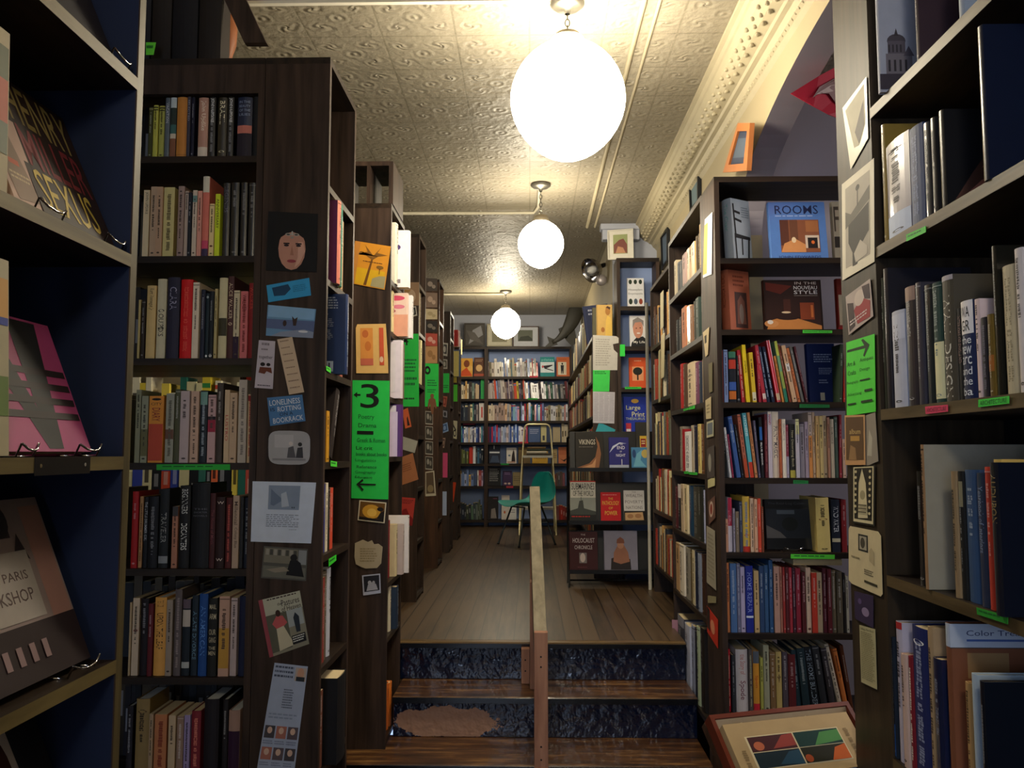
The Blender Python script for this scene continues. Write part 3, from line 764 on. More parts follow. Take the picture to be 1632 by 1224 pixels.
# ================================================================ books: tall fiction bookcase (facing us)
Bn = ['top shelf, fiction bookcase', 'second shelf, fiction bookcase', 'third shelf, fiction bookcase', 'fourth shelf, fiction bookcase', 'fifth shelf, fiction bookcase', 'sixth shelf, fiction bookcase', 'lowest shelf, fiction bookcase']
row('''231 238 168 4a4a22 b:.02:.05:908858
238.8 246.5 165 c6c254 b:.03:.055:34301c b:.08:.1:34301c
247 256 165 b9b658 b:.03:.055:34301c b:.08:.1:34301c
257 265 138 59646e t:VACATION:d8dce0:.08:.42 g
265.5 275.5 138 2f3a34 b:0:.17:d0d8d8 b:.45:.6:3f6a66 b:.6:.68:d8c8b0 b:.68:1:8a5a40 x
276.5 293 138 c9853d x b:.95:.955:8a5a28
293.5 299 140 3c3a48 t:SELECTED:9898a8:.05:.4
299.5 305 141 16162c
310 326 140 b98a78 g t:John_Updike:ecdcc8:.05:.55 b:.82:1:d8c8b8
327.5 338.5 137 151317 g t:JOHN_UPDIKE:ececec:.02:.42 m:77777c
342 356.5 139 2e281c g t:BRAZIL:e8e0c0:.06:.45 mv e:.9:c8c0a0
357.5 368 137 15141a g t:JOHN_UPDIKE:f0f0f0:.02:.42 m:77777c
373 397 134 1b2544 g b:.47:.6:c8786c b:.6:1:2a2430 T:IN_THE:8a98b8:.06:.1 T:BEAUTY:8a98b8:.13:.17 T:OF_THE:8a98b8:.2:.24 T:LILIES:8a98b8:.27:.31 x
398.5 410 137 12141a x''', 'C', 2.70, zB[0], Bn[0], 'books on the fiction bookcase', seed=11)
row('''222 232 301 e6cfa4 p t:JOHN_UPDIKE:5a4a3c:.03:.36
232.8 243 295 caa886 p
243.5 253.5 296 c8a17e p
254 271.5 296 d6c684 p m:6a5a38
276.5 287 294 a58a80
288 294 302 bda898 p T:a:3a3430:.02:.03
294.5 300.5 305 1e2028 p
301 308.5 301 cdbba8 p b:.08:.18:6a8a86
309 316.5 302 d59484 p
317 328 279 d27264 b:0:.2:cdc6b4 b:.8:.9:c84868 b:.9:1:3c3050 x
329 337 323 e0c690 p e:.8:5a3020
337.8 346 307 cbdb2c p t:ANNIVERSARY:1a1a14:.08:.55
349.5 360.5 289 16141c g t:LEGENDS:6a6878:.05:.4
363 376 289 121014 g
379 389.5 289 15131a g
391 403 289 141218 g
404 412 292 100f14 x''', 'C', 2.70, zB[1], Bn[1], 'books on the fiction bookcase', seed=12)
row('''214.5 218.5 477 c8b06e p x
219.5 226 478 33291e
227 242 454 dfbd7c t:Kurt_Vonnegut_Jr:3a2a1c:.04:.34
243 258 443 ddd0aa e:.4:201a18 e:.62:201a18 t:OUIPOIS:2a2422:.44:.72
260 280 441 2b293c t:CLARA:9c9ab0:.12:.4
281 300 444 d01a1c m:e05040
301.5 312 449 dccbb4 p
314 321 460 1e2236
321.5 327.5 466 182832 e:.06:a0a8a8 e:.96:e0e0e0 x
328 335 463 141a22 e:.96:e0e0e0
336 341 459 b0a070 p
342.5 356 441 cdc29c b:.5:.72:3c3828 x
357 367 439 4b2b2c t:ALICE_WALKER:dcc8a8:.08:.52 e:.58:c0a890
367.8 377.5 462 cdc0a2 p b:.68:1:2e1a34
378.5 390.5 463 d07074 p t:WALKER:5a2020:.05:.3 m:7a2c2c
391.5 404 450 862024 t:WALKER:c84838:.05:.35''', 'C', 2.70, zB[2], Bn[2], 'books on the fiction bookcase', seed=13)
row('''210 218.5 621 8e8c6e p
219.5 230.5 631 98987c p b:.5:.9:6c6844
231.5 255 631 e09238 p b:.42:.97:c04c34 T:CITY:3a2c1c:.1:.14 e:.05:2a2018 t:DIARY:8a2a28:.18:.38
257.5 271 627 9f9d8c p b:.52:.66:6c4a3c m:5a584c
272 281 620 50513a
282 296.5 623 b8a6a6 p
297.5 311 623 bf9e8a p
312.5 324.5 622 1d2630 b:.02:.2:6c948c x m:8a94a0
325.5 338.5 629 bf9c9c p b:.32:.37:241c24 b:.37:.55:962840
340 350.5 610 403834
352 360.5 621 cbb090 p t:LUSTRO:b03038:.35:.7
361.5 373.5 626 bfa48a p
375 388.5 605 b8aea4 p m:78706c
390 400 628 c0a382 p b:.02:.1:8a2024 m:a03a30''', 'C', 2.70, zB[3], Bn[3], 'books on the fiction bookcase', seed=14)
row('''204 214 784 a61a1c
215 221 792 b58454 p m:5a3c20
222 229.5 793 141418 t:THE_LITTLE_DRUMMER_GIRL:c0c0c0:.07:.62
230 246 792 18181d
247.5 263 780 1d2023 b:.85:.94:8a8c8e t:TRAVELER:9a9a94:.3:.68
268.5 278 808 aa745c p b:.0:.16:3c3a3c
279.5 297 775 151518 t:BEGINNERS:c8c8c4:.04:.34 t:DECANTERS:d8d8d4:.46:.78
298.5 328 770 101116 T:THE:5c5c64:.3:.32 T:SHORTER:5c5c64:.34:.36 T:NOVELS:5c5c64:.38:.4 x
329 338 787 421e22 t:The_House_of_Mirth:7a4048:.22:.68
339 353.5 793 2b181a T:W:c8b8b0:.06:.1 T:W:c8b8b0:.86:.9 x
354.5 364.5 794 502022 m:b05048
366 376.5 791 b39a88 p t:Millennial:483a34:.08:.4 t:Colony_Blue:483a34:.44:.72
377.5 383 793 2a2b31 x
384 395 794 1b2233''', 'C', 2.70, zB[4], Bn[4], 'books on the fiction bookcase', seed=15)
row('''199.5 203 962 b79c74 p x
203.8 215 955 cfb698 p e:.42:8a5048
216.5 229 956 1d1519
230 238 964 621c22
239 258 954 dda04e t:THE_WINDS:402a18:.04:.12 t:UPON_THE_LEAF:33200e:.2:.66 w
259 269 958 958678 p
271.5 283 941 5c5252 m:8a7c7a
284 297 957 161f29 b:0:.12:5a4c58 b:.14:.36:b4a89e b:.82:.9:a8a8a4 x
298.5 309 951 1b2733 t:A_LATE_DIVORCE:6a90a8:.2:.8
311 325 948 1c4584 t:AN_AMERICAN:5a88c8:.15:.75
326.5 341 955 1c1c1b T:MAIL:b8ac90:.08:.14 T:ARM:b8ac90:.2:.27 T:OUR:b8ac90:.4:.47 T:GANG:b8ac90:.5:.57 T:THE:b8ac90:.62:.66 T:MEN:b8ac90:.68:.73 x
344 361 952 bc9684 p b:.4:.9:b98c3c
362 372.5 955 b8a6a6 p
375.5 388 952 151d3e x''', 'C', 2.70, zB[5], Bn[5], 'books on the fiction bookcase', seed=16)
row('''194 204 1128 201c22 w
208 230 1117 93794a w e:.15:5a4020
231.5 238 1140 a88c6c p
239 259 1142 b8744a p m:7a2c1c
262.5 274 1143 b9a080 p
275 286 1145 8c7060 p
288 297.5 1142 8f80a8 p
298.5 314 1136 70202a m:c07060
319 343 1117 1a151b w x
348 357 1118 1c181c w
358.5 377 1135 9b7c70 b:.28:.95:2e1430 w x''', 'C', 2.70, zB[6], Bn[6], 'books on the fiction bookcase', seed=17)

# ---------------- end bookcase on the first stack (spines face the aisle, back covers face us)
E1 = 'end bookcase'
COVERS['navy book with a barcode'] = {'back': [('m', .2, .04, .8, .2, 5, 'a8b0c0'), ('t', 'QUALITY', .15, .25, .6, .28, 'd8dce4'), ('m', .1, .31, .8, .42, 5, '8890a8'), ('m', .1, .45, .7, .6, 7, '98a0b0'),
   ('r', .08, .84, .72, .97, 'b8c8e0')] + [('r', .13 + .07 * i, .86, .16 + .07 * i, .94, '283048') for i in range(8)], 'spine': [('mv', .3, .1, .7, .9, '98a0b0')]}
COVERS['black book printed with red squares'] = {'back': [('r', .15, .12, .6, .38, 'a01418'), ('r', .15, .66, .6, .92, 'a01418')], 'spine': []}
row('''531 536 281 c8705c o:.035 s:6f2a58
536.2 540 284 2a6c5a o:.03
540.3 543 320 e8dc8e p o:.01
545.5 549 338 e8dc8e p
549.5 553 350 a08058 p''', 'L', -.665, zB2[1], 'upper shelf of postcard ' + E1, 'books on the postcard end bookcase', depth=.16, ymin=2.725, hmax=.33, seed=21)
row('''534 538 435 1b3462 w:navy_book_with_a_barcode o:.055 g
538.5 541.5 445 c02438 o:.01
544.5 549 486 a8604c o:.01 p
549.5 553 490 985048 p''', 'L', -.665, zB2[2], 'third shelf of postcard ' + E1, 'books on the postcard end bookcase', depth=.16, ymin=2.725, hmax=.33, seed=22)
row('''520 525 640 d0b060 p
525.5 530 655 c89020 p
531 537 612 241c1c L:12''', 'L', -.665, zB2[3], 'fourth shelf of postcard ' + E1, 'books on the postcard end bookcase', depth=.16, ymin=2.725, hmax=.33, seed=23)
row('''516 521 770 1a1c2c
521.5 525 772 2838a8
525.5 529 770 e0d4bc p
530 533 778 2a241c
534 538.5 778 d04a30 p''', 'L', -.665, zB2[4], 'fifth shelf of postcard ' + E1, 'books on the postcard end bookcase', depth=.16, ymin=2.725, hmax=.33, seed=24)
row('''512 515 925 a8a08c p
515.5 518.5 915 909088 p
519 522 922 903830 p
522.5 528 912 685c4c
529 534 907 c0c4d0''', 'L', -.665, zB2[5], 'sixth shelf of postcard ' + E1, 'books on the postcard end bookcase', depth=.16, ymin=2.725, hmax=.33, seed=25)
row('''508 513 1110 4a2820
514 519 1105 7a4a38 p
520 534 1078 17181c w:black_book_printed_with_red_squares o:.05''', 'L', -.665, .6, 'low shelf of postcard ' + E1, 'books on the postcard end bookcase', depth=.16, ymin=2.725, hmax=.33, seed=26)
# ---------------- end bookcase with the number 3 sign
COVERS['white book with a violet oval'] = {'back': [('e', .5, .3, .2, .06, '483878'), ('r', .3, .86, .7, .93, '888088')], 'spine': []}
COVERS['book with pink flowers'] = {'back': [('r', 0, .5, 1, 1, 'dca088'), ('e', .6, .12, .3, .06, 'c84868'), ('e', .3, .22, .25, .05, 'b84070'), ('e', .7, .32, .2, .05, 'd07890'), ('e', .4, .42, .2, .05, 'a85868')], 'spine': []}
COVERS['glossy violet book with white label'] = {'back': [('r', .1, .02, .8, .14, 'e8e0f0'), ('r', .5, .14, .85, 1, 'e0d0f0')], 'spine': []}
COVERS['blue and white glossy paperback'] = {'back': [('r', 0, .1, .6, .38, '3830a0'), ('r', .05, .38, .4, 1, 'f0b8e0'), ('r', .6, .06, .78, .9, 'e8e0e8')], 'spine': []}
C3 = 'the number 3 end bookcase'
row('''629 633 356 e8e2d2 o:.02
634 637 368 ece8f0 w:white_book_with_a_violet_oval o:.07''', 'L', -.618, zC2[0], 'top shelf of ' + C3, 'books on the number 3 end bookcase', depth=.14, ymin=3.695, hmax=.33, seed=31)
row('''629 632 454 e8d8a8 p
633 635.5 454 e0c4b8 w:book_with_pink_flowers o:.06
636 638.5 466 e8e6ea o:.08 p''', 'L', -.618, zC2[1], 'second shelf of ' + C3, 'books on the number 3 end bookcase', depth=.14, ymin=3.695, hmax=.33, seed=32)
row('''628 631 540 f0e4f0 w:blue_and_white_glossy_paperback o:.055 g
631.5 634 548 6a6048 p o:.05''', 'L', -.618, zC2[2], 'third shelf of ' + C3, 'books on the number 3 end bookcase', depth=.14, ymin=3.695, hmax=.33, seed=33)
row('''628 631 638 5a2c78 w:glossy_violet_book_with_white_label o:.05 g
631.5 635 650 16161c''', 'L', -.618, zC2[3], 'fourth shelf of ' + C3, 'books on the number 3 end bookcase', depth=.14, ymin=3.695, hmax=.33, seed=34)
row('''626 628.5 830 8a2430
629 632 836 d8c8a0 o:.02
632.5 635 836 c0b0b0 o:.04
635.5 637 822 e8e4e8 o:.06''', 'L', -.618, zC2[4], 'fifth shelf of ' + C3, 'books on the number 3 end bookcase', depth=.14, ymin=3.695, hmax=.33, seed=35)
row('''624 627 935 e0d8c0 o:.01
627.5 631 935 283850 o:.03''', 'L', -.618, zC2[5], 'sixth shelf of ' + C3, 'books on the number 3 end bookcase', depth=.14, ymin=3.695, hmax=.33, seed=36)
row('''621 624 1090 e0762c o:.004
624.5 627 1088 f08838 o:.008''', 'L', -.618, .40, 'lowest shelf of ' + C3, 'books on the number 3 end bookcase', depth=.14, ymin=3.695, hmax=.33, seed=37)
SINKING[0] = True
# ---------------- far end bookcases: a few individual books each
def endrow(i, lines, zi, nm, seed):
    lb, Y, X, zt = ENDS[i]
    row(lines, 'L', X, [.76, 1.08, 1.40, 1.72, 2.04, 2.36, 2.66][zi], nm, 'books on the far end bookcases', depth=.13, seed=seed, ymin=Y + .03, hmax=.28)
endrow(0, '670 672.5 408 ddd8b0 p\n673 675 420 6a5a48', 5, 'top of second sign bookcase', 41)
endrow(0, '670 672 500 e8e0a8 p o:.02\n673 675 505 a07848', 4, 'fifth shelf up, second sign bookcase', 42)
endrow(1, '700 702 722 c84878 o:.03\n702.5 704 724 e8e0e0 o:.02', 2, 'middle shelf of reddish end bookcase', 43)
endrow(1, '700 702 788 a8b8d8 o:.02\n702.5 704 792 404858', 1, 'low shelf of reddish end bookcase', 44)
endrow(2, '718 720 502 b02c28 o:.03\n720.5 722 504 d8d0c8 o:.04\n722.5 724 506 585048 o:.04', 6, 'high shelf beside two snapshots', 45)
endrow(2, '718 720 548 d8c878 o:.04\n720.5 722 546 4a5a80 o:.05', 5, 'shelf below the red book by snapshots', 46)
endrow(3, '732 733.5 528 3a3c48 o:.02\n734 735.5 530 d8c890 o:.03', 6, 'high shelf nearest the back wall', 47)
SINKING[0] = False

# ================================================================ books: wide bookcase on the right (facing us)
GR = 'books on the wide right bookcase'
WR = 'wide right bookcase'
face_book('tall book with a black chair on its pale cover, angled on top shelf', (1163, 1206, 318), 3.40, zR[0], 'b4bcc0',
          [('p', [(.12, .08), (.2, .08), (.26, .62), (.18, .62)], '1a1614'), ('p', [(.2, .18), (.5, .2), (.5, .24), (.2, .22)], '1a1614'), ('p', [(.2, .3), (.55, .33), (.55, .37), (.2, .34)], '1a1614'),
           ('p', [(.15, .55), (.95, .58), (.95, .63), (.15, .62)], '1a1614'), ('p', [(.15, .6), (.22, .6), (.24, .95), (.17, .95)], '1a1614'), ('p', [(.84, .6), (.92, .6), (.84, .98), (.76, .98)], '1a1614'), ('p', [(.5, .6), (.56, .6), (.54, .88), (.48, .88)], '1a1614'),
           ('m', .55, .12, .95, .3, 5, '7a8288')], t=.05, lean=.06, rz=.55, group=GR, spine=[('tv', 'The Chair', .3, .08, .7, .5, '6ab0a0')])
face_book('large blue book titled Rooms with a fireplace picture on its cover', (1229, 1321, 320), 3.36, zR[0], '5c86cc',
          [('t', 'ROOMS', .12, .06, .88, .21, '232c54'), ('m', .12, .235, .88, .27, 1, 'b0c4e8'), ('r', .19, .31, .87, .87, '8c5438'), ('r', .19, .31, .34, .75, '5c3428'), ('r', .36, .31, .5, .7, '6e4430'),
           ('r', .64, .33, .86, .52, 'a86a40'), ('r', .62, .58, .86, .8, 'd8c4b0'), ('r', .66, .62, .83, .8, '241c1c'), ('p', [(.19, .87), (.25, .72), (.45, .64), (.62, .74), (.62, .87)], 'd49058'),
           ('e', .42, .66, .04, .05, 'ecd0a8'), ('e', .75, .7, .03, .03, 'e07030'), ('t', 'JOHN EDWARDS', .13, .93, .87, .985, '2c3c70')], t=.03, lean=.14, gloss=True, group=GR)
face_book('cream book partly hidden at the right end of the top shelf', (1330, 1372, 320), 3.40, zR[0], 'c8bca0',
          [('t', 'FS', .08, .08, .5, .5, '5c5040'), ('r', .06, .58, .5, .76, '403830')], t=.03, lean=.08, group=GR)
face_book('orange brown book with a carved niche, angled on the second shelf', (1158, 1204, 430), 3.42, zR[1], 'd0704c',
          [('m', .25, .1, .8, .3, 3, '90442c'), ('r', .3, .36, .85, .92, '5c3c34'), ('p', [(.38, .86), (.42, .5), (.58, .4), (.74, .5), (.78, .86)], '98604c'), ('e', .58, .7, .1, .16, 'a89080')], t=.05, lean=.05, rz=.5, group=GR, spine=[('mv', .3, .1, .7, .6, '90442c')])
face_book('wide dark book titled In the Nouveau Style, with a warm dining room', (1219, 1313, 446), 3.37, zR[1], '241410',
          [('r', .03, .03, .97, .97, '30160e'), ('p', [(.05, .05), (.5, .12), (.3, .28), (.05, .2)], '6a2414'), ('t', 'IN THE', .55, .04, .92, .09, 'd8c8b8'), ('t', 'NOUVEAU', .53, .12, .93, .19, 'f0e8e0'), ('t', 'STYLE', .53, .21, .93, .28, 'f0e8e0'),
           ('r', .53, .31, .93, .315, 'd0c0b0'), ('r', .62, .45, .86, .78, '8a3c1c'), ('r', .34, .38, .46, .66, '4c2418'), ('p', [(.04, .97), (.1, .8), (.4, .7), (.97, .9), (.97, .97)], 'c88040'), ('e', .4, .74, .2, .05, '2c140c'),
           ('e', .12, .86, .12, .07, 'd08c50'), ('e', .1, .83, .05, .04, 'e8dcd0'), ('e', .38, .64, .08, .02, 'e8c8a0'), ('r', .8, .5, .84, .74, 'c86c34')], t=.03, lean=.1, gloss=True, group=GR, spine=())
face_book('red and cream book at the right end of the second shelf', (1336, 1370, 444), 3.42, zR[1], '8c2c20', [('r', .1, .3, .45, .86, 'dccaa8'), ('r', .02, .9, .98, .98, 'b01c20')], t=.03, lean=.06, group=GR)
row('''1145.5 1149 566 23242c
1149.7 1154.5 558 c04834 p
1156 1162.5 557 93a5d0 p
1164 1176 560 181b26 b:0:.12:3c7a60 b:.16:.34:c83c28 b:.6:.76:3c60b0 b:.78:.94:d07028 x
1177 1182.3 566 15151b e:.94:c0c0c0
1184.3 1190 557 b02430 L:-6 m:d8b0a0
1191.5 1197.5 549 eacb24 L:-6 t:STENCIL:2c2410:.28:.5 p
1202 1208.5 561 e8c434 L:-5 p b:.8:.97:e0d8b8
1212 1217 580 98243a L:-2
1218.5 1224 549 ae2a3c L:-12 b:.85:.95:e0d0c8
1225.2 1230 551 232d48 L:-13 p m:b0c0d8
1232.5 1237.3 551 1c2640 L:-14 p m:b0c0d8
1240.5 1246.5 541 c81e26 L:-16 g b:.86:.97:c8b090 x
1248.8 1252.5 566 d48a44 L:-12 p
1254 1258.8 542 74a47c L:-16 p b:0:.24:c8d058 b:.5:.78:98a850 b:.78:1:2c8068 x
1260.5 1264.5 547 80402e L:-17
1266 1272.5 549 cfa886 L:-17 p b:.32:.46:e0dcd8
1274 1278.5 553 cc7444 L:-17 p
1280.5 1285.5 550 70706c L:-18
1287 1290.5 550 4e1e28 L:-18''', 'C', 3.30, zR[2], 'third shelf, ' + WR, GR, depth=.2, seed=51)
face_book('large navy book with small white lettering, leaning on the third shelf', (1290, 1336, 548), 3.38, zR[2], '1c2c60', [('m', .25, .18, .9, .34, 4, 'a8b4d0'), ('m', .4, .42, .85, .54, 4, '98a4c4'), ('m', .38, .62, .7, .7, 2, '98a4c4'), ('r', .4, .84, .55, .97, 'd0c8b0')], t=.03, lean=.12, group=GR)
row('''1339 1345 548 30402e L:5
1346.5 1351 553 b83028 L:4
1352.5 1358 560 222c38 L:3''', 'C', 3.30, zR[2], 'right end of third shelf, ' + WR, GR, depth=.2, seed=52)
row('''1148.5 1154 691 e2e2e4 b:.0:.3:2c8c84 b:.3:.36:181818 b:.68:.74:181818 x
1155.2 1161 682 16171a L:-2
1164 1168 681 dedad8 L:-8
1169 1171.5 692 962c4c L:-7 p
1176 1183 663 3c5e9e L:-13 e:.25:d0d8e0
1184.5 1188 676 20242e L:-11 p
1190 1195.5 660 be6c54 L:-12 p b:.7:1:c05030
1197 1203.5 658 58b0bc L:-11 t:KITCHENS:f0f4f0:.04:.36 b:.76:1:c83c28 p
1205 1209.5 657 cc8858 L:-11 p
1211 1214.8 670 5a546c L:-7 p
1216 1220.8 665 16161e L:-3 t:BLUE_BOOK:f0f0f0:.42:.8 b:.16:.38:2868b8
1222 1227 660 5e1e2a m:a05858
1227.5 1234 656 cec2ce b:.0:.04:e8dcc8 t:HAND:c02830:.04:.2 x p
1234.8 1245.5 656 ecdac2 t:PAINT_MAGIC:2a2438:.22:.7
1246 1249 668 bc6440 p
1249.5 1256 668 ece0cc t:DECORATIVE:8a8078:.08:.36
1256.5 1261 677 963e50 b:.6:1:b8b0c0
1262 1271 676 21211e b:.86:1:b4a848 t:New_Decorating_Book:b0a888:.12:.8
1271.7 1277.5 668 c0bac6 b:0:.26:dcd89c p
1278.5 1286 676 8f868e
1286.7 1292.3 672 a796a6 p
1292.8 1298.8 657 cfb8a8 p b:.36:1:e09450
1299.3 1303.6 657 cfb090 p
1304.2 1309.4 663 d6b074 p
1310 1315.8 663 d6bc7c p e:.16:404040
1316.4 1322.4 662 ccb48e p
1323 1327 665 b4846c p
1327.6 1333.8 668 c4b69e t:ROMANCE:70685c:.14:.42
1334.4 1340 664 4a5c50
1341 1345.5 661 98303a L:2
1347 1352 700 d8b4a0 p''', 'C', 3.30, zR[3], 'fourth shelf, ' + WR, GR, depth=.2, seed=53)
row('''1149.5 1156.5 826 dcd8dc g p
1157 1162.5 828 d49c7c p
1163 1170 794 e4dce4 b:.0:.52:c42c4c t:LIVING_SMALL:f0dce0:.24:.5
1170.8 1174 811 a098a8 p
1174.7 1180.3 816 80705e
1181 1186 800 3a425c
1186.8 1198.5 792 e4bc4c b:.9:1:c83828 e:.7:d85838 m:7888a0
1199 1204.6 795 e4c4a6 p m:58443c
1205 1210 796 dcac8c p
1210.6 1216 795 de4e34 p
1216.6 1220 808 84442e p
1306 1327.5 794 dcc476 e:.4:7a3c20 L:-2
1330 1344 797 161e2e t:WIND_WATER:e0e4e8:.13:.62 b:.74:.81:c8c0a0
1346 1354 797 841e24''', 'C', 3.30, zR[4], 'fifth shelf, ' + WR, GR, depth=.2, seed=54)
face_book('wide dark book of a log cabin at night, held by a wire stand', (1221, 1302, 798), 3.38, zR[4], '17181a', [('t', 'The Real Log Cabin', .08, .06, .8, .12, '4a4a50'), ('r', .03, .2, .9, .78, '20242a'), ('p', [(.03, .78), (.03, .52), (.3, .66), (.42, .78)], '605c58'), ('r', .25, .22, .6, .3, '505860'), ('e', .5, .5, .16, .14, '181a18')], t=.03, lean=.12, gloss=True, group=GR)
row('''1152.5 1157.6 899 d89884 p
1158.3 1165.8 898 cc7c4a
1166.6 1176.8 899 4c6e9e p
1177.5 1183 899 70708a p
1183.6 1190.8 905 b6aac8 p
1191.5 1203.8 903 1e2c8c t:HOME_REPAIR:8898d8:.1:.7 b:.75:.78:d0d8e8
1205 1212.8 911 c8a876 p
1213.5 1221.4 903 2e466c
1222 1228.8 902 365880
1229.4 1236 894 2c5280
1237 1246 904 b88e7e p
1246.6 1250.4 905 a86e5c p
1251 1255 905 98302c
1255.6 1261 905 561e22
1261.6 1266.6 906 a8303c
1267.2 1272 906 401a28
1272.6 1281 907 882234
1281.6 1288 913 4e161a t:the_quilting_book:c8a0a0:.06:.5
1288.6 1296.8 906 ceb098 e:.94:903020
1297.4 1306 914 bc3826 p
1306.6 1315 914 b8a07e p
1315.6 1322 907 501622
1322.6 1329.5 908 5e1a22
1330 1337 910 6e6048
1337.6 1347 912 584e3e
1348 1352.5 915 241c18
1353 1357.5 920 b8b09c p''', 'C', 3.30, zR[5], 'sixth shelf, ' + WR, GR, depth=.19, seed=55)
flat_book('cream book lying flat on top of the maroon books, sixth shelf', Vector((onY(1313, 905, 3.3).x, 3.37, onY(1313, 905, 3.3).z)), .19, .16, .024, 'dfc08a', rz=0, group=GR, pages=PAGES)
row('''1155.5 1167.5 1037 b8182c m:e0a090
1169 1174.5 1046 2d2f34
1176 1195.5 1037 c8c0c0 t:the_Story_of:b06860:.08:.4 t:Spode:702838:.5:.8
1196.3 1202.5 1036 544c4a m:a0a080
1203.6 1214 1040 d89634 b:0:.2:58606c b:.86:1:c82838 t:Spon:c04820:.4:.6
1215 1220 1050 acac54
1220.6 1230 1030 a2a288
1231 1240 1042 806240
1240.5 1250 1041 c0a868 e:.42:684028
1250.7 1259.4 1041 504650
1260 1272 1045 5e1e22
1273 1281.5 1038 1e343e L:-7
1283 1295 1035 1a2e36 L:-9
1297 1311 1033 11171e L:-12 t:THE_HOME_BUILDER:8898a8:.04:.9
1313 1324 1031 2c2e33 L:-14
1327 1336 1034 3c363a L:-14
1341 1348 1027 d4c4ac L:-22
1350 1357 1035 dc8040 L:-18
1359 1365 1030 5c3018 L:-15''', 'C', 3.30, zR[6], 'seventh shelf, ' + WR, GR, depth=.19, seed=56)

# ================================================================ aisle bookcase beside the steps (seen in profile)
SINKING[0] = True
GA = 'books on the aisle bookcase beside the steps'
WA = 'aisle bookcase by the steps'
row('''1119.5 1122 352 a4946a p
1116.5 1119 352 8e7c54
1113.5 1116 356 b49464 p
1110 1113 372 4c4232
1106.5 1109.5 376 4a3c2c
1101 1106 386 dcb474 p g
1096.5 1100.5 392 c8a87c p
1092 1096 396 d8b888 p g
1086 1091.5 404 be9c96 p
1080.5 1085 415 3a4046
1076.5 1080 418 2e3440
1073 1076 415 d4c4a4 p''', 'R', .738, zR2[0], 'top shelf, ' + WA, GA, depth=.15, seed=61, fromside='near', inset=.003)
row('''1113 1120 466 2e3a32
1108 1112.5 474 3c4a44 p
1103.5 1107.5 480 424038
1098.5 1103 486 906444 p
1093 1098 487 d8c09c p g
1086 1092.5 489 cc8058 p
1080 1085 505 33302e
1075 1079 510 2a2c30''', 'R', .738, zR2[1], 'second shelf, ' + WA, GA, depth=.15, seed=62, fromside='near', inset=.003)
row('''1117 1120 572 c4ac84 p
1111.5 1116 577 303a4c
1103.5 1111 577 7e4464
1092.5 1103 578 dcc6a4 e:.3:302820
1087 1091.5 580 5c4434
1081.5 1086.5 580 b82224''', 'R', .738, zR2[2], 'third shelf, ' + WA, GA, depth=.15, seed=63, fromside='near', inset=.003)
row('''1113.5 1121 676 6c4222
1109.5 1113 676 dcc474 p
1104.5 1109 677 222232
1100.5 1104 678 bcac94 p
1089 1100 688 eceae8 m:686870
1085.5 1088.5 684 9c2028
1080 1084.8 680 908678''', 'R', .738, zR2[3], 'fourth shelf, ' + WA, GA, depth=.15, seed=64, fromside='near', inset=.003)
row('''1118 1122.5 782 c4ccf0 g
1111 1116.5 776 2c2c24
1101.5 1110.5 776 3e3c34 m:808078
1094 1101 775 1e4c6e g
1088.5 1093.5 773 e4d0a4 p
1084 1088 772 ccb494 p
1076.5 1083 772 1e1e22 b:0:.3:d8ccc8
1072 1076 775 5c2a30''', 'R', .738, zR2[4], 'fifth shelf, ' + WA, GA, depth=.15, seed=65, fromside='near', inset=.003)
row('''1115.5 1120 884 40281c
1110.5 1115 884 8c94a4
1104.5 1110 880 1c2640
1100.5 1104 878 dcccA4 p
1096.5 1100 878 6c5c3c
1088.5 1096 874 948e80 m:303030
1081 1088 868 eadec8
1075 1080.5 866 cca476 p
1069 1073.5 866 ccc4c4 b:.4:1:b04060'''.replace('dcccA4', 'dccca4'), 'R', .738, zR2[5], 'sixth shelf, ' + WA, GA, depth=.15, seed=66, fromside='near', inset=.003)
COVERS['pink book with a dark figure'] = {'spine': [('e', .55, .6, .25, .08, '201c24'), ('p', [(.3, .85), (.5, .62), (.75, .85)], 'e0dce4'), ('r', .4, .2, .6, .45, '5c4858')]}
row('''1114 1120 1003 241e1c
1108.5 1113 1001 b4c4a4
1105 1108 1003 1e2232
1098.5 1104 999 969eb8
1090 1097.5 997 b6bacc
1078 1088 984 40404c b:0:.15:90909c
1067 1076 984 b48494 w:pink_book_with_a_dark_figure o:.02''', 'R', .738, zR2[6], 'lowest shelf, ' + WA, GA, depth=.16, seed=67, fromside='near', inset=.003)

SINKING[0] = False
# ================================================================ big bookcase along the right edge
GS = 'art books on the big right bookcase'
WS = 'the big right edge bookcase'
COVERS['tall grey book with a domed church'] = {'cover': [('e', .16, .60, .085, .055, '4c464e'), ('r', .08, .60, .24, .72, '5c5660'), ('p', [(.14, .56), (.16, .50), (.18, .56)], '3c383e'), ('r', .06, .70, .30, .86, '746e76'), ('p', [(.22, .72), (.27, .64), (.32, .72)], '5c5660')] +
   [('r', .085 + .035 * i, .63, .10 + .035 * i, .69, '38343a') for i in range(4)] + [('r', .08 + .05 * i, .75, .10 + .05 * i, .84, '38343a') for i in range(4)] + [('r', 0, .86, .4, .98, '403a44')], 'spine': []}
row('''1520 1530 -90 8c98ac d:.2
1456 1462 -80 34242e d:.24
1408 1413 -110 a4a8b8 w:tall_grey_book_with_a_domed_church o:.025 d:.26''', 'R', .85, zS[0], 'top shelf, ' + WS, GS, depth=.2, seed=70, fromside='near', inset=.003, hmax=.33)
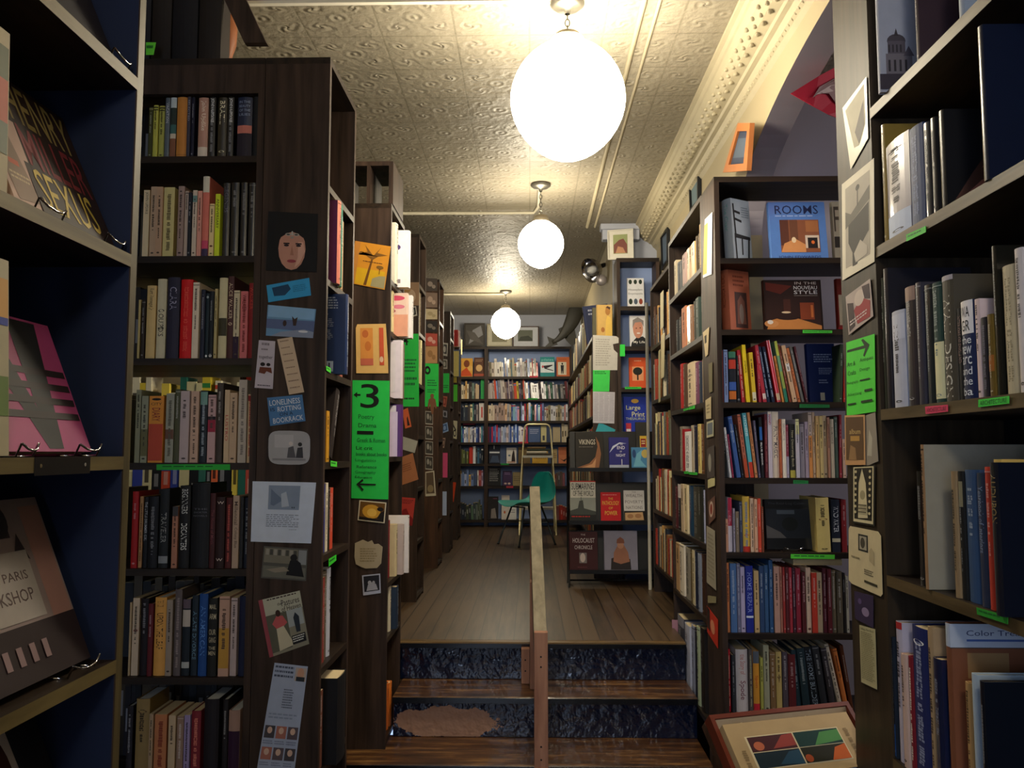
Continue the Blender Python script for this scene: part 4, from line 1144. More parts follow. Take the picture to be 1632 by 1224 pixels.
COVERS['dark photo book with a pink glow'] = {'cover': [('p', [(.04, .98), (.22, .66), (.5, .2), (.75, .3), (.75, .98)], '4c3028'), ('p', [(.06, .98), (.3, .72), (.55, .6), (.6, .98)], 'a06458'), ('p', [(.3, .6), (.5, .3), (.56, .5)], '7c5040')], 'spine': [('r', .2, .02, .3, .98, '8a7a50')]}
COVERS['glossy navy book with a large letter I'] = {'cover': [('t', 'I', .62, .42, .7, .55, 'b8c4d0'), ('m', .55, .93, .9, .95, 1, '8890a0')], 'spine': [('r', .1, .0, .3, 1, '8a7a48')]}
row('''1571 1580 32 0f1830 w:glossy_navy_book_with_a_large_letter_I g o:.01 d:.28
1492.5 1501 172 16161a w:dark_photo_book_with_a_pink_glow g d:.25
1483 1491 184 1a1a1e g
1470.5 1481 192 20222a g
1447.5 1469 198 3c4a72 m:6070a0
1409 1446 217 aca4ac b:.76:1:b8c4e0 g T:a:aca4ac:.1:.11
1402 1408 194 8a7438 g''', 'R', .85, zS[1], 'upper shelf, ' + WS, GS, depth=.2, seed=71, fromside='near', inset=.003)
COVERS['white and navy book titled Wa Gr'] = {'spine': [('r', .03, 0, .97, .34, 'e8e4e8'), ('t', 'WA', .2, .06, .8, .17, '141418'), ('t', 'GR', .2, .2, .8, .31, '141418')] +
    [('t', s, .15, .36 + .105 * i, .85, .44 + .105 * i, 'd8dce8') for i, s in enumerate(('the', 'new', 'arc', 'and', 'the', 'ba'))]}
row('''1619 1632 392 ccc4c6
1593 1617 420 b8ac90 m:8c8268
1583.5 1591.5 388 141410 g
1573.5 1582.5 500 6a5420 b:.5:.7:a06028
1561 1572.5 505 1c1a26 m:585468
1551 1559.5 475 d6bfc0
1529.5 1550 478 1c2850 w:white_and_navy_book_titled_Wa_Gr
1520 1528.5 490 1d1d20 t:INTERIORS_OF_ENGLAND:8a6a68:.08:.6
1501 1519 437 4c463c t:WALL_DESIGN:d4d0c4:.16:.97 b:.0:.04:b0a8b0
1483.5 1500 448 22403c b:.5:.97:dcd8ae
1470 1482 452 1c262a g
1459.5 1468.5 448 3e3c48 g
1441.5 1458 455 322e36 g b:0:.12:a08478
1419.5 1440 494 b8bcd0 b:.04:.3:c4c8dc
1410.5 1418 425 23222c g
1404.5 1409.5 440 2c3024''', 'R', .85, zS[2], 'middle shelf, ' + WS, GS, depth=.2, seed=72, fromside='near', inset=.003)
row('''1598 1612 738 0c1222 g t:AUDUBON:90784c:.08:.4 o:.02
1585.5 1597.5 733 d0b060 t:STUDIES_IN_CONNOISSEURSHIP:3c3018:.1:.62 e:.9:4a3c20
1573 1585 745 be3c2c
1558 1572 755 28344e g t:Yearbook_of_Interiors:8090b0:.1:.6
1533.5 1557 750 2e4a72
1525.5 1532.5 752 1d1d1d b:.08:.28:8c8468
1517.5 1525 752 947c5c
1478.5 1484 709 a07c58 s:969080 d:.26 o:.015
1471 1476.5 795 c47444
1457 1469 752 161618 g''', 'R', .85, zS[3], 'shelf below the middle, ' + WS, GS, depth=.22, seed=73, fromside='near', inset=.003)
COVERS['large brown book titled Color Treasury of'] = {'cover': [('r', 0, 0, 1, .13, 'b4bccc'), ('t', 'Color Treasury of', .12, .035, .75, .075, '3c4468'), ('r', .12, .085, .9, .097, '48609c'), ('r', 0, .13, 1, .135, '48403c'),
    ('r', .12, .16, .42, .3, '9a7850')], 'spine': [('r', 0, 0, 1, .13, 'b4bccc')]}
COVERS['pale blue book with flowers'] = {'cover': [('e', .3, .12, .12, .06, '302840'), ('e', .38, .2, .1, .07, '805080'), ('e', .42, .34, .08, .1, '3c3c70'), ('r', .4, .45, .48, .8, '8090a0')], 'spine': []}
row('''1588 1596 1092 0c121e d:.2 o:.03 g
1561 1570 1080 a8b8c8 w:pale_blue_book_with_flowers d:.2 o:.012
1540 1549 1093 bc9460 d:.12
1508 1517 998 7c4c34 w:large_brown_book_titled_Color_Treasury_of d:.28
1490 1503 1054 161e3e g
1479 1488 1004 a88e6c
1453 1477.5 1004 1e285e e:.1:e8e8f0 m:8890b0
1446 1452 1050 7e1e2a m:e0d0c0
1437.5 1445 1046 ccac9c
1427 1436.5 995 bcb4c4 b:0:.05:b03030
1407.5 1425 1015 16202e b:.72:.98:24508c''', 'R', .85, zS[4], 'lowest visible shelf, ' + WS, GS, depth=.2, seed=74, fromside='near', inset=.003)
p = onX(1545, 470, .85)
flat_book('white and blue book lying across the tops, middle shelf at the right', Vector((1.0, onX(1550, 470, .85).y, onX(1550, 476, .85).z)), .24, .22, .025, 'c0c8d4', rz=-math.pi / 2, group=GS, spine=[('r', .02, .0, .98, .12, '3c80b0'), ('tv', 'ROYAL', .2, .35, .8, .6, '202830')])
flat_book('brown book with a pale title lying under the white and blue one', Vector((1.0, onX(1550, 478, .85).y, onX(1550, 492, .85).z - .008)), .24, .22, .024, '5c3c30', rz=-math.pi / 2, group=GS, spine=[('r', .15, .35, .85, .95, 'a89c94')])
flat_book('thick book lying flat with page edges outward above the blue book', Vector((1.0, onX(1562, 745, .85).y, onX(1562, 749, .85).z + .012)), .2, .2, .03, '3c2c28', rz=-math.pi / 2, group=GS, spine=[('r', .12, .04, .88, .6, 'a49a8c'), ('r', .12, .64, .88, .98, '9c9080')])
# two maroon books lying at the frame's edge
flat_book('maroon book lying flat on the big right edge bookcase, by the yellow spine', Vector((1.0, onX(1618, 735, .85).y, onX(1605, 737, .85).z + .045)), .2, .12, .04, '5c3444', rz=-math.pi / 2, group=GS)

# ================================================================ left edge bookcase: covers on show
GL = 'books shown cover outwards on the left edge bookcase'
def wire_stand(x, y, z, wd, label, facing='L'):
    e = MB()
    for s in (-1, 1):
        e.tube([(0, s * wd, .0), (.022, s * wd, .0), (.03, s * wd, .018)], .0018, CHROME, 6)
    e.tube([(.03, -wd, .018), (.034, -wd * .5, .010), (.035, 0, .008), (.034, wd * .5, .010), (.03, wd, .018)], .0018, CHROME, 6)
    e.tube([(0, -wd, 0), (-.05, -wd, 0), (-.05, wd, 0), (0, wd, 0)], .0018, CHROME, 6)
    o = e.build('wire_book_stand'); o.location = (x, y, z + .0018)
    if facing == 'C': o.rotation_euler = (0, 0, -math.pi / 2)
    return tag(o, label, 'book stand', 'wire book stands')
LA = 'left edge bookcase'
face_book('dark book with tall lettering ending in yellow Sexus, leaning on left edge bookcase', (84, 196, 160), -.726, A_Z[4], '2a1c1e',
   [('t', 'HENRY', .1, .04, .95, .34, '8a7a4c'), ('t', 'MILLER', .1, .37, .95, .66, '7c3038'), ('t', 'SEXUS', .08, .68, .85, .96, 'c0a850')], t=.03, lean=.42, facing='L', group=GL)
face_book('pinkish paperback beside the one with tall lettering', (22, 78, 180), -.726, A_Z[4], 'b89a90', [('p', [(.0, .1), (.6, .2), (.9, .9), (.2, .95)], '8a7468'), ('r', .3, .5, .6, .56, 'c06048'), ('m', .2, .65, .8, .75, 2, 'c8b498')], t=.02, lean=.40, facing='L', group=GL)
face_book('large book with red and grey shapes standing at the left edge', (-85, 12, 8), -.715, A_Z[4], 'a89c80', [('r', .3, .1, .98, .3, '5c6450'), ('r', .5, .3, .98, .56, 'b05848'), ('r', .3, .56, .98, .75, '6c7468')], t=.03, lean=.03, facing='L', group=GL)
face_book('black and pink book with a large letter V and striped print', (2, 146, 505), -.726, A_Z[3], 'a8447c',
   [('p', [(.02, .02), (.28, .02), (.62, .98), (.5, .98)], '1a1c24'), ('p', [(.5, .02), (.82, .02), (.66, .98), (.52, .98)], '1a1c24')] + [('r', .12, .38 + .11 * i, .98, .43 + .11 * i, '241820') for i in range(4)], t=.02, lean=.38, facing='L', group=GL)
face_book('book with a pale worn cover at the far left edge, middle shelf', (-60, 14, 400), -.72, A_Z[3], 'b0a890', [('r', .5, .1, .98, .3, 'c89858'), ('r', .5, .3, .98, .34, '3848a0'), ('r', .4, .6, .98, .8, '6c8450')], t=.03, lean=.05, facing='L', group=GL)
face_book('book titled The Little Paris Bookshop with a street scene', (-20, 142, 815), -.726, A_Z[2], '8c7c7c',
   [('r', .0, .7, 1, 1, '2c2024'), ('r', .78, .05, .98, .7, 'a07870'), ('r', .5, .04, .62, .22, '3c3438'), ('e', .55, .12, .09, .1, '302c30'), ('p', [(.35, .32), (.4, .24), (.45, .32)], '342c30'), ('p', [(.62, .3), (.68, .2), (.74, .36)], '342c30'),
    ('r', .0, .3, .72, .68, 'a49c98'), ('t', 'THE', .2, .34, .34, .38, '5c4c4c'), ('t', 'LITTLE PARIS', .12, .41, .66, .46, '5c4c4c'), ('t', 'BOOKSHOP', .12, .51, .66, .58, '5c4c4c')] + [('r', .1 + .12 * i, .8, .15 + .12 * i, .9, '8c7478') for i in range(5)], t=.03, lean=.38, facing='L', group=GL)
face_book('white and black book low on the left edge bookcase', (62, 150, 1150), -.726, A_Z[1], 'c8c0c4', [('p', [(.5, .0), (1, .0), (1, 1), (.6, 1)], '20222c'), ('e', .3, .3, .14, .2, '4c2c24')], t=.02, lean=.40, facing='L', group=GL)
face_book('dark red book at the lower left corner', (-50, 26, 1170), -.726, A_Z[1], '7a1c30', [('m', .3, .2, .9, .4, 3, 'a04050')], t=.02, lean=.2, facing='L', group=GL)
face_book('dark book above the worn shelf at the upper left', (80, 190, -150), -.726, A_Z[5], '201c28', [('m', .2, .1, .8, .3, 3, '504858')], t=.02, lean=.40, facing='L', group=GL)
for px, zi, wd, lb in ((52, 4, .035, 'shiny wire stand holding the pinkish paperback, left edge bookcase'), (158, 4, .03, 'shiny wire stand under the book with tall lettering'), (115, 3, .033, 'shiny wire stand under the pink and black book'),
                       (14, 3, .02, 'shiny wire stand at the far left edge, middle shelf'), (108, 2, .04, 'shiny wire stand under the book with a street scene'), (168, 5, .03, 'shiny wire stand on the uppermost left shelf')):
    yb = 720
    for _ in range(4):
        p = onX(px, yb, -.735); yb += (p.z - A_Z[zi]) / (p - Vector((0, 0, CZ))).length * F
    wire_stand(-.735, onX(px, yb, -.735).y, A_Z[zi], wd, lb)
pt = onY(1262, 880, 3.33)
wire_stand(pt.x, 3.335, zR[4], .035, 'wire stand in front of the dark log cabin book', 'C')

# ================================================================ slim bookcase below the framed print
GU = 'books shown on the slim pale blue bookcase'
face_book('white houseplant book with six dark plants on its cover', (1000, 1027, 443), 6.17, zU[0], 'd4d4d8', [('e', .2 + .3 * i, .13, .1, .08, '283428') for i in range(3)] + [('e', .2 + .3 * i, .8, .11, .1, c) for i, c in enumerate(('283428', '4c5868', '8a3c28'))] + [('t', 'Houseplant', .08, .36, .92, .45, '606468'), ('t', 'Encyclopedia', .08, .5, .92, .58, '606468')], lean=.1, group=GU)
face_book('white book with a smiling man in dark suit on its cover', (1004, 1034, 503), 6.17, zU[1], 'dcdadc', [('p', [(.05, 1), (.1, .86), (.35, .7), (.7, .66), (.98, .8), (.98, 1)], '1c1c20'), ('e', .45, .42, .27, .3, 'c88c74'), ('p', [(.16, .4), (.18, .14), (.45, .05), (.76, .16), (.76, .36), (.62, .2), (.3, .22)], '8c8480'),
    ('e', .36, .4, .04, .015, '402820'), ('e', .57, .39, .04, .015, '402820'), ('e', .47, .56, .1, .025, 'e8d8d0'), ('t', 'My Life', .2, .8, .8, .9, 'e8e4dc')], lean=.1, group=GU)
face_book('orange book with a dark spreading tree on its cover', (1003, 1032, 570), 6.17, zU[2], 'dc5828', [('r', .18, .3, .8, .76, 'e8a070'), ('e', .48, .45, .26, .13, '1c2018'), ('r', .44, .5, .52, .74, '1c1814'), ('m', .3, .1, .7, .14, 1, 'f0d0b0')], lean=.1, group=GU)
face_book('blue thesaurus with yellow lettering reading Large Print', (994, 1032, 633), 6.16, zU[3], '2038a8', [('e', .5, .12, .16, .06, 'e8b850'), ('t', 'Large', .12, .24, .72, .4, 'e0e0a0'), ('t', 'Print', .36, .42, .9, .56, 'e0e0a0'), ('t', 'THESAURUS', .1, .58, .9, .65, 'c0c8a0'), ('r', .1, .74, .32, .98, 'c83848'), ('r', .12, .9, .3, .97, 'e0e0e8')], t=.04, lean=.08, group=GU)

# black display rack in front of it
RY = 5.72
rk = empty('display_rack', (.26, RY, .72)); tag(rk, 'black metal display rack standing before the slim bookcase', 'display rack')
RW = .62
tiers = [(.80, .00), (.42, .02), (.05, .04)]
m = MB()
for x in (0, RW):
    m.tube([(x, .16, 0), (x, .16, 1.0)], .008, BLACKP, 8); m.tube([(x, -.02, 0), (x, .16, .5)], .006, BLACKP, 8)
m.tube([(0, .16, 1.0), (RW, .16, 1.0)], .008, BLACKP, 8); m.tube([(0, .16, .02), (RW, .16, .02)], .006, BLACKP, 8)
m.build('frame', rk)
zt_ = [onY(975, y, RY).z - .72 for y in (748, 832, 910)]
for z in zt_:
    m = MB(); m.box(.0, RW, -.04, .05, z - .014, z, BLACKP); m.box(.0, RW, -.044, -.036, z - .014, z + .012, BLACKP)
    m.build('ledge', rk)
    m = MB(); Mx = Matrix.Translation((0, .03, z)) @ Matrix.Rotation(-.22, 4, 'X'); m.box(0.012, RW - .012, 0.028, .036, 0.004, .27, BLACKP, Mx); m.build('backboard', rk)
GK = 'books on the black display rack'
def rb(label, px, tier, col, els, **kw):
    return face_book(label, px, RY - .016, zt_[tier] + .72, col, els, group=GK, lean=.16, **kw)
rb('dark book titled Vikings with the curved prow of a ship', (917, 962, 690), 0, '28241f', [('t', 'VIKINGS', .14, .2, .72, .34, 'c8c0b0'), ('m', .14, .4, .66, .43, 1, '7c746c'), ('p', [(.05, .98), (.5, .86), (.72, .68), (.8, .4), (.74, .12), (.86, .3), (.92, .6), (.84, .98)], '8c5c3c'), ('p', [(.2, .98), (.6, .88), (.74, .72), (.7, .98)], 'c08c60')], t=.03)
rb('indigo book titled The End of Night above a snowy town', (971, 1003, 698), 0, '2c2c78', [('p', [(.02, .5), (.2, .28), (.55, .16), (.9, .2), (.55, .2), (.25, .34)], 'c8d0e8'), ('t', 'THE', .55, .2, .7, .25, 'e0e0f0'), ('t', 'END', .42, .28, .8, .38, 'e8e8f4'), ('t', 'OF', .55, .43, .65, .48, 'e0e0f0'), ('t', 'NIGHT', .36, .53, .82, .62, 'e8e8f4'), ('r', .02, .88, .98, .99, 'a8b0c4'), ('r', .62, .7, .66, .9, 'c8c8d8')])
rb('paperback with a blue and yellow painted cover', (1007, 1036, 714), 0, '4884b0', [('p', [(.1, .9), (.3, .3), (.6, .1), (.5, .6), (.8, .9)], '70b0c8'), ('e', .75, .3, .2, .2, 'c8b060'), ('e', .15, .3, .1, .2, '284878')], hard=False)
rb('dark book with a yellow square label, top right of the rack', (1016, 1038, 673), 0, '2e2c28', [('r', .3, .3, .8, .6, 'd8b038'), ('r', .36, .36, .74, .54, '8c2420'), ('m', .42, .4, .7, .5, 2, 'e8d8a0')], off=.045)
rb('tall book titled Submarines of the World with a grey submarine', (909, 950, 768), 1, 'c8c4b8', [('r', .0, .0, 1, .03, 'b02820'), ('t', 'SUBMARINES', .06, .06, .96, .22, '1c1c20'), ('t', 'OF THE WORLD', .12, .25, .92, .38, '1c1c20'), ('r', .0, .42, 1, .84, '8c9088'), ('p', [(.0, .74), (.3, .68), (.36, .5), (.5, .48), (.54, .68), (1, .76), (1, .84), (0, .84)], '3c403c'), ('r', .42, .4, .44, .5, '3c403c'), ('r', .0, .84, 1, 1, '1c1c1c'), ('m', .05, .87, .9, .93, 1, 'a82820')], t=.03)
rb('red book with gold title The Pathology of Power', (958, 990, 786), 1, 'c41820', [('m', .1, .08, .9, .12, 1, 'e0a0a0'), ('t', 'THE', .38, .18, .62, .26, 'e0b848'), ('t', 'PATHOLOGY', .08, .3, .92, .44, 'e0b848'), ('t', 'OF', .4, .5, .6, .58, 'e0b848'), ('t', 'POWER', .2, .64, .82, .78, 'e0b848')], hard=False)
rb('white book titled The Wealth and Poverty of Nations', (995, 1028, 783), 1, 'd4d0cc', [('t', 'THE', .4, .03, .6, .08, '7c7470'), ('t', 'WEALTH', .1, .12, .9, .22, '7c7470'), ('t', 'POVERTY', .06, .32, .94, .42, '7c7470'), ('t', 'NATIONS', .1, .5, .9, .6, '7c7470'), ('r', .0, .66, 1, 1, '241c18'), ('p', [(.05, .72), (.9, .7), (.95, .95), (.05, .96)], 'c8a070'), ('e', .3, .83, .15, .07, 'a87850'), ('e', .68, .82, .16, .07, 'a87850')], hard=False)
rb('dark red book titled The Holocaust Chronicle', (907, 953, 850), 2, '3c1418', [('t', 'THE', .42, .06, .58, .1, 'b8a8a8'), ('t', 'HOLOCAUST', .14, .17, .9, .29, 'd0c4c4'), ('t', 'CHRONICLE', .2, .36, .82, .46, 'c8bcbc'), ('r', .36, .55, .62, .82, '787070'), ('e', .48, .68, .09, .12, 'c8b8b0'), ('m', .3, .92, .7, .94, 1, '8a4c50')], t=.04)
rb('grey book with a seated crowned statue on its cover', (963, 1017, 848), 2, '8c8898', [('p', [(.2, .98), (.22, .7), (.5, .62), (.78, .72), (.8, .98)], '2c2424'), ('p', [(.28, .78), (.3, .55), (.42, .36), (.6, .36), (.72, .55), (.76, .78), (.5, .84)], 'a06c54'), ('e', .5, .36, .1, .1, 'b88468'), ('p', [(.38, .32), (.4, .22), (.5, .16), (.6, .22), (.62, .32)], '84503c')], t=.03)

# ================================================================ low bookcase running to the back wall
GV = 'books on the low bookcase running to the back'
WV = 'low bookcase running to the back'
face_book('book with a golden woman on its cover, standing on the low bookcase end', (951, 976, 486), 6.16, 2.461, 'd0a860', [('e', .72, .2, .16, .13, 'b07838'), ('p', [(.55, .98), (.6, .5), (.7, .34), (.9, .4), (.98, .6), (.98, .98)], 'e0b858'), ('p', [(.58, .1), (.7, .04), (.9, .08), (.86, .16), (.68, .1)], '4c3020'), ('e', .4, .78, .12, .08, 'a86c34')], t=.05, lean=.04, group=GV, rz=0)
for i, (Y, ww, h, c, lb, ln) in enumerate([(6.62, .20, .30, '30385c', 'dark blue book with a pink picture, tipping outward on the low bookcase', .12), (6.45, .2, .26, '6c6850', 'olive book standing between the dark blue book and the wall', .0)]):
    els = [('r', .1, .1, .3, .95, '283050'), ('r', .45, .45, .9, .95, 'b04858'), ('m', .2, .1, .8, .3, 2, 'b0b4c8')] if i == 0 else [('m', .2, .1, .8, .2, 2, '8c8868')]
    o = make_book(.035, h, ww, c, True, False, (), els)
    o.location = (.45 + .03 * i, Y, 2.462 + (0.012 if ln else 0)); o.rotation_euler = (0, -.0, -math.pi / 2)
    o.matrix_world = Matrix.Translation((.45 + .03 * i, Y, 2.468)) @ Matrix.Rotation(-ln, 4, 'Y') @ Matrix.Rotation(-math.pi / 2, 4, 'Z')
    tag(o, uniq(lb), 'book', GV)
R = random.Random(5)
pal = ['c8b48c', 'd8ccb0', '8c5c34', 'b02c28', '3c4048', '6c6448', 'e0d4a0', '4c3428', 'a83c2c', '7c8078', 'd0a060', '2c3440']
def sunkrow(y0, y1, x, z, hmin, hmax, jitter=.01):
    y = y0
    while y < y1:
        t = .02 + .03 * R.random(); c = pal[R.randrange(12)]
        o = make_book(t, hmin + (hmax - hmin) * R.random(), .14, c, True, R.random() < .3, [('mv', .3, .1, .7, .7, contrast(c))])
        o.location = (x + jitter * R.random(), y + t / 2, z + .001); o.rotation_euler = (0, 0, -math.pi / 2); SUNK.append(o); y += t + .002
sunkrow(6.8, 8.9, .456, 2.461, .2, .3, .02)
for z in (2.14, 1.88, 1.58, 1.28, .98): sunkrow(6.14, 9.9, .46, z, .17, .225)
for z in (.9, 1.25, 1.6, 1.95, 2.3): sunkrow(4.8, 5.5, .806, z, .19, .27)

# ================================================================ back wall: covers on show, and the many distant spines as one mass
GW = 'books shown cover outwards on the back wall'
WB = 10.245
SINKING[0] = True
def wb(label, px, zi, col, els, **kw): return face_book(label, px, WB, zW[zi], col, els, group=GW, lean=kw.pop('lean', .12), **kw)
wb('orange and yellow book, leftmost on the back wall top shelf', (734, 753, 571), 0, 'd8a040', [('p', [(.0, .98), (.1, .7), (.5, .5), (.95, .9), (.95, .98)], 'c84c20'), ('e', .5, .3, .25, .2, '7c3c20'), ('e', .8, .55, .2, .15, 'e0b060')])
wb('brown book with a cut fruit beside the orange one, back wall', (755, 772, 570), 0, '5c3828', [('e', .5, .55, .3, .18, 'd8b078'), ('r', 0, .85, 1, .97, 'a84c38'), ('m', .15, .1, .85, .25, 2, 'a88868')])
wb('teal and white book titled Pilates with an exercising figure', (861, 884, 569), 0, '2c8c90', [('r', .02, .26, .98, .8, 'd8e4ec'), ('t', 'pilates', .1, .08, .92, .24, '90d4d0'), ('p', [(.2, .45), (.85, .4), (.85, .45), (.45, .58), (.9, .68), (.9, .72), (.3, .6)], '28202c'), ('e', .18, .5, .07, .07, 'c05860')])
wb('orange book with a dark standing figure on a cream square', (887, 909, 569), 0, 'c8683c', [('r', .1, .26, .72, .92, 'd8d0bc'), ('e', .42, .35, .06, .05, '1c1c1c'), ('p', [(.3, .42), (.54, .42), (.52, .66), (.5, .86), (.44, .86), (.42, .68), (.38, .86), (.33, .86), (.32, .66)], '24242c'), ('m', .15, .1, .9, .15, 1, '7c3818')])
wb('dark blue and white book with rooftops, back wall fifth shelf', (779, 797, 709), 4, '1c2438', [('r', .05, .38, .95, .46, 'd8dce4'), ('r', .42, .05, .5, .24, 'c8d0d8'), ('p', [(.1, .95), (.3, .6), (.8, .6), (.95, .95)], '3c4c68')])
wb('white book with a black figure, back wall fifth shelf', (807, 823, 714), 4, 'd8d4d0', [('p', [(.5, .95), (.55, .5), (.7, .1), (.8, .3), (.9, .95)], '24181c'), ('e', .3, .5, .12, .06, '5c7088'), ('r', .1, .88, .9, .97, 'b08878')])
wb('brown book behind the gold ladder rail, back wall', (826, 845, 713), 4, '6c5838', [('m', .1, .1, .9, .3, 2, '98845c')])
wb('yellow book under the stacked books, back wall', (848, 873, 718), 4, 'c89c38', [('m', .1, .6, .9, .7, 1, '6c5020')])
wb('tan book right of the ladder, back wall', (879, 888, 716), 4, 'b0986c', [('m', .1, .3, .9, .7, 3, '6c5020')])
wb('salmon book with black birds, right end of back wall shelf', (890, 909, 713), 4, 'c87850', [('m', .1, .2, .9, .5, 4, 'a84c34'), ('p', [(.1, .7), (.4, .8), (.8, .65), (.5, .9)], '241c1c')])
wb('black book with grey lettering, back wall sixth shelf', (777, 798, 745), 5, '181a20', [('m', .15, .1, .85, .8, 7, '8c8c90')])
wb('purple book with pale domes, back wall sixth shelf', (801, 816, 751), 5, '3c2850', [('e', .3, .85, .15, .06, 'c8b0a8'), ('e', .7, .85, .15, .07, 'c8b0a8'), ('m', .2, .1, .8, .3, 2, '8c74a0')])
wb('olive tan book left of the turquoise chair, sixth shelf', (817, 832, 753), 5, '8c7c58', [('m', .1, .3, .9, .7, 3, '5c5038')])
wb('black book with a pale bear, back wall bottom shelf', (777, 794, 792), 6, '201c20', [('p', [(.3, .95), (.35, .55), (.7, .5), (.85, .95)], '8c8480'), ('m', .5, .08, .9, .14, 1, '98506c')])
wb('white book with small emblems, back wall bottom shelf', (799, 812, 790), 6, 'd8d0c8', [('e', .5, .3, .25, .1, '484c54'), ('e', .4, .7, .12, .06, 'c86840')])
wb('white arched card behind the chair leg, back wall bottom shelf', (811, 823, 806), 6, 'dcdcdc', [('m', .2, .3, .8, .6, 2, '8c8c98')])
wb('blue book with pale lettering behind the gold rail', (842, 861, 681), 3, '4c6494', [('m', .15, .15, .85, .5, 3, 'b0b8d8')])
wb('pale yellow and grey book right of the blue one, back wall', (862, 871, 679), 3, 'c8c090', [('r', .3, .6, .7, .9, '4c5058')])
wb('blank beige book beside the ladder, back wall', (881, 893, 681), 3, 'b8a888', [])

SINKING[0] = False
m = MB(); R = random.Random(9)
def massrow(x0, x1, Y, z, hmin, hmax, colours, D=.12, tmin=.014, tmax=.034, leanp=.0):
    x = x0
    while x < x1 - tmin:
        t = tmin + (tmax - tmin) * R.random(); t = min(t, x1 - x)
        h = hmin + (hmax - hmin) * R.random(); c = colours[R.randrange(len(colours))]
        y = Y + .006 * R.random(); mt = bookmat(c, R.random() < .3)
        Mx = Matrix.Translation((x, y, z + .001)) @ Matrix.Rotation(leanp * (.6 + .4 * R.random()), 4, 'Y')
        m.box(0, t - .0012, 0, D, 0, h, mt, Mx)
        m.box(.002, t - .003, .004, D - .002, h, h + .0006, PAGES, Mx)
        if R.random() < .7:
            a = .5 + .3 * R.random(); m.box(t * .25, t * .68, -.0006, 0, h * (a - .3), h * a, bookmat(contrast(c)), Mx)
        if R.random() < .4:
            a = .75 + .15 * R.random(); m.box(0.0002, t - .0015, -.0006, 0, h * a, h * (a + .08), bookmat(colours[R.randrange(len(colours))]), Mx)
        x += t
def X(px, Y=10.24): return (px - 845) / F * Y
cool = ['c8ccd8', '8c98b8', 'd8d4cc', '3c4458', '7c2c34', 'b8bcc8', '2c5c8c', 'c83c34', '5c6478', 'e0dcd4', '3c7078', 'a8a090', '484050', '8c8098']
warm = ['d8ccb0', 'b8a888', '4c3c38', 'a84838', 'c8b090', '38302c', 'd0a050', '5c7468', '8c6c58', 'e0d8c0', '30343c']
blues = ['a8b8e0', '3858a8', 'd8dcec', 'c83050', '2c3468', 'e0d0d8', '2c8098', '601c30', '8ca8d8', '38584c', 'c8b8a8', 'f0f0f8']
massrow(X(777), X(858), WB, zW[0], .17, .24, ['b8b09c', '5c7c88', '6c5450', 'e0dcd8', 'd04030', 'a83c3c', 'c8bcb0', '6c6450', 'b8b4bc', '5c78b0', 'c8ccd8'], leanp=-.05)
massrow(X(735), X(765), WB, zW[1], .16, .23, warm); m.box(X(766), X(773.5), WB, WB + .14, zW[1] + .001, zW[1] + .245, bookmat('2c9c50'))
massrow(X(777), X(845), WB, zW[1], .19, .25, ['b8b4b0', '1c2028', 'c8b848', '8c706c', 'a89c98', '504058', 'c8bcb8', '7c6860', '5878b8', 'c84c34'], leanp=-.08)
massrow(X(845), X(908), WB, zW[1], .17, .22, ['283840', '342c34', 'c8ccd4', '682c34', '4c4448', 'c0b8b4', '2c5848', '88808c', '3c3434'], leanp=-.1)
massrow(X(737), X(763), WB, zW[2], .17, .22, ['d8cca0', '2c3444', '384858', '3c7c78', '403c40', 'a89ca0']); m.box(X(763.5), X(773), WB, WB + .14, zW[2] + .001, zW[2] + .22, bookmat('dcd4d0')); m.box(X(767), X(769), WB - .001, WB, zW[2] + .04, zW[2] + .17, bookmat('c03030'))
massrow(X(776), X(815), WB, zW[2], .18, .23, ['c8b49c', 'a89088', 'd8c8b0', 'c89034', 'b8acb0', 'a8a8b0', 'c89c90'])
massrow(X(815), X(868), WB, zW[2], .17, .235, ['4c68b0', 'b8c8ec', '243870', 'b02840', '203428', '7c88c0', '1c7890', 'c88850', '2c4c98'])
massrow(X(868), X(908), WB, zW[2], .16, .2, ['d0c49c', 'a83c28', 'b8a890', 'c8c8d0', '8c8468', 'd8d8e0', 'e0d8a8'])
massrow(X(735), X(772), WB, zW[3], .15, .21, blues, tmax=.024); m.box(X(738), X(757), WB, WB + .14, zW[3] + .215, zW[3] + .235, bookmat('8c2c48'))
massrow(X(777), X(841), WB, zW[3], .17, .22, blues, tmax=.026)
massrow(X(895), X(909), WB, zW[3], .21, .235, ['c8b898', 'bcb094'])
massrow(X(732), X(748), WB, zW[4], .13, .18, ['a8b8e0', '5c6c40', '6c7440', '404434']); m.box(X(748), X(753.5), WB, WB + .13, zW[4] + .001, zW[4] + .2, bookmat('c83c30'))
massrow(X(754), X(772), WB, zW[4], .18, .21, ['e0e4ec', '1c3048', '3c6888', 'd8d8d4', '182028'])
massrow(X(731), X(757), WB, zW[5], .13, .2, ['d0a858', 'c8bca0', '8c8068', 'd8d0b8', 'a8b4d8', '6c84b8'])
massrow(X(761), X(772), WB, zW[5], .18, .21, ['e4e4e4', '8c3c38', 'a84c50', 'c0a8c8'])
massrow(X(731), X(770), WB, zW[6], .16, .24, ['1c2c28', '20283c', '4c6c50', '3c4434', 'a8b0a8', '282c34', '503040', '5c685c'], leanp=-.05)
massrow(X(880), X(900), WB, zW[5], .13, .18, ['7c3034', '382c2c', '5c4c44']); massrow(X(886), X(905), WB, zW[6], .13, .18, ['a82c20', '8c2c24', '6c2820'])
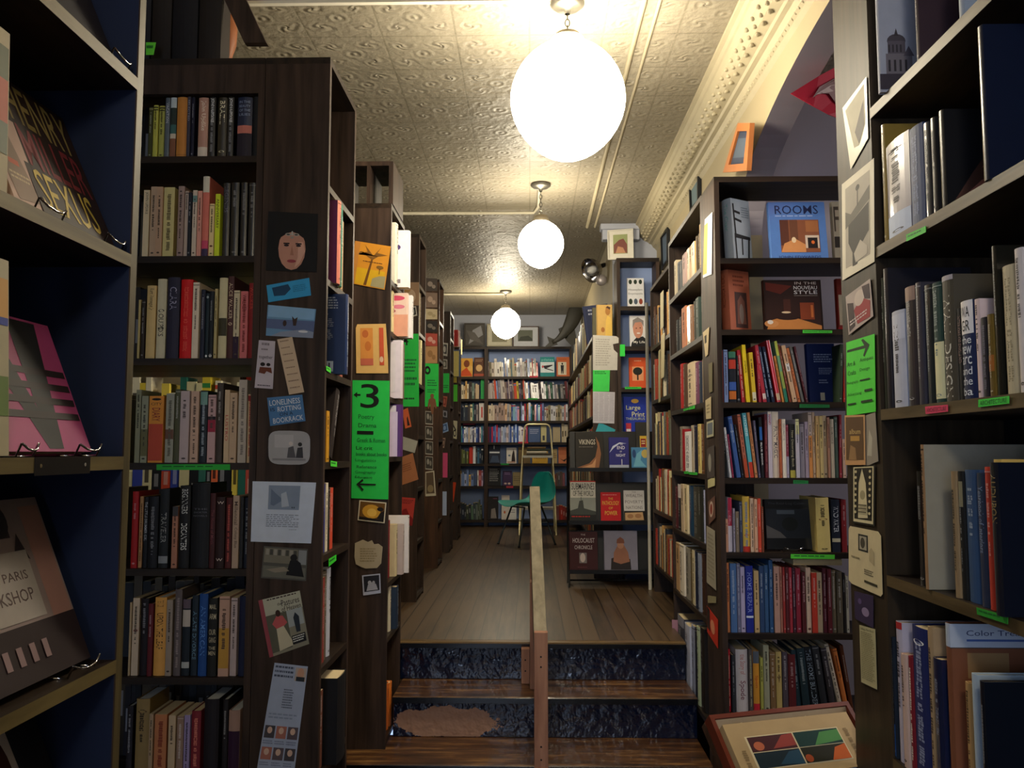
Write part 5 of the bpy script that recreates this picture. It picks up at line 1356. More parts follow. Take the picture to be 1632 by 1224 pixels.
# bright shelves glimpsed over and between the fiction books, and the stacks beyond
bright = ['e0c840', 'd8d0a0', 'c84c34', '3c8c48', 'e8e0c0', '3848a0', 'e87040', 'd8c070', 'f0e8b0', '1c1c20', '2c6c5c', 'f0d858']
for z in (.38, .72, 1.05, 1.38, 1.70, 2.02, 2.36): massrow(-1.87, -.83, 3.69, z, .17, .26, bright, tmin=.02, tmax=.05)
for lb, Y, Xx, zt in ENDS:
    for z in (.76, 1.08, 1.40, 1.72, 2.04, 2.36, 2.66):
        if z + .3 > zt: continue
        massrow(Xx - 1.07, Xx - .24, Y + .02, z, .17, .25, warm + cool, tmin=.02, tmax=.04)
dark = ['1a1512', '241c18', '14161c', '2c2420', '1c1a22', '302820', '20242a']  # near-black books added at the back to darken the gaps
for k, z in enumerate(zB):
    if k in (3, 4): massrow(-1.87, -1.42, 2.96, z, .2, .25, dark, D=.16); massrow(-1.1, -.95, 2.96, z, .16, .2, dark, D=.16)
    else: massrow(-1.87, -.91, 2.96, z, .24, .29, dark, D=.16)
bpy.context.view_layer.update()
for o in SUNK:
    for q in [o] + list(o.children):
        Mq = o.matrix_basis if q is o else o.matrix_basis @ q.matrix_basis
        vv = [Mq @ v.co for v in q.data.vertices]
        for k, mt in enumerate(q.data.materials):
            m.add(vv, [tuple(p.vertices) for p in q.data.polygons if p.material_index == k], mt) if k == 0 else None
            if k:
                base_i = len(m.v) - len(vv)
                for p in q.data.polygons:
                    if p.material_index == k: m.f.append([base_i + i for i in p.vertices]); m.m.append(m.mi(mt)); m.sm.append(False)
    for q in list(o.children): bpy.data.objects.remove(q)
    bpy.data.objects.remove(o)
o = m.build('distant_books'); tag(o, 'the many small books filling the back wall shelves and the stacks beyond', 'books', None, 'stuff')

# ================================================================ papers, cards and signs
GP = 'cards pinned to the postcard panel'
PB = ('Y', 2.699)
PT_ = ('X', .799)
for q, c, lb in (([(1053, 468), (1058, 462), (1058, 520), (1053, 526)], 'b8b090', 'cream paper on the front of the narrow bookcase with pinned papers, topmost'), ([(1054, 535), (1060, 530), (1059, 600), (1054, 604)], 'c8bc98', 'long cream paper, middle of the narrow bookcase with pinned papers'), ([(1050, 560), (1053, 556), (1053, 640), (1050, 642)], 'a8a080', 'thin olive paper, lowest on the narrow bookcase with pinned papers')): card('pinned_paper', lb, 'paper', PT_, q, c)
card('photo_print', 'dark portrait photo of a pale woman wearing a silver headpiece', 'photo', PB, [(428, 337), (507, 341), (505, 434), (424, 431)], '0c0b10',
     [('e', .5, .62, .27, .36, 'c08c7c'), ('p', [(.14, .5), (.14, .02), (.86, .02), (.86, .5), (.79, .66), (.74, .44), (.6, .36), (.5, .33), (.4, .36), (.26, .44), (.21, .66)], '0f0d10'), ('p', [(.62, .5), (.72, .5), (.76, .66), (.66, .86), (.56, .94), (.62, .76)], 'd8a898'), ('r', .33, .52, .45, .545, '2a1c20'), ('r', .57, .52, .69, .545, '2a1c20'),
      ('e', .39, .565, .05, .02, '241820'), ('e', .63, .565, .05, .02, '241820'), ('p', [(.5, .56), (.54, .73), (.47, .73)], 'a87464'), ('e', .5, .83, .09, .028, '98404c'), ('e', .42, .38, .06, .025, 'a8a4a0'), ('e', .58, .38, .06, .025, 'a8a4a0'), ('e', .42, .38, .035, .012, '3c3434'), ('e', .58, .38, .035, .012, '3c3434'), ('e', .5, .36, .02, .04, 'b8b4b0'), ('e', .5, .43, .035, .02, '989490')], GP)
card('postcard', 'bright blue card with dark figures, tilted below the portrait photo', 'postcard', PB, [(425, 455), (493, 443), (496, 471), (428, 482)], '38a0dc', [('p', [(.12, .2), (.5, .15), (.55, .45), (.4, .75), (.15, .7)], '1c4468'), ('m', .6, .3, .92, .7, 4, '2878a8')], GP)
card('postcard', 'beach postcard of people leaping in the waves', 'postcard', PB, [(427, 486), (504, 493), (499, 539), (424, 535)], '6c98c4', [('r', .02, .0, .98, .38, '88b4e0'), ('p', [(.0, .45), (1, .42), (1, .8), (0, .75)], '5c6c98'), ('p', [(.3, .85), (.8, .72), (1, .8), (1, 1), (.1, 1)], '8c98b4'), ('p', [(.52, .3), (.58, .4), (.64, .32), (.62, .62), (.56, .62)], '3c2c2c'), ('e', .38, .56, .04, .1, '3c2c2c'), ('e', .78, .8, .1, .04, 'd8dce8')], GP)
card('bookmark', 'white bookmark with two small reading figures', 'bookmark', PB, [(413, 542), (439, 544), (435, 620), (406, 618)], 'c4bccc', [('m', .2, .05, .7, .16, 1, '7c7480'), ('m', .2, .17, .65, .24, 1, '7c7480'), ('t', 'together', .1, .31, .9, .4, '38303c'), ('e', .35, .5, .14, .04, '20181c'), ('e', .68, .5, .12, .035, '20181c'), ('p', [(.15, .68), (.2, .56), (.85, .56), (.92, .68), (.6, .64), (.5, .7)], '6c3828'), ('m', .15, .93, .85, .97, 1, '38303c')], GP)
card('bookmark', 'long tan bookmark tilted beside the reading figures', 'bookmark', PB, [(442, 541), (466, 537), (485, 625), (461, 629)], 'd0b8a0', [('m', .15, .04 + .12 * i, .85, .08 + .12 * i, 1, '8c7464') for i in range(8)], GP)
card('postcard', 'blue card lettered Loneliness is rotting on a bookrack', 'postcard', PB, [(426, 634), (482, 629), (487, 671), (431, 679)], '4c7cb4', [('t', 'LONELINESS', .05, .1, .92, .3, 'dce4f0'), ('t', 'IS', .06, .38, .18, .5, '1c2434'), ('t', 'ROTTING', .26, .36, .92, .54, 'dce4f0'), ('t', 'ON A', .3, .58, .68, .7, '1c2434'), ('t', 'BOOKRACK', .1, .75, .95, .94, 'dce4f0')], GP)
rnd = [(.5 + .5 * (abs(math.cos(a)) ** .45) * (1 if math.cos(a) > 0 else -1), .5 - .5 * (abs(math.sin(a)) ** .45) * (1 if math.sin(a) > 0 else -1)) for a in [2 * math.pi * i / 28 for i in range(28)]]
card('cartoon_clipping', 'grey cartoon clipping shaped like a television screen', 'clipping', PB, [(428, 686), (495, 687), (494, 741), (428, 740)], 'a8a8b0', [('r', .15, .12, .6, .5, 'b8b8c0'), ('p', [(.45, .8), (.48, .5), (.6, .45), (.66, .8)], '585860'), ('p', [(.66, .8), (.7, .5), (.82, .48), (.84, .8)], '3c3c44'), ('e', .54, .38, .05, .06, 'd0c8c8'), ('e', .76, .4, .05, .06, '2c2c30'), ('r', .1, .82, .9, .88, '88888f')], GP, outline=rnd)
card('paper_sheet', 'large white sheet with a drawing and a paragraph', 'paper', PB, [(403, 767), (504, 769), (496, 866), (400, 863)], 'ccd8f0', [('r', .26, .06, .76, .46, '8898b4'), ('p', [(.3, .12), (.5, .3), (.35, .4), (.3, .38)], '6c7c98'), ('p', [(.46, .2), (.54, .16), (.6, .4), (.48, .42)], 'b4c0d4'), ('t', ',,', .64, .41, .69, .44, '202838'), ('m', .24, .54, .77, .76, 7, '8c98b0'), ('m', .62, .78, .76, .8, 1, '8c98b0')], GP)
card('postcard', 'black and white postcard of a person reading by bookshelves', 'postcard', PB, [(421, 870), (491, 875), (488, 926), (416, 921)], '545450', [('r', .03, .05, .78, .5, '7c786c')] + [('r', .06 + .09 * i, .08, .13 + .09 * i, .26, ('98948c', '484844')[i % 2]) for i in range(8)] + [('r', .8, .05, .98, .5, '8c9094'), ('r', .03, .6, .98, .95, '6c6c64'), ('p', [(.55, .85), (.62, .4), (.7, .3), (.86, .45), (.95, .88)], '14141a'), ('e', .7, .3, .08, .11, '1c1a1c'), ('p', [(.1, .72), (.5, .6), (.62, .72), (.3, .8)], '8c8478')], GP)
card('paperback_cover', 'paperback cover titled The Pastures of Heaven with a woman in pink', 'book cover', PB, [(412, 957), (478, 941), (493, 1026), (430, 1048)], '8c8878',
     [('r', 0, 0, .1, 1, '984854'), ('r', .1, 0, 1, .3, 'b8b8a8'), ('m', .2, .02, .9, .07, 1, '3c2c30'), ('t', 'the', .42, .12, .52, .17, '302028'), ('t', 'Pastures', .52, .09, .95, .2, '302028'), ('t', 'of Heaven', .5, .21, .97, .3, '302028'), ('r', .1, .3, .6, .95, '5c5c50'), ('r', .6, .3, .98, .6, 'a4acb0'),
      ('p', [(.22, .46), (.35, .34), (.5, .36), (.58, .5), (.46, .56), (.3, .56)], 'c05c60'), ('e', .4, .3, .06, .06, '3c2820'), ('p', [(.3, .56), (.48, .54), (.66, .92), (.28, .95)], 'c8c0a8'), ('p', [(.74, .45), (.8, .36), (.88, .45), (.86, .72), (.76, .72)], '28303c'), ('r', .62, .76, .96, .92, '1c1c20'), ('m', .64, .78, .94, .9, 3, 'd8d8d4')], GP)
card('clipping', 'long pale newspaper strip with small portrait photos, lowest on the panel', 'clipping', PB, [(438, 1056), (491, 1062), (468, 1240), (408, 1236)], 'a4b0cc',
     [('m', .05, .02, .6, .14, 3, '485068'), ('r', .66, .02, .98, .14, 'b8a8a0'), ('e', .82, .07, .1, .05, 'c89880'), ('r', .7, .1, .95, .14, '2c3038'), ('m', .4, .22, .7, .4, 8, '5c6478'), ('m', .08, .44, .9, .5, 2, '8894b0')] + [('r', .04 + .32 * i, .55 + .19 * j, .32 + .32 * i, .66 + .19 * j, ('48444c', 'a86c60', '5c5058')[(i + j) % 3]) for i in range(3) for j in range(2)] + [('e', .18 + .32 * i, .59 + .19 * j, .07, .03, 'd0b0a0') for i in range(3) for j in range(2)] + [('m', .04 + .32 * i, .68 + .19 * j, .32 + .32 * i, .72 + .19 * j, 2, '78809c') for i in range(3) for j in range(2)], GP)
# --- number 3 panel
PC = ('Y', 3.669); G3 = 'papers pinned to the number 3 panel'
card('postcard', 'amber print of palm trees, tilted at the top of the panel', 'postcard', PC, [(566, 384), (623, 393), (613, 462), (556, 451)], 'd08c28', [('r', .0, .6, .95, .98, 'd0a41c'), ('p', [(.4, .98), (.52, .35), (.57, .35), (.48, .98)], '6c4418'), ('p', [(.55, .38), (.2, .22), (.1, .3), (.4, .2), (.3, .06), (.56, .28), (.75, .06), (.66, .2), (.95, .22), (.7, .28)], '7c5420'), ('m', .3, .42, .9, .46, 1, '5c3818'), ('p', [(.6, .98), (.62, .8), (.8, .72), (.98, .7), (.98, .98)], '98906c'), ('r', .78, .5, .8, .68, '6c4418'), ('e', .79, .52, .1, .04, '7c5820'), ('r', 0, 0, .16, .98, 'c08038')], G3)
card('postcard', 'cream card with two orange patterned strips', 'postcard', PC, [(567, 517), (617, 516), (619, 595), (568, 595)], 'e4b870', [('r', .14, .08, .54, .72, 'e09448'), ('e', .3, .2, .1, .08, 'c86c38'), ('e', .38, .45, .1, .1, 'd07838'), ('r', .14, .7, .54, .84, 'c86850'), ('r', .74, .08, .88, .84, 'd05838'), ('e', .8, .72, .06, .06, 'e4c0a0')], G3, outline=[(.05, 0), (0, .08), (0, 1), (1, 1), (1, .7), (.96, 0)])
GSIGN = '28c850'
card('aisle_sign', 'bright green aisle sign with a large black 3 and subjects', 'sign', PC, [(562, 606), (621, 607), (619, 796), (560, 794)], GSIGN,
     [('t', '3', .22, .03, .72, .235, '101410'), ('p', [(.03, .125), (.13, .1), (.13, .117), (.22, .117), (.22, .133), (.13, .133), (.13, .15)], '101410'), ('t', 'Poetry', .17, .29, .6, .34, '187038'), ('t', 'Drama', .17, .365, .66, .4, '145c30'), ('r', .14, .43, .58, .46, '101410'), ('t', 'Greek & Roman', .14, .49, .9, .525, '186c38'), ('t', 'Lit crit', .12, .56, .56, .59, '103c20'), ('t', 'books about books', .12, .61, .94, .64, '145030'), ('t', 'Linguistics', .1, .665, .66, .695, '187038'), ('t', 'Reference', .14, .72, .68, .745, '145030'), ('t', 'Geography', .1, .765, .66, .795, '187038'), ('t', 'Education', .1, .81, .56, .83, '103820'),
      ('p', [(.14, .88), (.3, .835), (.33, .85), (.23, .873), (.66, .873), (.66, .887), (.23, .887), (.34, .925), (.3, .935)], '101410')], 'green aisle signs')
card('postcard', 'sunset postcard with a lone tree below the number 3 sign', 'postcard', PC, [(573, 797), (616, 801), (613, 834), (570, 829)], 'dcd0b4', [('r', .04, .05, .96, .95, '6c4818'), ('e', .48, .5, .34, .34, 'd09830'), ('e', .5, .55, .18, .2, 'e8b850'), ('p', [(.04, .8), (.96, .85), (.96, .95), (.04, .95)], '1c1410'), ('e', .8, .35, .12, .1, '1c1410'), ('p', [(.7, .8), (.82, .5), (.96, .4), (.96, .9)], '1c1410')], G3)
torn = [(.3, 0), (.02, .12), (0, .6), (.05, .85), (.25, .95), (.4, 1), (.8, .98), (.95, .82), (1, .25), (.85, .14), (.7, .16), (.62, .02), (.48, .08)]
card('torn_paper', 'torn piece of stained brown paper', 'paper', PC, [(565, 860), (610, 860), (610, 906), (565, 906)], 'b0a084', [('m', .2, .3, .8, .8, 6, '90805f')], G3, outline=torn)
card('photo_print', 'small black and white photo, lowest on the number 3 panel', 'photo', PC, [(577, 917), (606, 914), (607, 945), (579, 949)], 'b8bcd0', [('r', .08, .06, .94, .84, '24242c'), ('p', [(.2, .8), (.3, .5), (.5, .4), (.75, .5), (.85, .8)], 'a8a8b4'), ('e', .4, .4, .1, .1, 'b0b0b8'), ('e', .62, .42, .08, .09, 'a8a8b0')], G3)
# --- second sign panel
PD = ('Y', 5.119); GD = 'papers pinned to the second sign panel'
card('photo_print', 'brownish painting print high on the second sign panel', 'print', PD, [(641, 450), (668, 450), (668, 487), (641, 487)], '8c7058', [('e', .5, .6, .3, .3, 'b09880'), ('e', .3, .3, .2, .15, '9c7848')], GD)
card('photo_print', 'tiny white bordered photo under the painting print', 'photo', PD, [(652, 490), (663, 488), (665, 503), (654, 506)], 'b8b4ac', [('r', .12, .1, .88, .86, '2c2c2c'), ('e', .5, .5, .2, .28, '8c8c88')], GD)
card('photo_print', 'tiny photo half hidden beside the white paperback', 'photo', PD, [(652, 510), (658, 510), (658, 524), (652, 524)], 'a8a8a0', [('r', .1, .1, .9, .9, '4c4c4c')], GD)
card('aisle_sign', 'green aisle sign behind the number 3 panel, partly hidden by books', 'sign', PD, [(638, 532), (667, 532), (668, 648), (637, 648)], GSIGN, [('t', '4', .1, .03, .45, .16, '101410'), ('m', .2, .35, .9, .55, 4, '186838'), ('m', .2, .6, .9, .75, 2, '186838'), ('m', .1, .88, .8, .93, 1, '103820')], 'green aisle signs')
card('postcard', 'small orange card with a dark figure below the green sign', 'postcard', PD, [(641, 654), (650, 650), (656, 680), (646, 683)], 'd0643c', [('p', [(.4, .9), (.5, .5), (.7, .4), (.8, .9)], '2c1c1c')], GD)
card('torn_paper', 'white torn sheet with a crooked edge on the second sign panel', 'paper', PD, [(637, 694), (666, 703), (661, 722), (637, 715)], 'a8a8a0', [], GD)
card('paper_sheet', 'brown sheet with faint writing, tilted', 'paper', PD, [(636, 730), (658, 722), (667, 764), (638, 774)], 'a86c48', [('m', .2, .3, .8, .6, 4, '7c4c30')], GD)
card('postcard', 'red card with a mountain shape, lowest on the second sign panel', 'postcard', PD, [(637, 792), (662, 794), (657, 838), (634, 834)], 'b83c34', [('p', [(.0, .8), (.3, .45), (.5, .4), (.7, .6), (1, .75), (1, 1), (0, 1)], '80181c'), ('m', .1, .08, .9, .25, 3, '601c1c')], GD)
# --- reddish panel
PE = ('Y', 6.599); GE = 'pictures pinned to the reddish panel'
for a0, a1, c1, c2, lb in ((443, 464, '48403c', '8c8078', 'dark collage picture at the top of the reddish panel'), (466, 490, '806c60', 'b09888', 'pinkish collage picture under the dark one'), (492, 509, 'c0b090', 'a89878', 'cream sheet in the middle of the reddish panel'),
                           (511, 529, '2c2828', '787068', 'small dark photo on the reddish panel'), (531, 552, 'b04c40', 'd09c90', 'red and pink picture on the reddish panel'), (551, 579, 'b88c60', '987048', 'tan rounded card above the green sign')):
    card('picture_card', lb, 'picture', PE, [(678, a0), (697, a0 + 1), (697, a1), (678, a1)], c1, [('e', .4, .45, .22, .2, c2), ('e', .7, .65, .16, .15, c2)], GE)
card('aisle_sign', 'green aisle sign with a round black digit on the reddish panel', 'sign', PE, [(677, 579), (699, 580), (699, 648), (677, 648)], GSIGN, [('e', .2, .16, .22, .1, '101410'), ('e', .2, .16, .1, .045, GSIGN), ('m', .2, .38, .9, .55, 3, '186838'), ('m', .2, .6, .8, .7, 2, '186838')], 'green aisle signs')
card('paper_figure', 'brown paper cut-out of a little person over the green sign', 'cut-out', PE, [(681, 627), (697, 627), (697, 660), (681, 660)], '7c5038', [], GE, outline=[(.4, .02), (.3, .1), (.36, .22), (.15, .3), (.05, .7), (.15, .75), (.3, .5), (.3, .7), (.45, 1), (.6, 1), (.68, .6), (.85, .75), (.95, .68), (.82, .3), (.62, .22), (.68, .1), (.58, .02)], lift=.004)
for i in range(4): card('photo_print', 'black and white photo, %s in the strip below the paper cut-out' % ('topmost', 'second', 'third', 'lowest')[i], 'photo', PE, [(678, 655 + 24 * i), (690, 656 + 24 * i), (690, 677 + 24 * i), (678, 676 + 24 * i)], 'a8a49c', [('r', .05, .05, .95, .92, '3c3834'), ('e', .35, .4, .16, .22, '98948c'), ('e', .68, .5, .14, .2, '807c74')], GE)
card('photo_print', 'white bordered brown photo, lowest on the reddish panel', 'photo', PE, [(678, 752), (692, 750), (695, 790), (678, 791)], 'c0b8a4', [('r', .08, .05, .88, .9, '584838'), ('e', .5, .7, .3, .15, '8c7c5c')], GE)
# --- snapshots panel
PF = ('Y', 7.599); GF = 'pictures on the snapshot panel'
for q, c1, c2, lb in (([(704, 546), (714, 547), (713, 568), (704, 566)], 'b8b4ac', '404040', 'upper white bordered snapshot on the far panel'), ([(704, 572), (713, 573), (713, 588), (704, 588)], 'a8a49c', '505048', 'lower white bordered snapshot on the far panel'),
                      ([(705, 631), (713, 632), (711, 649), (704, 647)], 'b0604c', '80302c', 'small red picture under the small green sign'), ([(705, 652), (714, 654), (714, 668), (704, 666)], '2c2c34', '8c8c98', 'small black card on the far panel'),
                      ([(703, 677), (713, 673), (715, 687), (704, 691)], '88a4d0', '385c90', 'small blue photo tilted on the far panel'), ([(705, 698), (710, 698), (708, 714), (703, 713)], 'a88c7c', '4c3434', 'small brown photo, lowest on the far panel')):
    card('photo_print', lb, 'photo', PF, q, c1, [('r', .14, .12, .86, .84, c2), ('e', .5, .5, .2, .25, c1)], GF)
card('aisle_sign', 'smallest green aisle sign, on the far panel', 'sign', PF, [(704, 595), (716, 595), (716, 626), (704, 626)], GSIGN, [('m', .2, .6, .9, .8, 2, '145830')], 'green aisle signs')
PG = ('Y', 8.699)
card('aisle_sign', 'narrow yellow green sign nearest the back shelves', 'sign', PG, [(722, 613), (729, 613), (729, 640), (722, 640)], '5cdc40', [], 'green aisle signs')
card('paper_sheet', 'yellow paper above the narrow green sign', 'paper', PG, [(722, 596), (728, 596), (728, 610), (722, 610)], 'd8c858', [])
card('paper_sheet', 'white paper with a black curved symbol near the back shelves', 'paper', PG, [(721, 670), (729, 671), (728, 700), (721, 698)], 'd8d4b8', [('e', .5, .7, .32, .2, '1c1c1c'), ('e', .5, .7, .2, .12, 'd8d4b8'), ('p', [(.2, .2), (.8, .5), (.7, .58), (.1, .3)], '1c1c1c')])
card('paper_sheet', 'narrow orange strip low near the back shelves', 'paper', PG, [(720, 768), (727, 769), (723, 800), (720, 800)], 'e04c20', [])

# --- papers on the wide stile of the big right bookcase (facing the aisle)
PS = ('X', .849); GT = 'papers pinned to the right edge panel'
card('photo_print', 'glossy photo at the top, shining with reflected lamp light', 'photo', PS, [(1344, 172), (1382, 122), (1385, 220), (1357, 270)], 'd8d0b8', [('p', [(.1, .1), (.9, .06), (.9, .7), (.55, .88), (.3, .8)], 'b0a890'), ('p', [(.4, .6), (.85, .3), (.85, .7), (.55, .86)], '58504c')], GT, gloss=True)
card('photo_print', 'black and white landscape photo with a distant bare tree', 'photo', PS, [(1343, 294), (1394, 252), (1395, 417), (1344, 447)], 'dcd4c0', [('r', .12, .08, .88, .9, 'a49c90'), ('p', [(.12, .32), (.3, .38), (.6, .3), (.88, .22), (.88, .36), (.12, .5)], '5c5850'), ('p', [(.22, .48), (.85, .38), (.85, .66), (.5, .8), (.5, .92), (.35, .92), (.35, .78), (.22, .66)], '282624'), ('r', .5, .14, .53, .34, '403c38'), ('e', .52, .16, .06, .03, '302c28'), ('p', [(.4, .8), (.6, .7), (.8, .8), (.8, .88), (.45, .9)], 'b8b0a4')], GT)
card('photo_print', 'black and white photo with a red garment, tilted', 'photo', PS, [(1349, 473), (1388, 444), (1393, 504), (1354, 534)], 'b0a09c', [('p', [(.05, .2), (.3, .3), (.3, .9), (.05, .95)], '3c2c30'), ('p', [(.3, .5), (.6, .3), (.95, .55), (.9, .95), (.4, .9)], '98202c'), ('e', .55, .28, .2, .2, 'c8b8b0'), ('p', [(.68, .05), (.95, .1), (.95, .5), (.75, .4)], '38202c'), ('m', .1, .7, .8, .85, 2, 'd8c8c8')], GT)
card('aisle_sign', 'green sign with a black arrow pointing right and crossed-out words', 'sign', PS, [(1350, 546), (1395, 532), (1397, 656), (1351, 663)], '50dc3c', [('p', [(.04, .11), (.66, .11), (.56, .03), (.62, .02), (.84, .12), (.66, .26), (.62, .24), (.7, .15), (.04, .14)], '103410'), ('t', 'Art &', .04, .28, .34, .34, '186820'), ('t', 'Antiques', .5, .27, .95, .33, '186820'), ('t', 'Crafts', .06, .4, .36, .46, '186820'), ('t', 'Design', .5, .4, .84, .45, '186820'), ('t', 'Photography', .03, .54, .44, .59, '186820'), ('r', .5, .55, .84, .57, '103410'), ('t', 'Advertising', .06, .7, .56, .75, '186820'), ('r', .66, .69, .92, .72, '103410'), ('r', .06, .84, .36, .86, '103410'), ('r', .54, .83, .92, .86, '103410')], 'green aisle signs')
card('postcard', 'grey card with a pale figure, partly under the brown one', 'postcard', PS, [(1376, 664), (1396, 657), (1401, 735), (1378, 745)], '988e80', [('p', [(.3, .8), (.5, .3), (.7, .5), (.6, .85)], 'b8b0a0')], GT)
card('postcard', 'brown sepia card with a pale border below the green arrow sign', 'postcard', PS, [(1349, 662), (1381, 661), (1382, 741), (1350, 741)], 'c89868', [('r', .06, .04, .94, .9, '64482c'), ('r', .3, .42, .75, .52, 'b88c44'), ('t', 'album', .25, .28, .8, .38, 'd0b070'), ('p', [(.2, .9), (.3, .6), (.55, .66), (.6, .9)], '98744c')], GT, lift=.004)
card('bookplate', 'black and cream woodcut of a robed figure', 'print', PS, [(1360, 743), (1396, 741), (1395, 839), (1360, 833)], '28241c', [('r', .05, .02, .95, .97, 'd8cca4'), ('r', .1, .04, .9, .92, '28241c'), ('p', [(.28, .9), (.3, .3), (.45, .05), (.62, .3), (.72, .88)], 'd8cca4'), ('e', .48, .5, .12, .08, 'a89c78')] + [('e', .17, .1 + .1 * i, .05, .025, 'd0c498') for i in range(8)] + [('e', .82, .1 + .1 * i, .05, .025, 'd0c498') for i in range(8)] + [('r', .3, .66 + .06 * i, .7, .68 + .06 * i, '5c5440') for i in range(3)], GT)
card('clipping', 'cream newspaper cartoon with rounded corners and a framed face', 'clipping', PS, [(1354, 838), (1405, 848), (1408, 952), (1354, 928)], 'd4c49c', [('r', .32, .1, .62, .38, '30302c'), ('r', .36, .13, .58, .35, 'a8a08c'), ('e', .46, .24, .07, .09, '4c483c'), ('p', [(.66, .34), (.72, .28), (.8, .34), (.8, .56), (.66, .5)], 'b8a884'), ('m', .5, .66, .78, .76, 3, '58503c'), ('r', .5, .84, .88, .88, '3c3828'), ('m', .1, .5, .4, .56, 1, '8c8060')], GT, outline=[(.05, 0), (0, .05), (0, .96), (.1, 1), (.95, 1), (1, .95), (1, .06), (.92, 0)])
card('postcard', 'dim purple photo card below the cartoon', 'postcard', PS, [(1363, 942), (1393, 950), (1393, 1001), (1364, 986)], '382c4c', [('e', .6, .6, .2, .15, '8c7ca0'), ('e', .3, .3, .1, .1, '60507c')], GT)
card('clipping', 'narrow pale yellow clipping of small print, lowest on the right edge panel', 'clipping', PS, [(1371, 996), (1396, 1003), (1399, 1099), (1374, 1087)], 'b8b088', [('t', 'Selling a Rare Book', .08, .03, .92, .08, '403c28'), ('m', .08, .1, .92, .93, 26, '8c8460')], GT)

# --- papers on the end of the wide right bookcase, facing the aisle
PR = ('X', .7335); GQ = 'papers pinned to the end of the wide right bookcase'
for q, c, els, lb in (([(1124, 350), (1136, 338), (1135, 437), (1121, 443)], 'dcdce4', [('r', .0, .1, .45, .95, 'c0b45c')], 'tall white and yellow leaflet at the top'),
    ([(1121, 530), (1131, 521), (1129, 565), (1125, 569)], 'c8b48c', [('r', .2, .2, .6, .5, '3c3428')], 'small tapering cream card'),
    ([(1130, 580), (1136, 577), (1136, 624), (1131, 626)], '6c6448', [], 'narrow olive card'),
    ([(1125, 638), (1134, 632), (1134, 667), (1126, 668)], 'c4b48c', [('m', .2, .3, .8, .8, 3, '8c8060')], 'small cream note'),
    ([(1127, 673), (1138, 669), (1138, 695), (1127, 698)], 'b8b494', [('r', .12, .12, .88, .85, '687078')], 'small photo with cream border'),
    ([(1127, 716), (1139, 709), (1140, 762), (1128, 762)], '4c4440', [('e', .4, .5, .2, .3, '989488')], 'dark photo of small figures'),
    ([(1129, 765), (1140, 759), (1140, 774), (1129, 778)], 'c8c08c', [], 'small pale yellow slip'),
    ([(1129, 800), (1140, 790), (1141, 825), (1131, 836)], '6c4c40', [('e', .45, .45, .3, .35, 'c8b0a0'), ('e', .45, .45, .18, .24, '8c3c2c')], 'brown card with a pale oval'),
    ([(1127, 838), (1140, 846), (1142, 941), (1127, 928)], 'a8a08c', [('m', .15, .1, .85, .9, 12, '908874')], 'long grey note'),
    ([(1129, 949), (1142, 951), (1142, 961), (1129, 961)], '98906c', [], 'small torn tan paper'),
    ([(1127, 965), (1145, 988), (1145, 1034), (1128, 1007)], 'c83420', [('e', .55, .5, .2, .25, 'e0906c'), ('r', .02, .0, .3, .8, '302420')], 'glossy red book cover')):
    card('pinned_paper', lb + ', end of the wide right bookcase', 'paper', PR, q, c, els, GQ)
# --- end of the low bookcase and nearby
PV = ('Y', 6.099)
card('map_sheet', 'white scribbled map sheet with a notched right edge', 'paper', PV, [(945, 534), (986, 536), (985, 590), (945, 590)], 'c8c4bc', [('m', .1, .1, .7, .9, 12, 'a8a49c')], None, outline=[(0, 0), (0, 1), (.97, 1), (.97, .5), (.82, .4), (.78, .24), (1, .2), (1, .05), (.9, .0)])
card('aisle_sign', 'plain green square sheet between the map and the printed list', 'sign', PV, [(945, 590), (972, 590), (971, 624), (945, 624)], '44d858', [('m', .1, .06, .85, .22, 2, '1c6c30')], 'green aisle signs')
card('printed_list', 'white printed list in columns below the green square', 'paper', PV, [(945, 624), (980, 625), (979, 675), (945, 674)], 'ccc8d0', [('m', .05 + .24 * i, .05, .25 + .24 * i, .95, 18, 'a8a4b0') for i in range(4)])
card('paper_sheet', 'turquoise paper triangle above the Vikings book', 'paper', PV, [(951, 675), (981, 675), (981, 689), (949, 689)], '3ca8b8', [], None, outline=[(.1, 0), (0, 1), (.95, 1), (1, .7), (.35, .05)])
card('shelf_label', 'small green slip hanging at the slim bookcase edge', 'label', PV, [(988, 549), (996, 549), (996, 568), (988, 568)], '38d84c', [], 'shelf labels')
# shelf labels on the board edges
GLb = 'shelf labels'
def lab(px, plane, label, col='38c840', txt=None, ink='146828'):
    els = [('t', txt, .06, .2, .94, .8, ink)] if txt else [('m', .08, .25, .92, .75, 1, ink)]
    card('shelf_label', label + ' label on a shelf edge', 'label', plane, px, col, els, GLb)
lab([(250, 740), (367, 740), (367, 749), (250, 749)], ('Y', 2.699), 'long dark green written', '28a838')
lab([(233, 68), (249, 68), (245, 88), (233, 88)], ('Y', 2.699), 'small bright green folded, top of fiction bookcase', '6cdc3c')
lab([(519, 583), (526, 587), (526, 595), (519, 590)], ('X', -.664), 'tiny green, under the navy barcode book', '50dc3c')
lab([(526, 734), (536, 736), (536, 744), (526, 743)], ('X', -.664), 'small green, second on the postcard end bookcase', '50dc3c')
lab([(523, 891), (535, 884), (535, 893), (523, 903)], ('X', -.664), 'bright green, slanting above the leaning grey books', '38d830')
lab([(1279, 526), (1326, 527), (1326, 531), (1279, 531)], ('Y', 3.299), 'bright green interior design', '50d040', 'Interior Design', '187020')
lab([(1274, 644), (1322, 645), (1322, 650), (1274, 650)], ('Y', 3.299), 'dark green, below the leaning navy book', '1c7038')
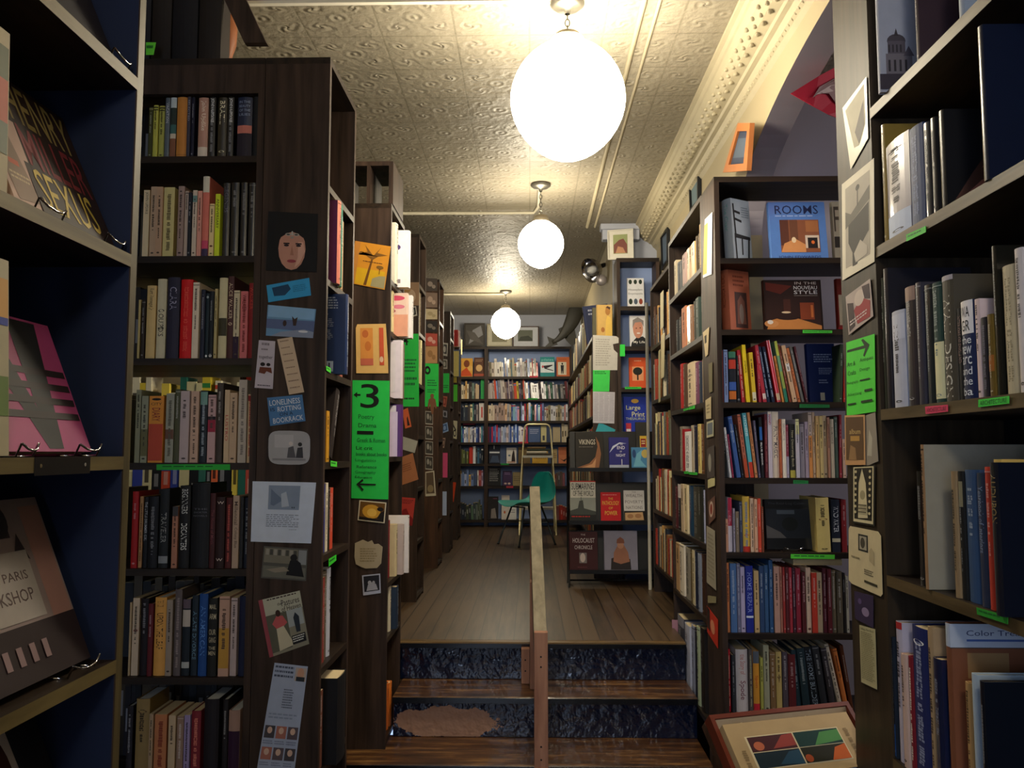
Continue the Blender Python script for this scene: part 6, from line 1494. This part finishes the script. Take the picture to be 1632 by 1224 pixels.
lab([(1264, 765), (1288, 766), (1288, 771), (1264, 771)], ('Y', 3.299), 'dull green, below the cream and orange paperbacks', '248040')
lab([(1260, 883), (1330, 884), (1330, 891), (1260, 890)], ('Y', 3.299), 'long bright green, below the log cabin book', '54cc38')
lab([(1446, 374), (1477, 360), (1477, 370), (1446, 385)], ('X', .849), 'green, upper shelf of the right edge bookcase', '40c838')
lab([(1476, 648), (1512, 645), (1512, 656), (1477, 660)], ('X', .849), 'pink architecture', 'dc3c64', 'ARCHITECTURE', '80203c')
lab([(1561, 637), (1610, 631), (1610, 643), (1561, 649)], ('X', .849), 'green architecture', '38cc40', 'ARCHITECTURE', '146020')
lab([(1558, 968), (1608, 982), (1608, 995), (1559, 979)], ('X', .849), 'dark green, below the red and tan books', '2c9830')
for px, l in (([(1090, 652), (1098, 650), (1098, 653), (1090, 655)], 'short green, left of the pair under the white figure book'), ([(1099, 649), (1108, 646), (1108, 651), (1099, 653)], 'short green, right of the pair under the white figure book'),
              ([(1091, 751), (1098, 751), (1098, 755), (1091, 755)], 'short green, left of the pair under the white spine'), ([(1099, 752), (1112, 753), (1112, 757), (1099, 756)], 'short green, right of the pair under the white spine')):
    lab(px, ('X', .7365), l, '3cd040')
for px, c, l in (([(844, 599), (857, 599), (857, 601.5), (844, 601.5)], 'dc2c54', 'pink, under the leaning row on the back wall'), ([(841, 634.5), (857, 634.5), (857, 637), (841, 637)], '2c9c3c', 'green, third shelf of the back wall'),
                 ([(826, 704), (842, 704), (842, 706.5), (826, 706.5)], 'cc2c48', 'red pink, behind the gold ladder rail'), ([(798, 738.5), (811, 738.5), (811, 741), (798, 741)], '2c9c4c', 'green, fifth shelf of the back wall'), ([(807, 774.5), (818, 774.5), (818, 777.5), (807, 777.5)], 'cc3050', 'pink, lowest on the back wall')):
    lab(px, ('Y', 10.199), l, c)
lab([(996, 616.5), (1022, 616.5), (1022, 620), (996, 620)], ('Y', 6.099), 'green, below the orange tree book', '3ccc48')
pa = onX(70, 727, -.699)
m = MB(); m.box(-.001, .0, -.075, .075, -.026, .0, pmat('18181a', .3, var=.1)); 
for yy in (-.06, .06): m.lathe([(.0001, 0), (.003, 0)], CHROME, 8, Matrix.Translation((.0003, yy, -.012)) @ Matrix.Rotation(math.pi / 2, 4, 'Y'))
o = m.build('label_holder'); o.location = (-.6985, onX(102, 735, -.699).y, A_Z[3] - .0); tag(o, 'black label holder screwed to the left edge shelf', 'label holder')

# ================================================================ furniture and odd things
# turquoise shell chair
ch = empty('shell_chair', (onY(842, 860, 8.3).x, 8.3, .72), math.radians(35)); ch.scale = (1, 1, .87); tag(ch, 'turquoise moulded shell chair on dark metal legs', 'chair')
m = MB(); TQ = pmat('1f9c94', .35, coat=.3, var=.06)
prof = [(-.25, .425), (-.22, .44), (-.12, .435), (0, .425), (.09, .43), (.15, .46), (.19, .52), (.215, .60), (.232, .70), (.24, .78), (.238, .81)]
wid = [.17, .20, .22, .225, .22, .22, .22, .215, .19, .14, .08]
vs = []; nn = 12
for (x, z), wv in zip(prof, wid):
    for j in range(nn + 1):
        s = -1 + 2 * j / nn; lift = .05 * abs(s) ** 2.4
        back = max(0, (z - .45) / .36); 
        vs.append((x - lift * min(1, back * 1.6), s * wv, z + lift * (1 - min(1, back * 1.6))))
m.add(vs, [(i * (nn + 1) + j, i * (nn + 1) + j + 1, (i + 1) * (nn + 1) + j + 1, (i + 1) * (nn + 1) + j) for i in range(len(prof) - 1) for j in range(nn)], TQ, True)
o = m.build('seat_shell', ch); s_ = o.modifiers.new('t', 'SOLIDIFY'); s_.thickness = .007; s2 = o.modifiers.new('s', 'SUBSURF'); s2.levels = 1; s2.render_levels = 1
LEGM = pmat('3c4448', .35, metal=.7, var=0)
for sx in (-1, 1):
    for sy in (-1, 1):
        m = MB(); m.tube([(sx * .10 - .02, sy * .11, .425), (sx * .21 - .02, sy * .18, .012)], .009, LEGM, 8); m.lathe([(.012, 0), (.012, .014)], BLACKP, 8, Matrix.Translation((sx * .212 - .02, sy * .181, 0)), cap=True); m.build('leg', ch)
m = MB()
m.tube([(-.12, -.11, .42), (-.12, .11, .42)], .008, LEGM, 8); m.tube([(.08, -.11, .42), (.08, .11, .42)], .008, LEGM, 8); m.tube([(-.16, -.14, .25), (.13, -.14, .25)], .006, LEGM, 6); m.tube([(-.16, .14, .25), (.13, .14, .25)], .006, LEGM, 6)
m.build('leg_frame', ch)
# brass step ladder
lx = onY(857, 850, 9.3).x
ld = empty('step_ladder', (lx, 9.3, .72)); tag(ld, 'brass coloured folding step ladder with a tall hooped handle', 'step ladder')
m = MB(); hw = .165; top = 1.21
pts = [(-hw - .035, -.10, 0), (-hw - .02, .0, .55), (-hw + .02, .08, top - .06)] + [(-hw + .02 + .05 * (1 - math.cos(a)), .085, top - .06 + .055 * math.sin(a)) for a in (.5, 1.0, 1.57)]
pts = pts + [(-p[0], p[1], p[2]) for p in reversed(pts)]
m.tube(pts, .0105, GOLDM, 8); m.build('hoop_frame', ld)
m = MB()
for s in (-1, 1): m.tube([(s * (hw - .005), .12, .9), (s * (hw + .03), .34, .0)], .009, GOLDM, 8)
m.build('rear_frame', ld)
for z, y0, y1, nm in ((.86, -.06, .20, 'top_step'), (.30, -.14, .02, 'lower_step')):
    m = MB(); m.box(-hw + .0, hw - .0, y0, y1, z - .025, z, pmat('b8b8b0', .5)); m.build(nm, ld)
for k, (c, w_, lb) in enumerate((('3c3428', .26, 'lowest dark book stacked on the step ladder'), ('d0c8b4', .22, 'cream book in the stack on the step ladder'), ('2c3428', .25, 'dark green book in the stack on the step ladder'), ('6c5838', .2, 'top brown book of the stack on the step ladder'))):
    flat_book(lb, Vector((lx + .01 * (-1) ** k, 9.3 - .05, 1.58 + .0005 + .0235 * k)), w_, .16, .023, c, group='books stacked on the step ladder')
# fish
def P10(px, py, Y=9.98): return onY(px, py, Y)
fz = empty('mounted_fish', P10(905, 545)); tag(fz, 'large dark mounted fish with forked tail on top of the back shelves', 'fish ornament')
fo = Vector(fz.location)
FM = pmat('34332f', .4, var=.4, scale=10, bump=.5)
path = [(880, 546), (888, 542), (897, 534), (905, 524), (912, 512), (917, 498), (921, 486), (926, 476)]
rad = [.022, .030, .048, .072, .092, .098, .085, .05]
m = MB(); pts = [P10(*p) - fo for p in path]
N = 14; vs = []; 
for i, p in enumerate(pts):
    a = pts[max(0, i - 1)]; b = pts[min(len(pts) - 1, i + 1)]; t = (b - a).normalized(); nrm = Vector((0, 1, 0)); u = t.cross(nrm).normalized()
    vs += [p + u * math.cos(2 * math.pi * k / N) * rad[i] + nrm * math.sin(2 * math.pi * k / N) * rad[i] * .45 for k in range(N)]
m.add(vs, [(i * N + k, i * N + (k + 1) % N, (i + 1) * N + (k + 1) % N, (i + 1) * N + k) for i in range(len(pts) - 1) for k in range(N)] + [tuple(range(N)), tuple(range(len(pts) * N - 1, (len(pts) - 1) * N - 1, -1))], FM, True)
o = m.build('body', fz); ss = o.modifiers.new('s', 'SUBSURF'); ss.levels = 1; ss.render_levels = 1
m = MB(); m.prism([P10(*p) - fo for p in ((884, 541), (872, 536), (875, 546), (868, 553), (879, 552), (889, 549))], (0, .012, 0), FM); m.build('tail_fin', fz)
m = MB(); m.prism([P10(*p) - fo for p in ((898, 520), (890, 524), (893, 534), (903, 540), (908, 530))], (0, .01, 0), FM); m.prism([P10(*p) - fo for p in ((898, 536), (903, 543), (912, 552), (920, 545), (915, 520))], (0, .01, 0), FM); m.build('fin', fz)
# clamp lamp with chrome bowl
cl = empty('clamp_lamp', onY(952, 440, 6.95)); tag(cl, 'chrome bowl clamp lamp fixed high on the wall above the low bookcase', 'clamp lamp')
Mx = Matrix.Translation((-.05, 0, .05)) @ Matrix.Rotation(math.radians(62), 4, 'Y') @ Matrix.Rotation(math.radians(150), 4, 'X')
m = MB(); m.lathe([(.022, -.10), (.03, -.095), (.062, -.07), (.092, -.03), (.104, .01), (.107, .012)], CHROME, 28, Mx); o = m.build('bowl', cl); so = o.modifiers.new('t', 'SOLIDIFY'); so.thickness = .0015
m = MB(); m.lathe([(.0005, -.16), (.018, -.158), (.02, -.12), (.022, -.098)], BLACKP, 16, Mx); m.build('socket', cl)
m = MB(); m.lathe([(.0005, -.06), (.02, -.055), (.033, -.02), (.03, .02), (.001, .045)], pmat('dcdcd8', .3), 16, Mx); m.build('bulb', cl)
m = MB(); m.tube([(-.0, 0, .0), (.05, 0, -.02), (.10, 0, -.01), (.146, 0, .0)], .008, CHROME, 8); m.build('arm', cl)
m = MB(); m.lathe([(.035, -.03), (.045, -.01), (.045, .02), (.02, .035), (.001, .036)], pmat('b8b0b0', .4, metal=.4), 20, Matrix.Translation((.03, -.02, -.04)) @ Matrix.Rotation(math.pi / 2, 4, 'X')); m.build('fan_cage', cl)

# framed pictures
def frame(name, label, quad_plane, px, fr, mat, pic_els, fw=.1, depth=.02, base='d8d4c8', group=None):
    h = onX if quad_plane[0] == 'X' else onY
    c = [h(p[0], p[1], quad_plane[1]) for p in px]; ctr = sum(c, Vector()) / 4
    P, n = quadP(*[q - ctr for q in c])
    e = empty(name, ctr); tag(e, label, 'picture', group)
    m = MB()
    for (u0, v0, u1, v1) in ((0, 0, 1, fw), (0, 1 - fw, 1, 1), (0, fw, fw, 1 - fw), (1 - fw, fw, 1, 1 - fw)):
        m.prism([P(u0, v0, .0), P(u0, v1, .0), P(u1, v1, .0), P(u1, v0, .0)], -n * depth, fr)
    m.build('frame', e)
    m = MB(); m.prism([P(fw, fw, -depth * .5), P(fw, 1 - fw, -depth * .5), P(1 - fw, 1 - fw, -depth * .5), P(1 - fw, fw, -depth * .5)], -n * depth * .45, bookmat(base))
    art(m, lambda u, v, z: P(u, v, z - depth * .5), pic_els); m.build('print', e)
    return e
frame('framed_picture', 'white matted print of a rocky hill above the slim bookcase', ('Y', 6.22), [(968, 367), (1009, 364), (1010, 413), (969, 414)], pmat('d4d0c4', .6), 0, [('r', .22, .16, .78, .8, '98a070'), ('p', [(.24, .78), (.24, .5), (.45, .34), (.62, .3), (.76, .5), (.76, .78)], '7c4c44'), ('p', [(.3, .78), (.4, .55), (.6, .6), (.7, .78)], 'b88868')], fw=.04)
frame('framed_picture', 'narrow black framed picture on the right wall nearer the side room', ('X', WX - .022), [(1097, 290), (1112, 277), (1112, 322), (1099, 338)], BLACKP, 0, [('r', .15, .15, .85, .85, '5c7078')], fw=.09, base='4c5c60')
frame('framed_picture', 'narrow black framed picture on the right wall beyond the aisle bookcase', ('X', WX - .022), [(1052, 375), (1063, 362), (1063, 418), (1054, 431)], BLACKP, 0, [('r', .15, .15, .85, .85, '506074')], fw=.09, base='3c4858')
YT = 10.3
frame('framed_picture', 'cellophane wrapped dark picture at the left on the back shelf top', ('Y', YT), [(740, 515), (773, 515), (773, 552), (740, 552)], pmat('3c3834', .15, coat=1), 0, [('p', [(.2, .9), (.4, .3), (.8, .1), (.9, .5)], '8c8c90'), ('p', [(.1, .3), (.5, .4), (.9, .9), (.3, .7)], '5c5854')], fw=.06, base='4c4844')
frame('framed_picture', 'pale landscape in a light frame behind the farthest lamp', ('Y', YT + .02), [(776, 516), (816, 516), (816, 552), (776, 552)], pmat('a8a088', .5), 0, [('r', .2, .2, .8, .8, '8c8870')], fw=.05, base='c8c4b0')
frame('framed_picture', 'grey landscape with white mat in a brown frame, back shelf top', ('Y', YT), [(817, 520), (859, 520), (859, 553), (817, 553)], W_BROWN, 0, [('r', .2, .18, .76, .72, '606458'), ('p', [(.22, .7), (.3, .5), (.6, .45), (.75, .6), (.75, .7)], '3c4038')], fw=.04, base='bcc0c8')
frame('framed_picture', 'orange brown wooden framed board leaning on top of the aisle bookcase', ('X', .90), [(1152, 275), (1176, 196), (1195, 196), (1190, 272)], pmat('a86838', .5), 0, [('r', .3, .2, .7, .8, '4c5868')], fw=.16, base='30384c', depth=.02)
# red pennant with a whale shape
m = MB(); a = [(1252, 160), (1300, 128), (1350, 94), (1400, 60), (1400, 150), (1352, 190), (1318, 186), (1290, 178)]
c = [onY(x, y, 3.0) for x, y in a]; ctr = sum(c, Vector()) / len(c)
def bend(p): return Vector((p.x, .06 * math.sin(9 * p.x), p.z))
m.prism([bend(p - ctr) for p in reversed(c)], (0, .003, 0), pmat('b41c34', .6))
e2 = [(1288, 165), (1300, 146), (1350, 112), (1400, 92), (1400, 150), (1340, 190), (1334, 168), (1318, 153), (1300, 156)]
m.prism([bend(onY(x, y, 3.0) - ctr) - Vector((0, .003, 0)) for x, y in reversed(e2)], (0, .002, 0), pmat('8c6c68', .6, var=.3))
e3 = [(1292, 160), (1320, 140), (1360, 124), (1400, 112), (1400, 124), (1350, 138), (1316, 152)]
m.prism([bend(onY(x, y, 3.0) - ctr) - Vector((0, .0045, 0)) for x, y in reversed(e3)], (0, .001, 0), pmat('c0a8a0', .6))
m.tube([onY(1375, 80, 3.0) - ctr, Vector((onY(1375, 80, 3.0).x - ctr.x, 0, CH - ctr.z))], .001, BLACKP, 5)
o = m.build('pennant'); o.location = ctr; tag(o, 'red triangular pennant with a grey whale shape hanging in the archway', 'pennant')
# things on top of the fiction bookcase
x0 = -1.53
for i, wd in enumerate((.10, .07, .06, .07, .09, .08)):
    o = make_book(wd - .004, .36 + .02 * (i % 3), .09, ('1a1513', '221c18', '1c1a20', '241d19', '17151a', '201a18')[i], True, False, [])
    o.location = (x0 + wd / 2, 2.74 + .004 * i, ZT + .001)
    tag(o, 'very large dark volume, %s from the right of the row on top of fiction bookcase' % ORD[5 - i].replace('first', 'first'), 'book', 'large volumes on top of the fiction bookcase'); x0 += wd
m = MB(); q0 = onY(414, 68, 2.74); 
vs = [onY(352, -10, 2.76), onY(383, -10, 2.76), onY(424, 69, 2.76), onY(389, 69, 2.76)]
ct = sum(vs, Vector()) / 4; far = onY(338, -90, 2.76); 
m.prism([v - ct for v in (vs[3], vs[2], onY(352, -85, 2.76) , onY(318, -85, 2.76))], (0, .03, 0), W_DARK)
o = m.build('leaning_plank'); o.location = ct + Vector((0, 0, .003)); tag(o, 'dark plank leaning diagonally on top of the fiction bookcase', 'plank')
m = MB(); RB = pmat('7c4a2c', .5, var=.4, scale=12)
m.lathe([(.001, 0), (.045, .0), (.05, .01), (.03, .03), (.016, .06), (.02, .10), (.032, .14), (.035, .2), (.02, .25), (.001, .26)], RB, 20)
o = m.build('wooden_ornament'); o.location = (onY(362, 66, 2.89).x, 2.89, ZT + .001); tag(o, 'brown carved wooden ornament beside the leaning plank', 'ornament')
# box frame on top of the number 3 stack
cx = onY(575, 320, 3.95)
cr = empty('open_crate', (-.86, 3.72, CT)); tag(cr, 'dark open wooden crate standing on top of the number 3 stack', 'crate')
for nm, bx in (('side', (0, .02, 0, .3, 0, .19)), ('side', (.22, .24, 0, .3, 0, .19)), ('top', (0, .24, 0, .3, .19, .21)), ('base', (0, .24, 0, .3, .0, .012)), ('divider', (.12, .135, 0, .3, .012, .19))):
    m = MB(); m.box(*bx, W_DARK); m.build(nm, cr)
# vertical pipe
m = MB(); m.tube([(.785, 5.62, .72), (.785, 5.62, 2.62)], .011, pmat('a8a498', .4), 10)
tag(m.build('wall_pipe'), 'pale vertical pipe beside the slim bookcase', 'pipe')

# open tray holding a book, tilted on a small stand in the lower right
O = Vector((.510, 2.212, .768)); RZ = math.radians(18); TILT = math.radians(43)
TM_ = Matrix.Translation(O) @ Matrix.Rotation(RZ, 4, 'Z') @ Matrix.Rotation(TILT, 4, 'X')
W2, D2, H2 = .44, .185, .035
LEA = pmat('6c3020', .4, var=.25, scale=25); LIN = pmat('b09878', .8, var=.08, scale=60)
tb = empty('display_stand', (O.x, O.y, 0), RZ); tag(tb, 'small brown wooden stand with sloping top under the open leather tray', 'stand')
m = MB(); Mx = Matrix.Translation((0, 0, O.z)) @ Matrix.Rotation(TILT, 4, 'X'); m.box(.0, W2, .0, D2, -.024, -.003, W_BROWN, Mx); m.build('sloping_top', tb)
for sx in (.03, W2 - .03):
    for sy in (.03, D2 * math.cos(TILT) - .03): m = MB(); m.box(sx - .016, sx + .016, sy - .016, sy + .016, 0, O.z + (sy - .016) * math.tan(TILT) - .040, W_BROWN); m.build('leg', tb)
bx = empty('leather_tray', O); bx.matrix_world = TM_; tag(bx, 'shallow brown leather tray with cream lining, holding a large open-air book', 'tray')
bx['label'] = 'shallow brown leather tray with cream lining, holding a large beige book'
m = MB(); m.box(0, W2, 0, D2, 0, .006, LEA); m.build('base', bx)
for a in ((0, W2, D2 - .012, D2, .006, H2), (0, .012, 0, D2 - .012, .006, H2), (W2 - .012, W2, 0, D2 - .012, .006, H2)):
    m = MB(); m.box(*a, LEA); m.build('wall', bx)
m = MB(); m.box(.0125, W2 - .0125, .0, D2 - .0125, .0062, .009, LIN)
m.add([(.0125, D2 - .045, .0095), (W2 - .0125, D2 - .045, .0095), (W2 - .0125, D2 - .0125, H2 - .006), (.0125, D2 - .0125, H2 - .006)], [(0, 1, 2, 3)], LIN)
m.build('lining', bx)
m = MB()
for s in (.09, .29): m.lathe([(.001, .003), (.005, .002), (.006, 0)], GOLDM, 10, Matrix.Translation((s, D2 - .03, H2 - .012)) @ Matrix.Rotation(.5, 4, 'X'), cap=True)
m.build('brass_stud', bx)
bk = empty('book', O); bk.matrix_world = TM_ @ Matrix.Translation((-.004, -.035, .0095)) @ Matrix.Rotation(-.03, 4, 'Z')
bk.matrix_world = TM_ @ Matrix.Translation((.014, -.006, .0095))
BWd, BD, BT = .385, .15, .045
tag(bk, 'large beige book with four colourful pictures on its cover, lying in the tray', 'book')
m = MB(); CV = bookmat('b89c70')
m.box(0, BWd, 0, BD, 0, .003, bookmat('3c3444')); m.box(0, BWd, 0, BD, BT - .003, BT, CV); m.box(0, .003, 0, BD, .003, BT - .003, CV)
def Pc(u, v, z): return Vector((u * BWd, BD * (1 - v), BT + z))
art(m, Pc, [('r', .12, .26, .86, .86, 'd8c8a0'), ('r', .135, .28, .485, .55, '4a2428'), ('p', [(.3, .52), (.4, .3), (.485, .28), (.485, .5)], '984038'), ('e', .2, .45, .04, .08, 'c06848'),
            ('r', .135, .565, .485, .84, '1c2c34'), ('p', [(.3, .8), (.4, .6), (.485, .58), (.485, .84)], '28485c'), ('r', .495, .28, .85, .55, '1c3c38'), ('p', [(.62, .55), (.7, .32), (.85, .3), (.85, .5)], '508c4c'),
            ('r', .495, .565, .85, .84, '28281c'), ('p', [(.7, .84), (.76, .62), (.85, .57), (.85, .84)], 'c86028'), ('e', .53, .76, .03, .07, 'a84c28'), ('mv', .89, .3, .93, .84, '8c7450'), ('mv', .05, .5, .09, .84, '8c7450')])
m.build('cover', bk)
m = MB(); m.box(.004, BWd - .006, .003, BD - .004, .0035, BT - .0035, pmat('9cb4e0', .8, var=.05)); m.build('page_block', bk)
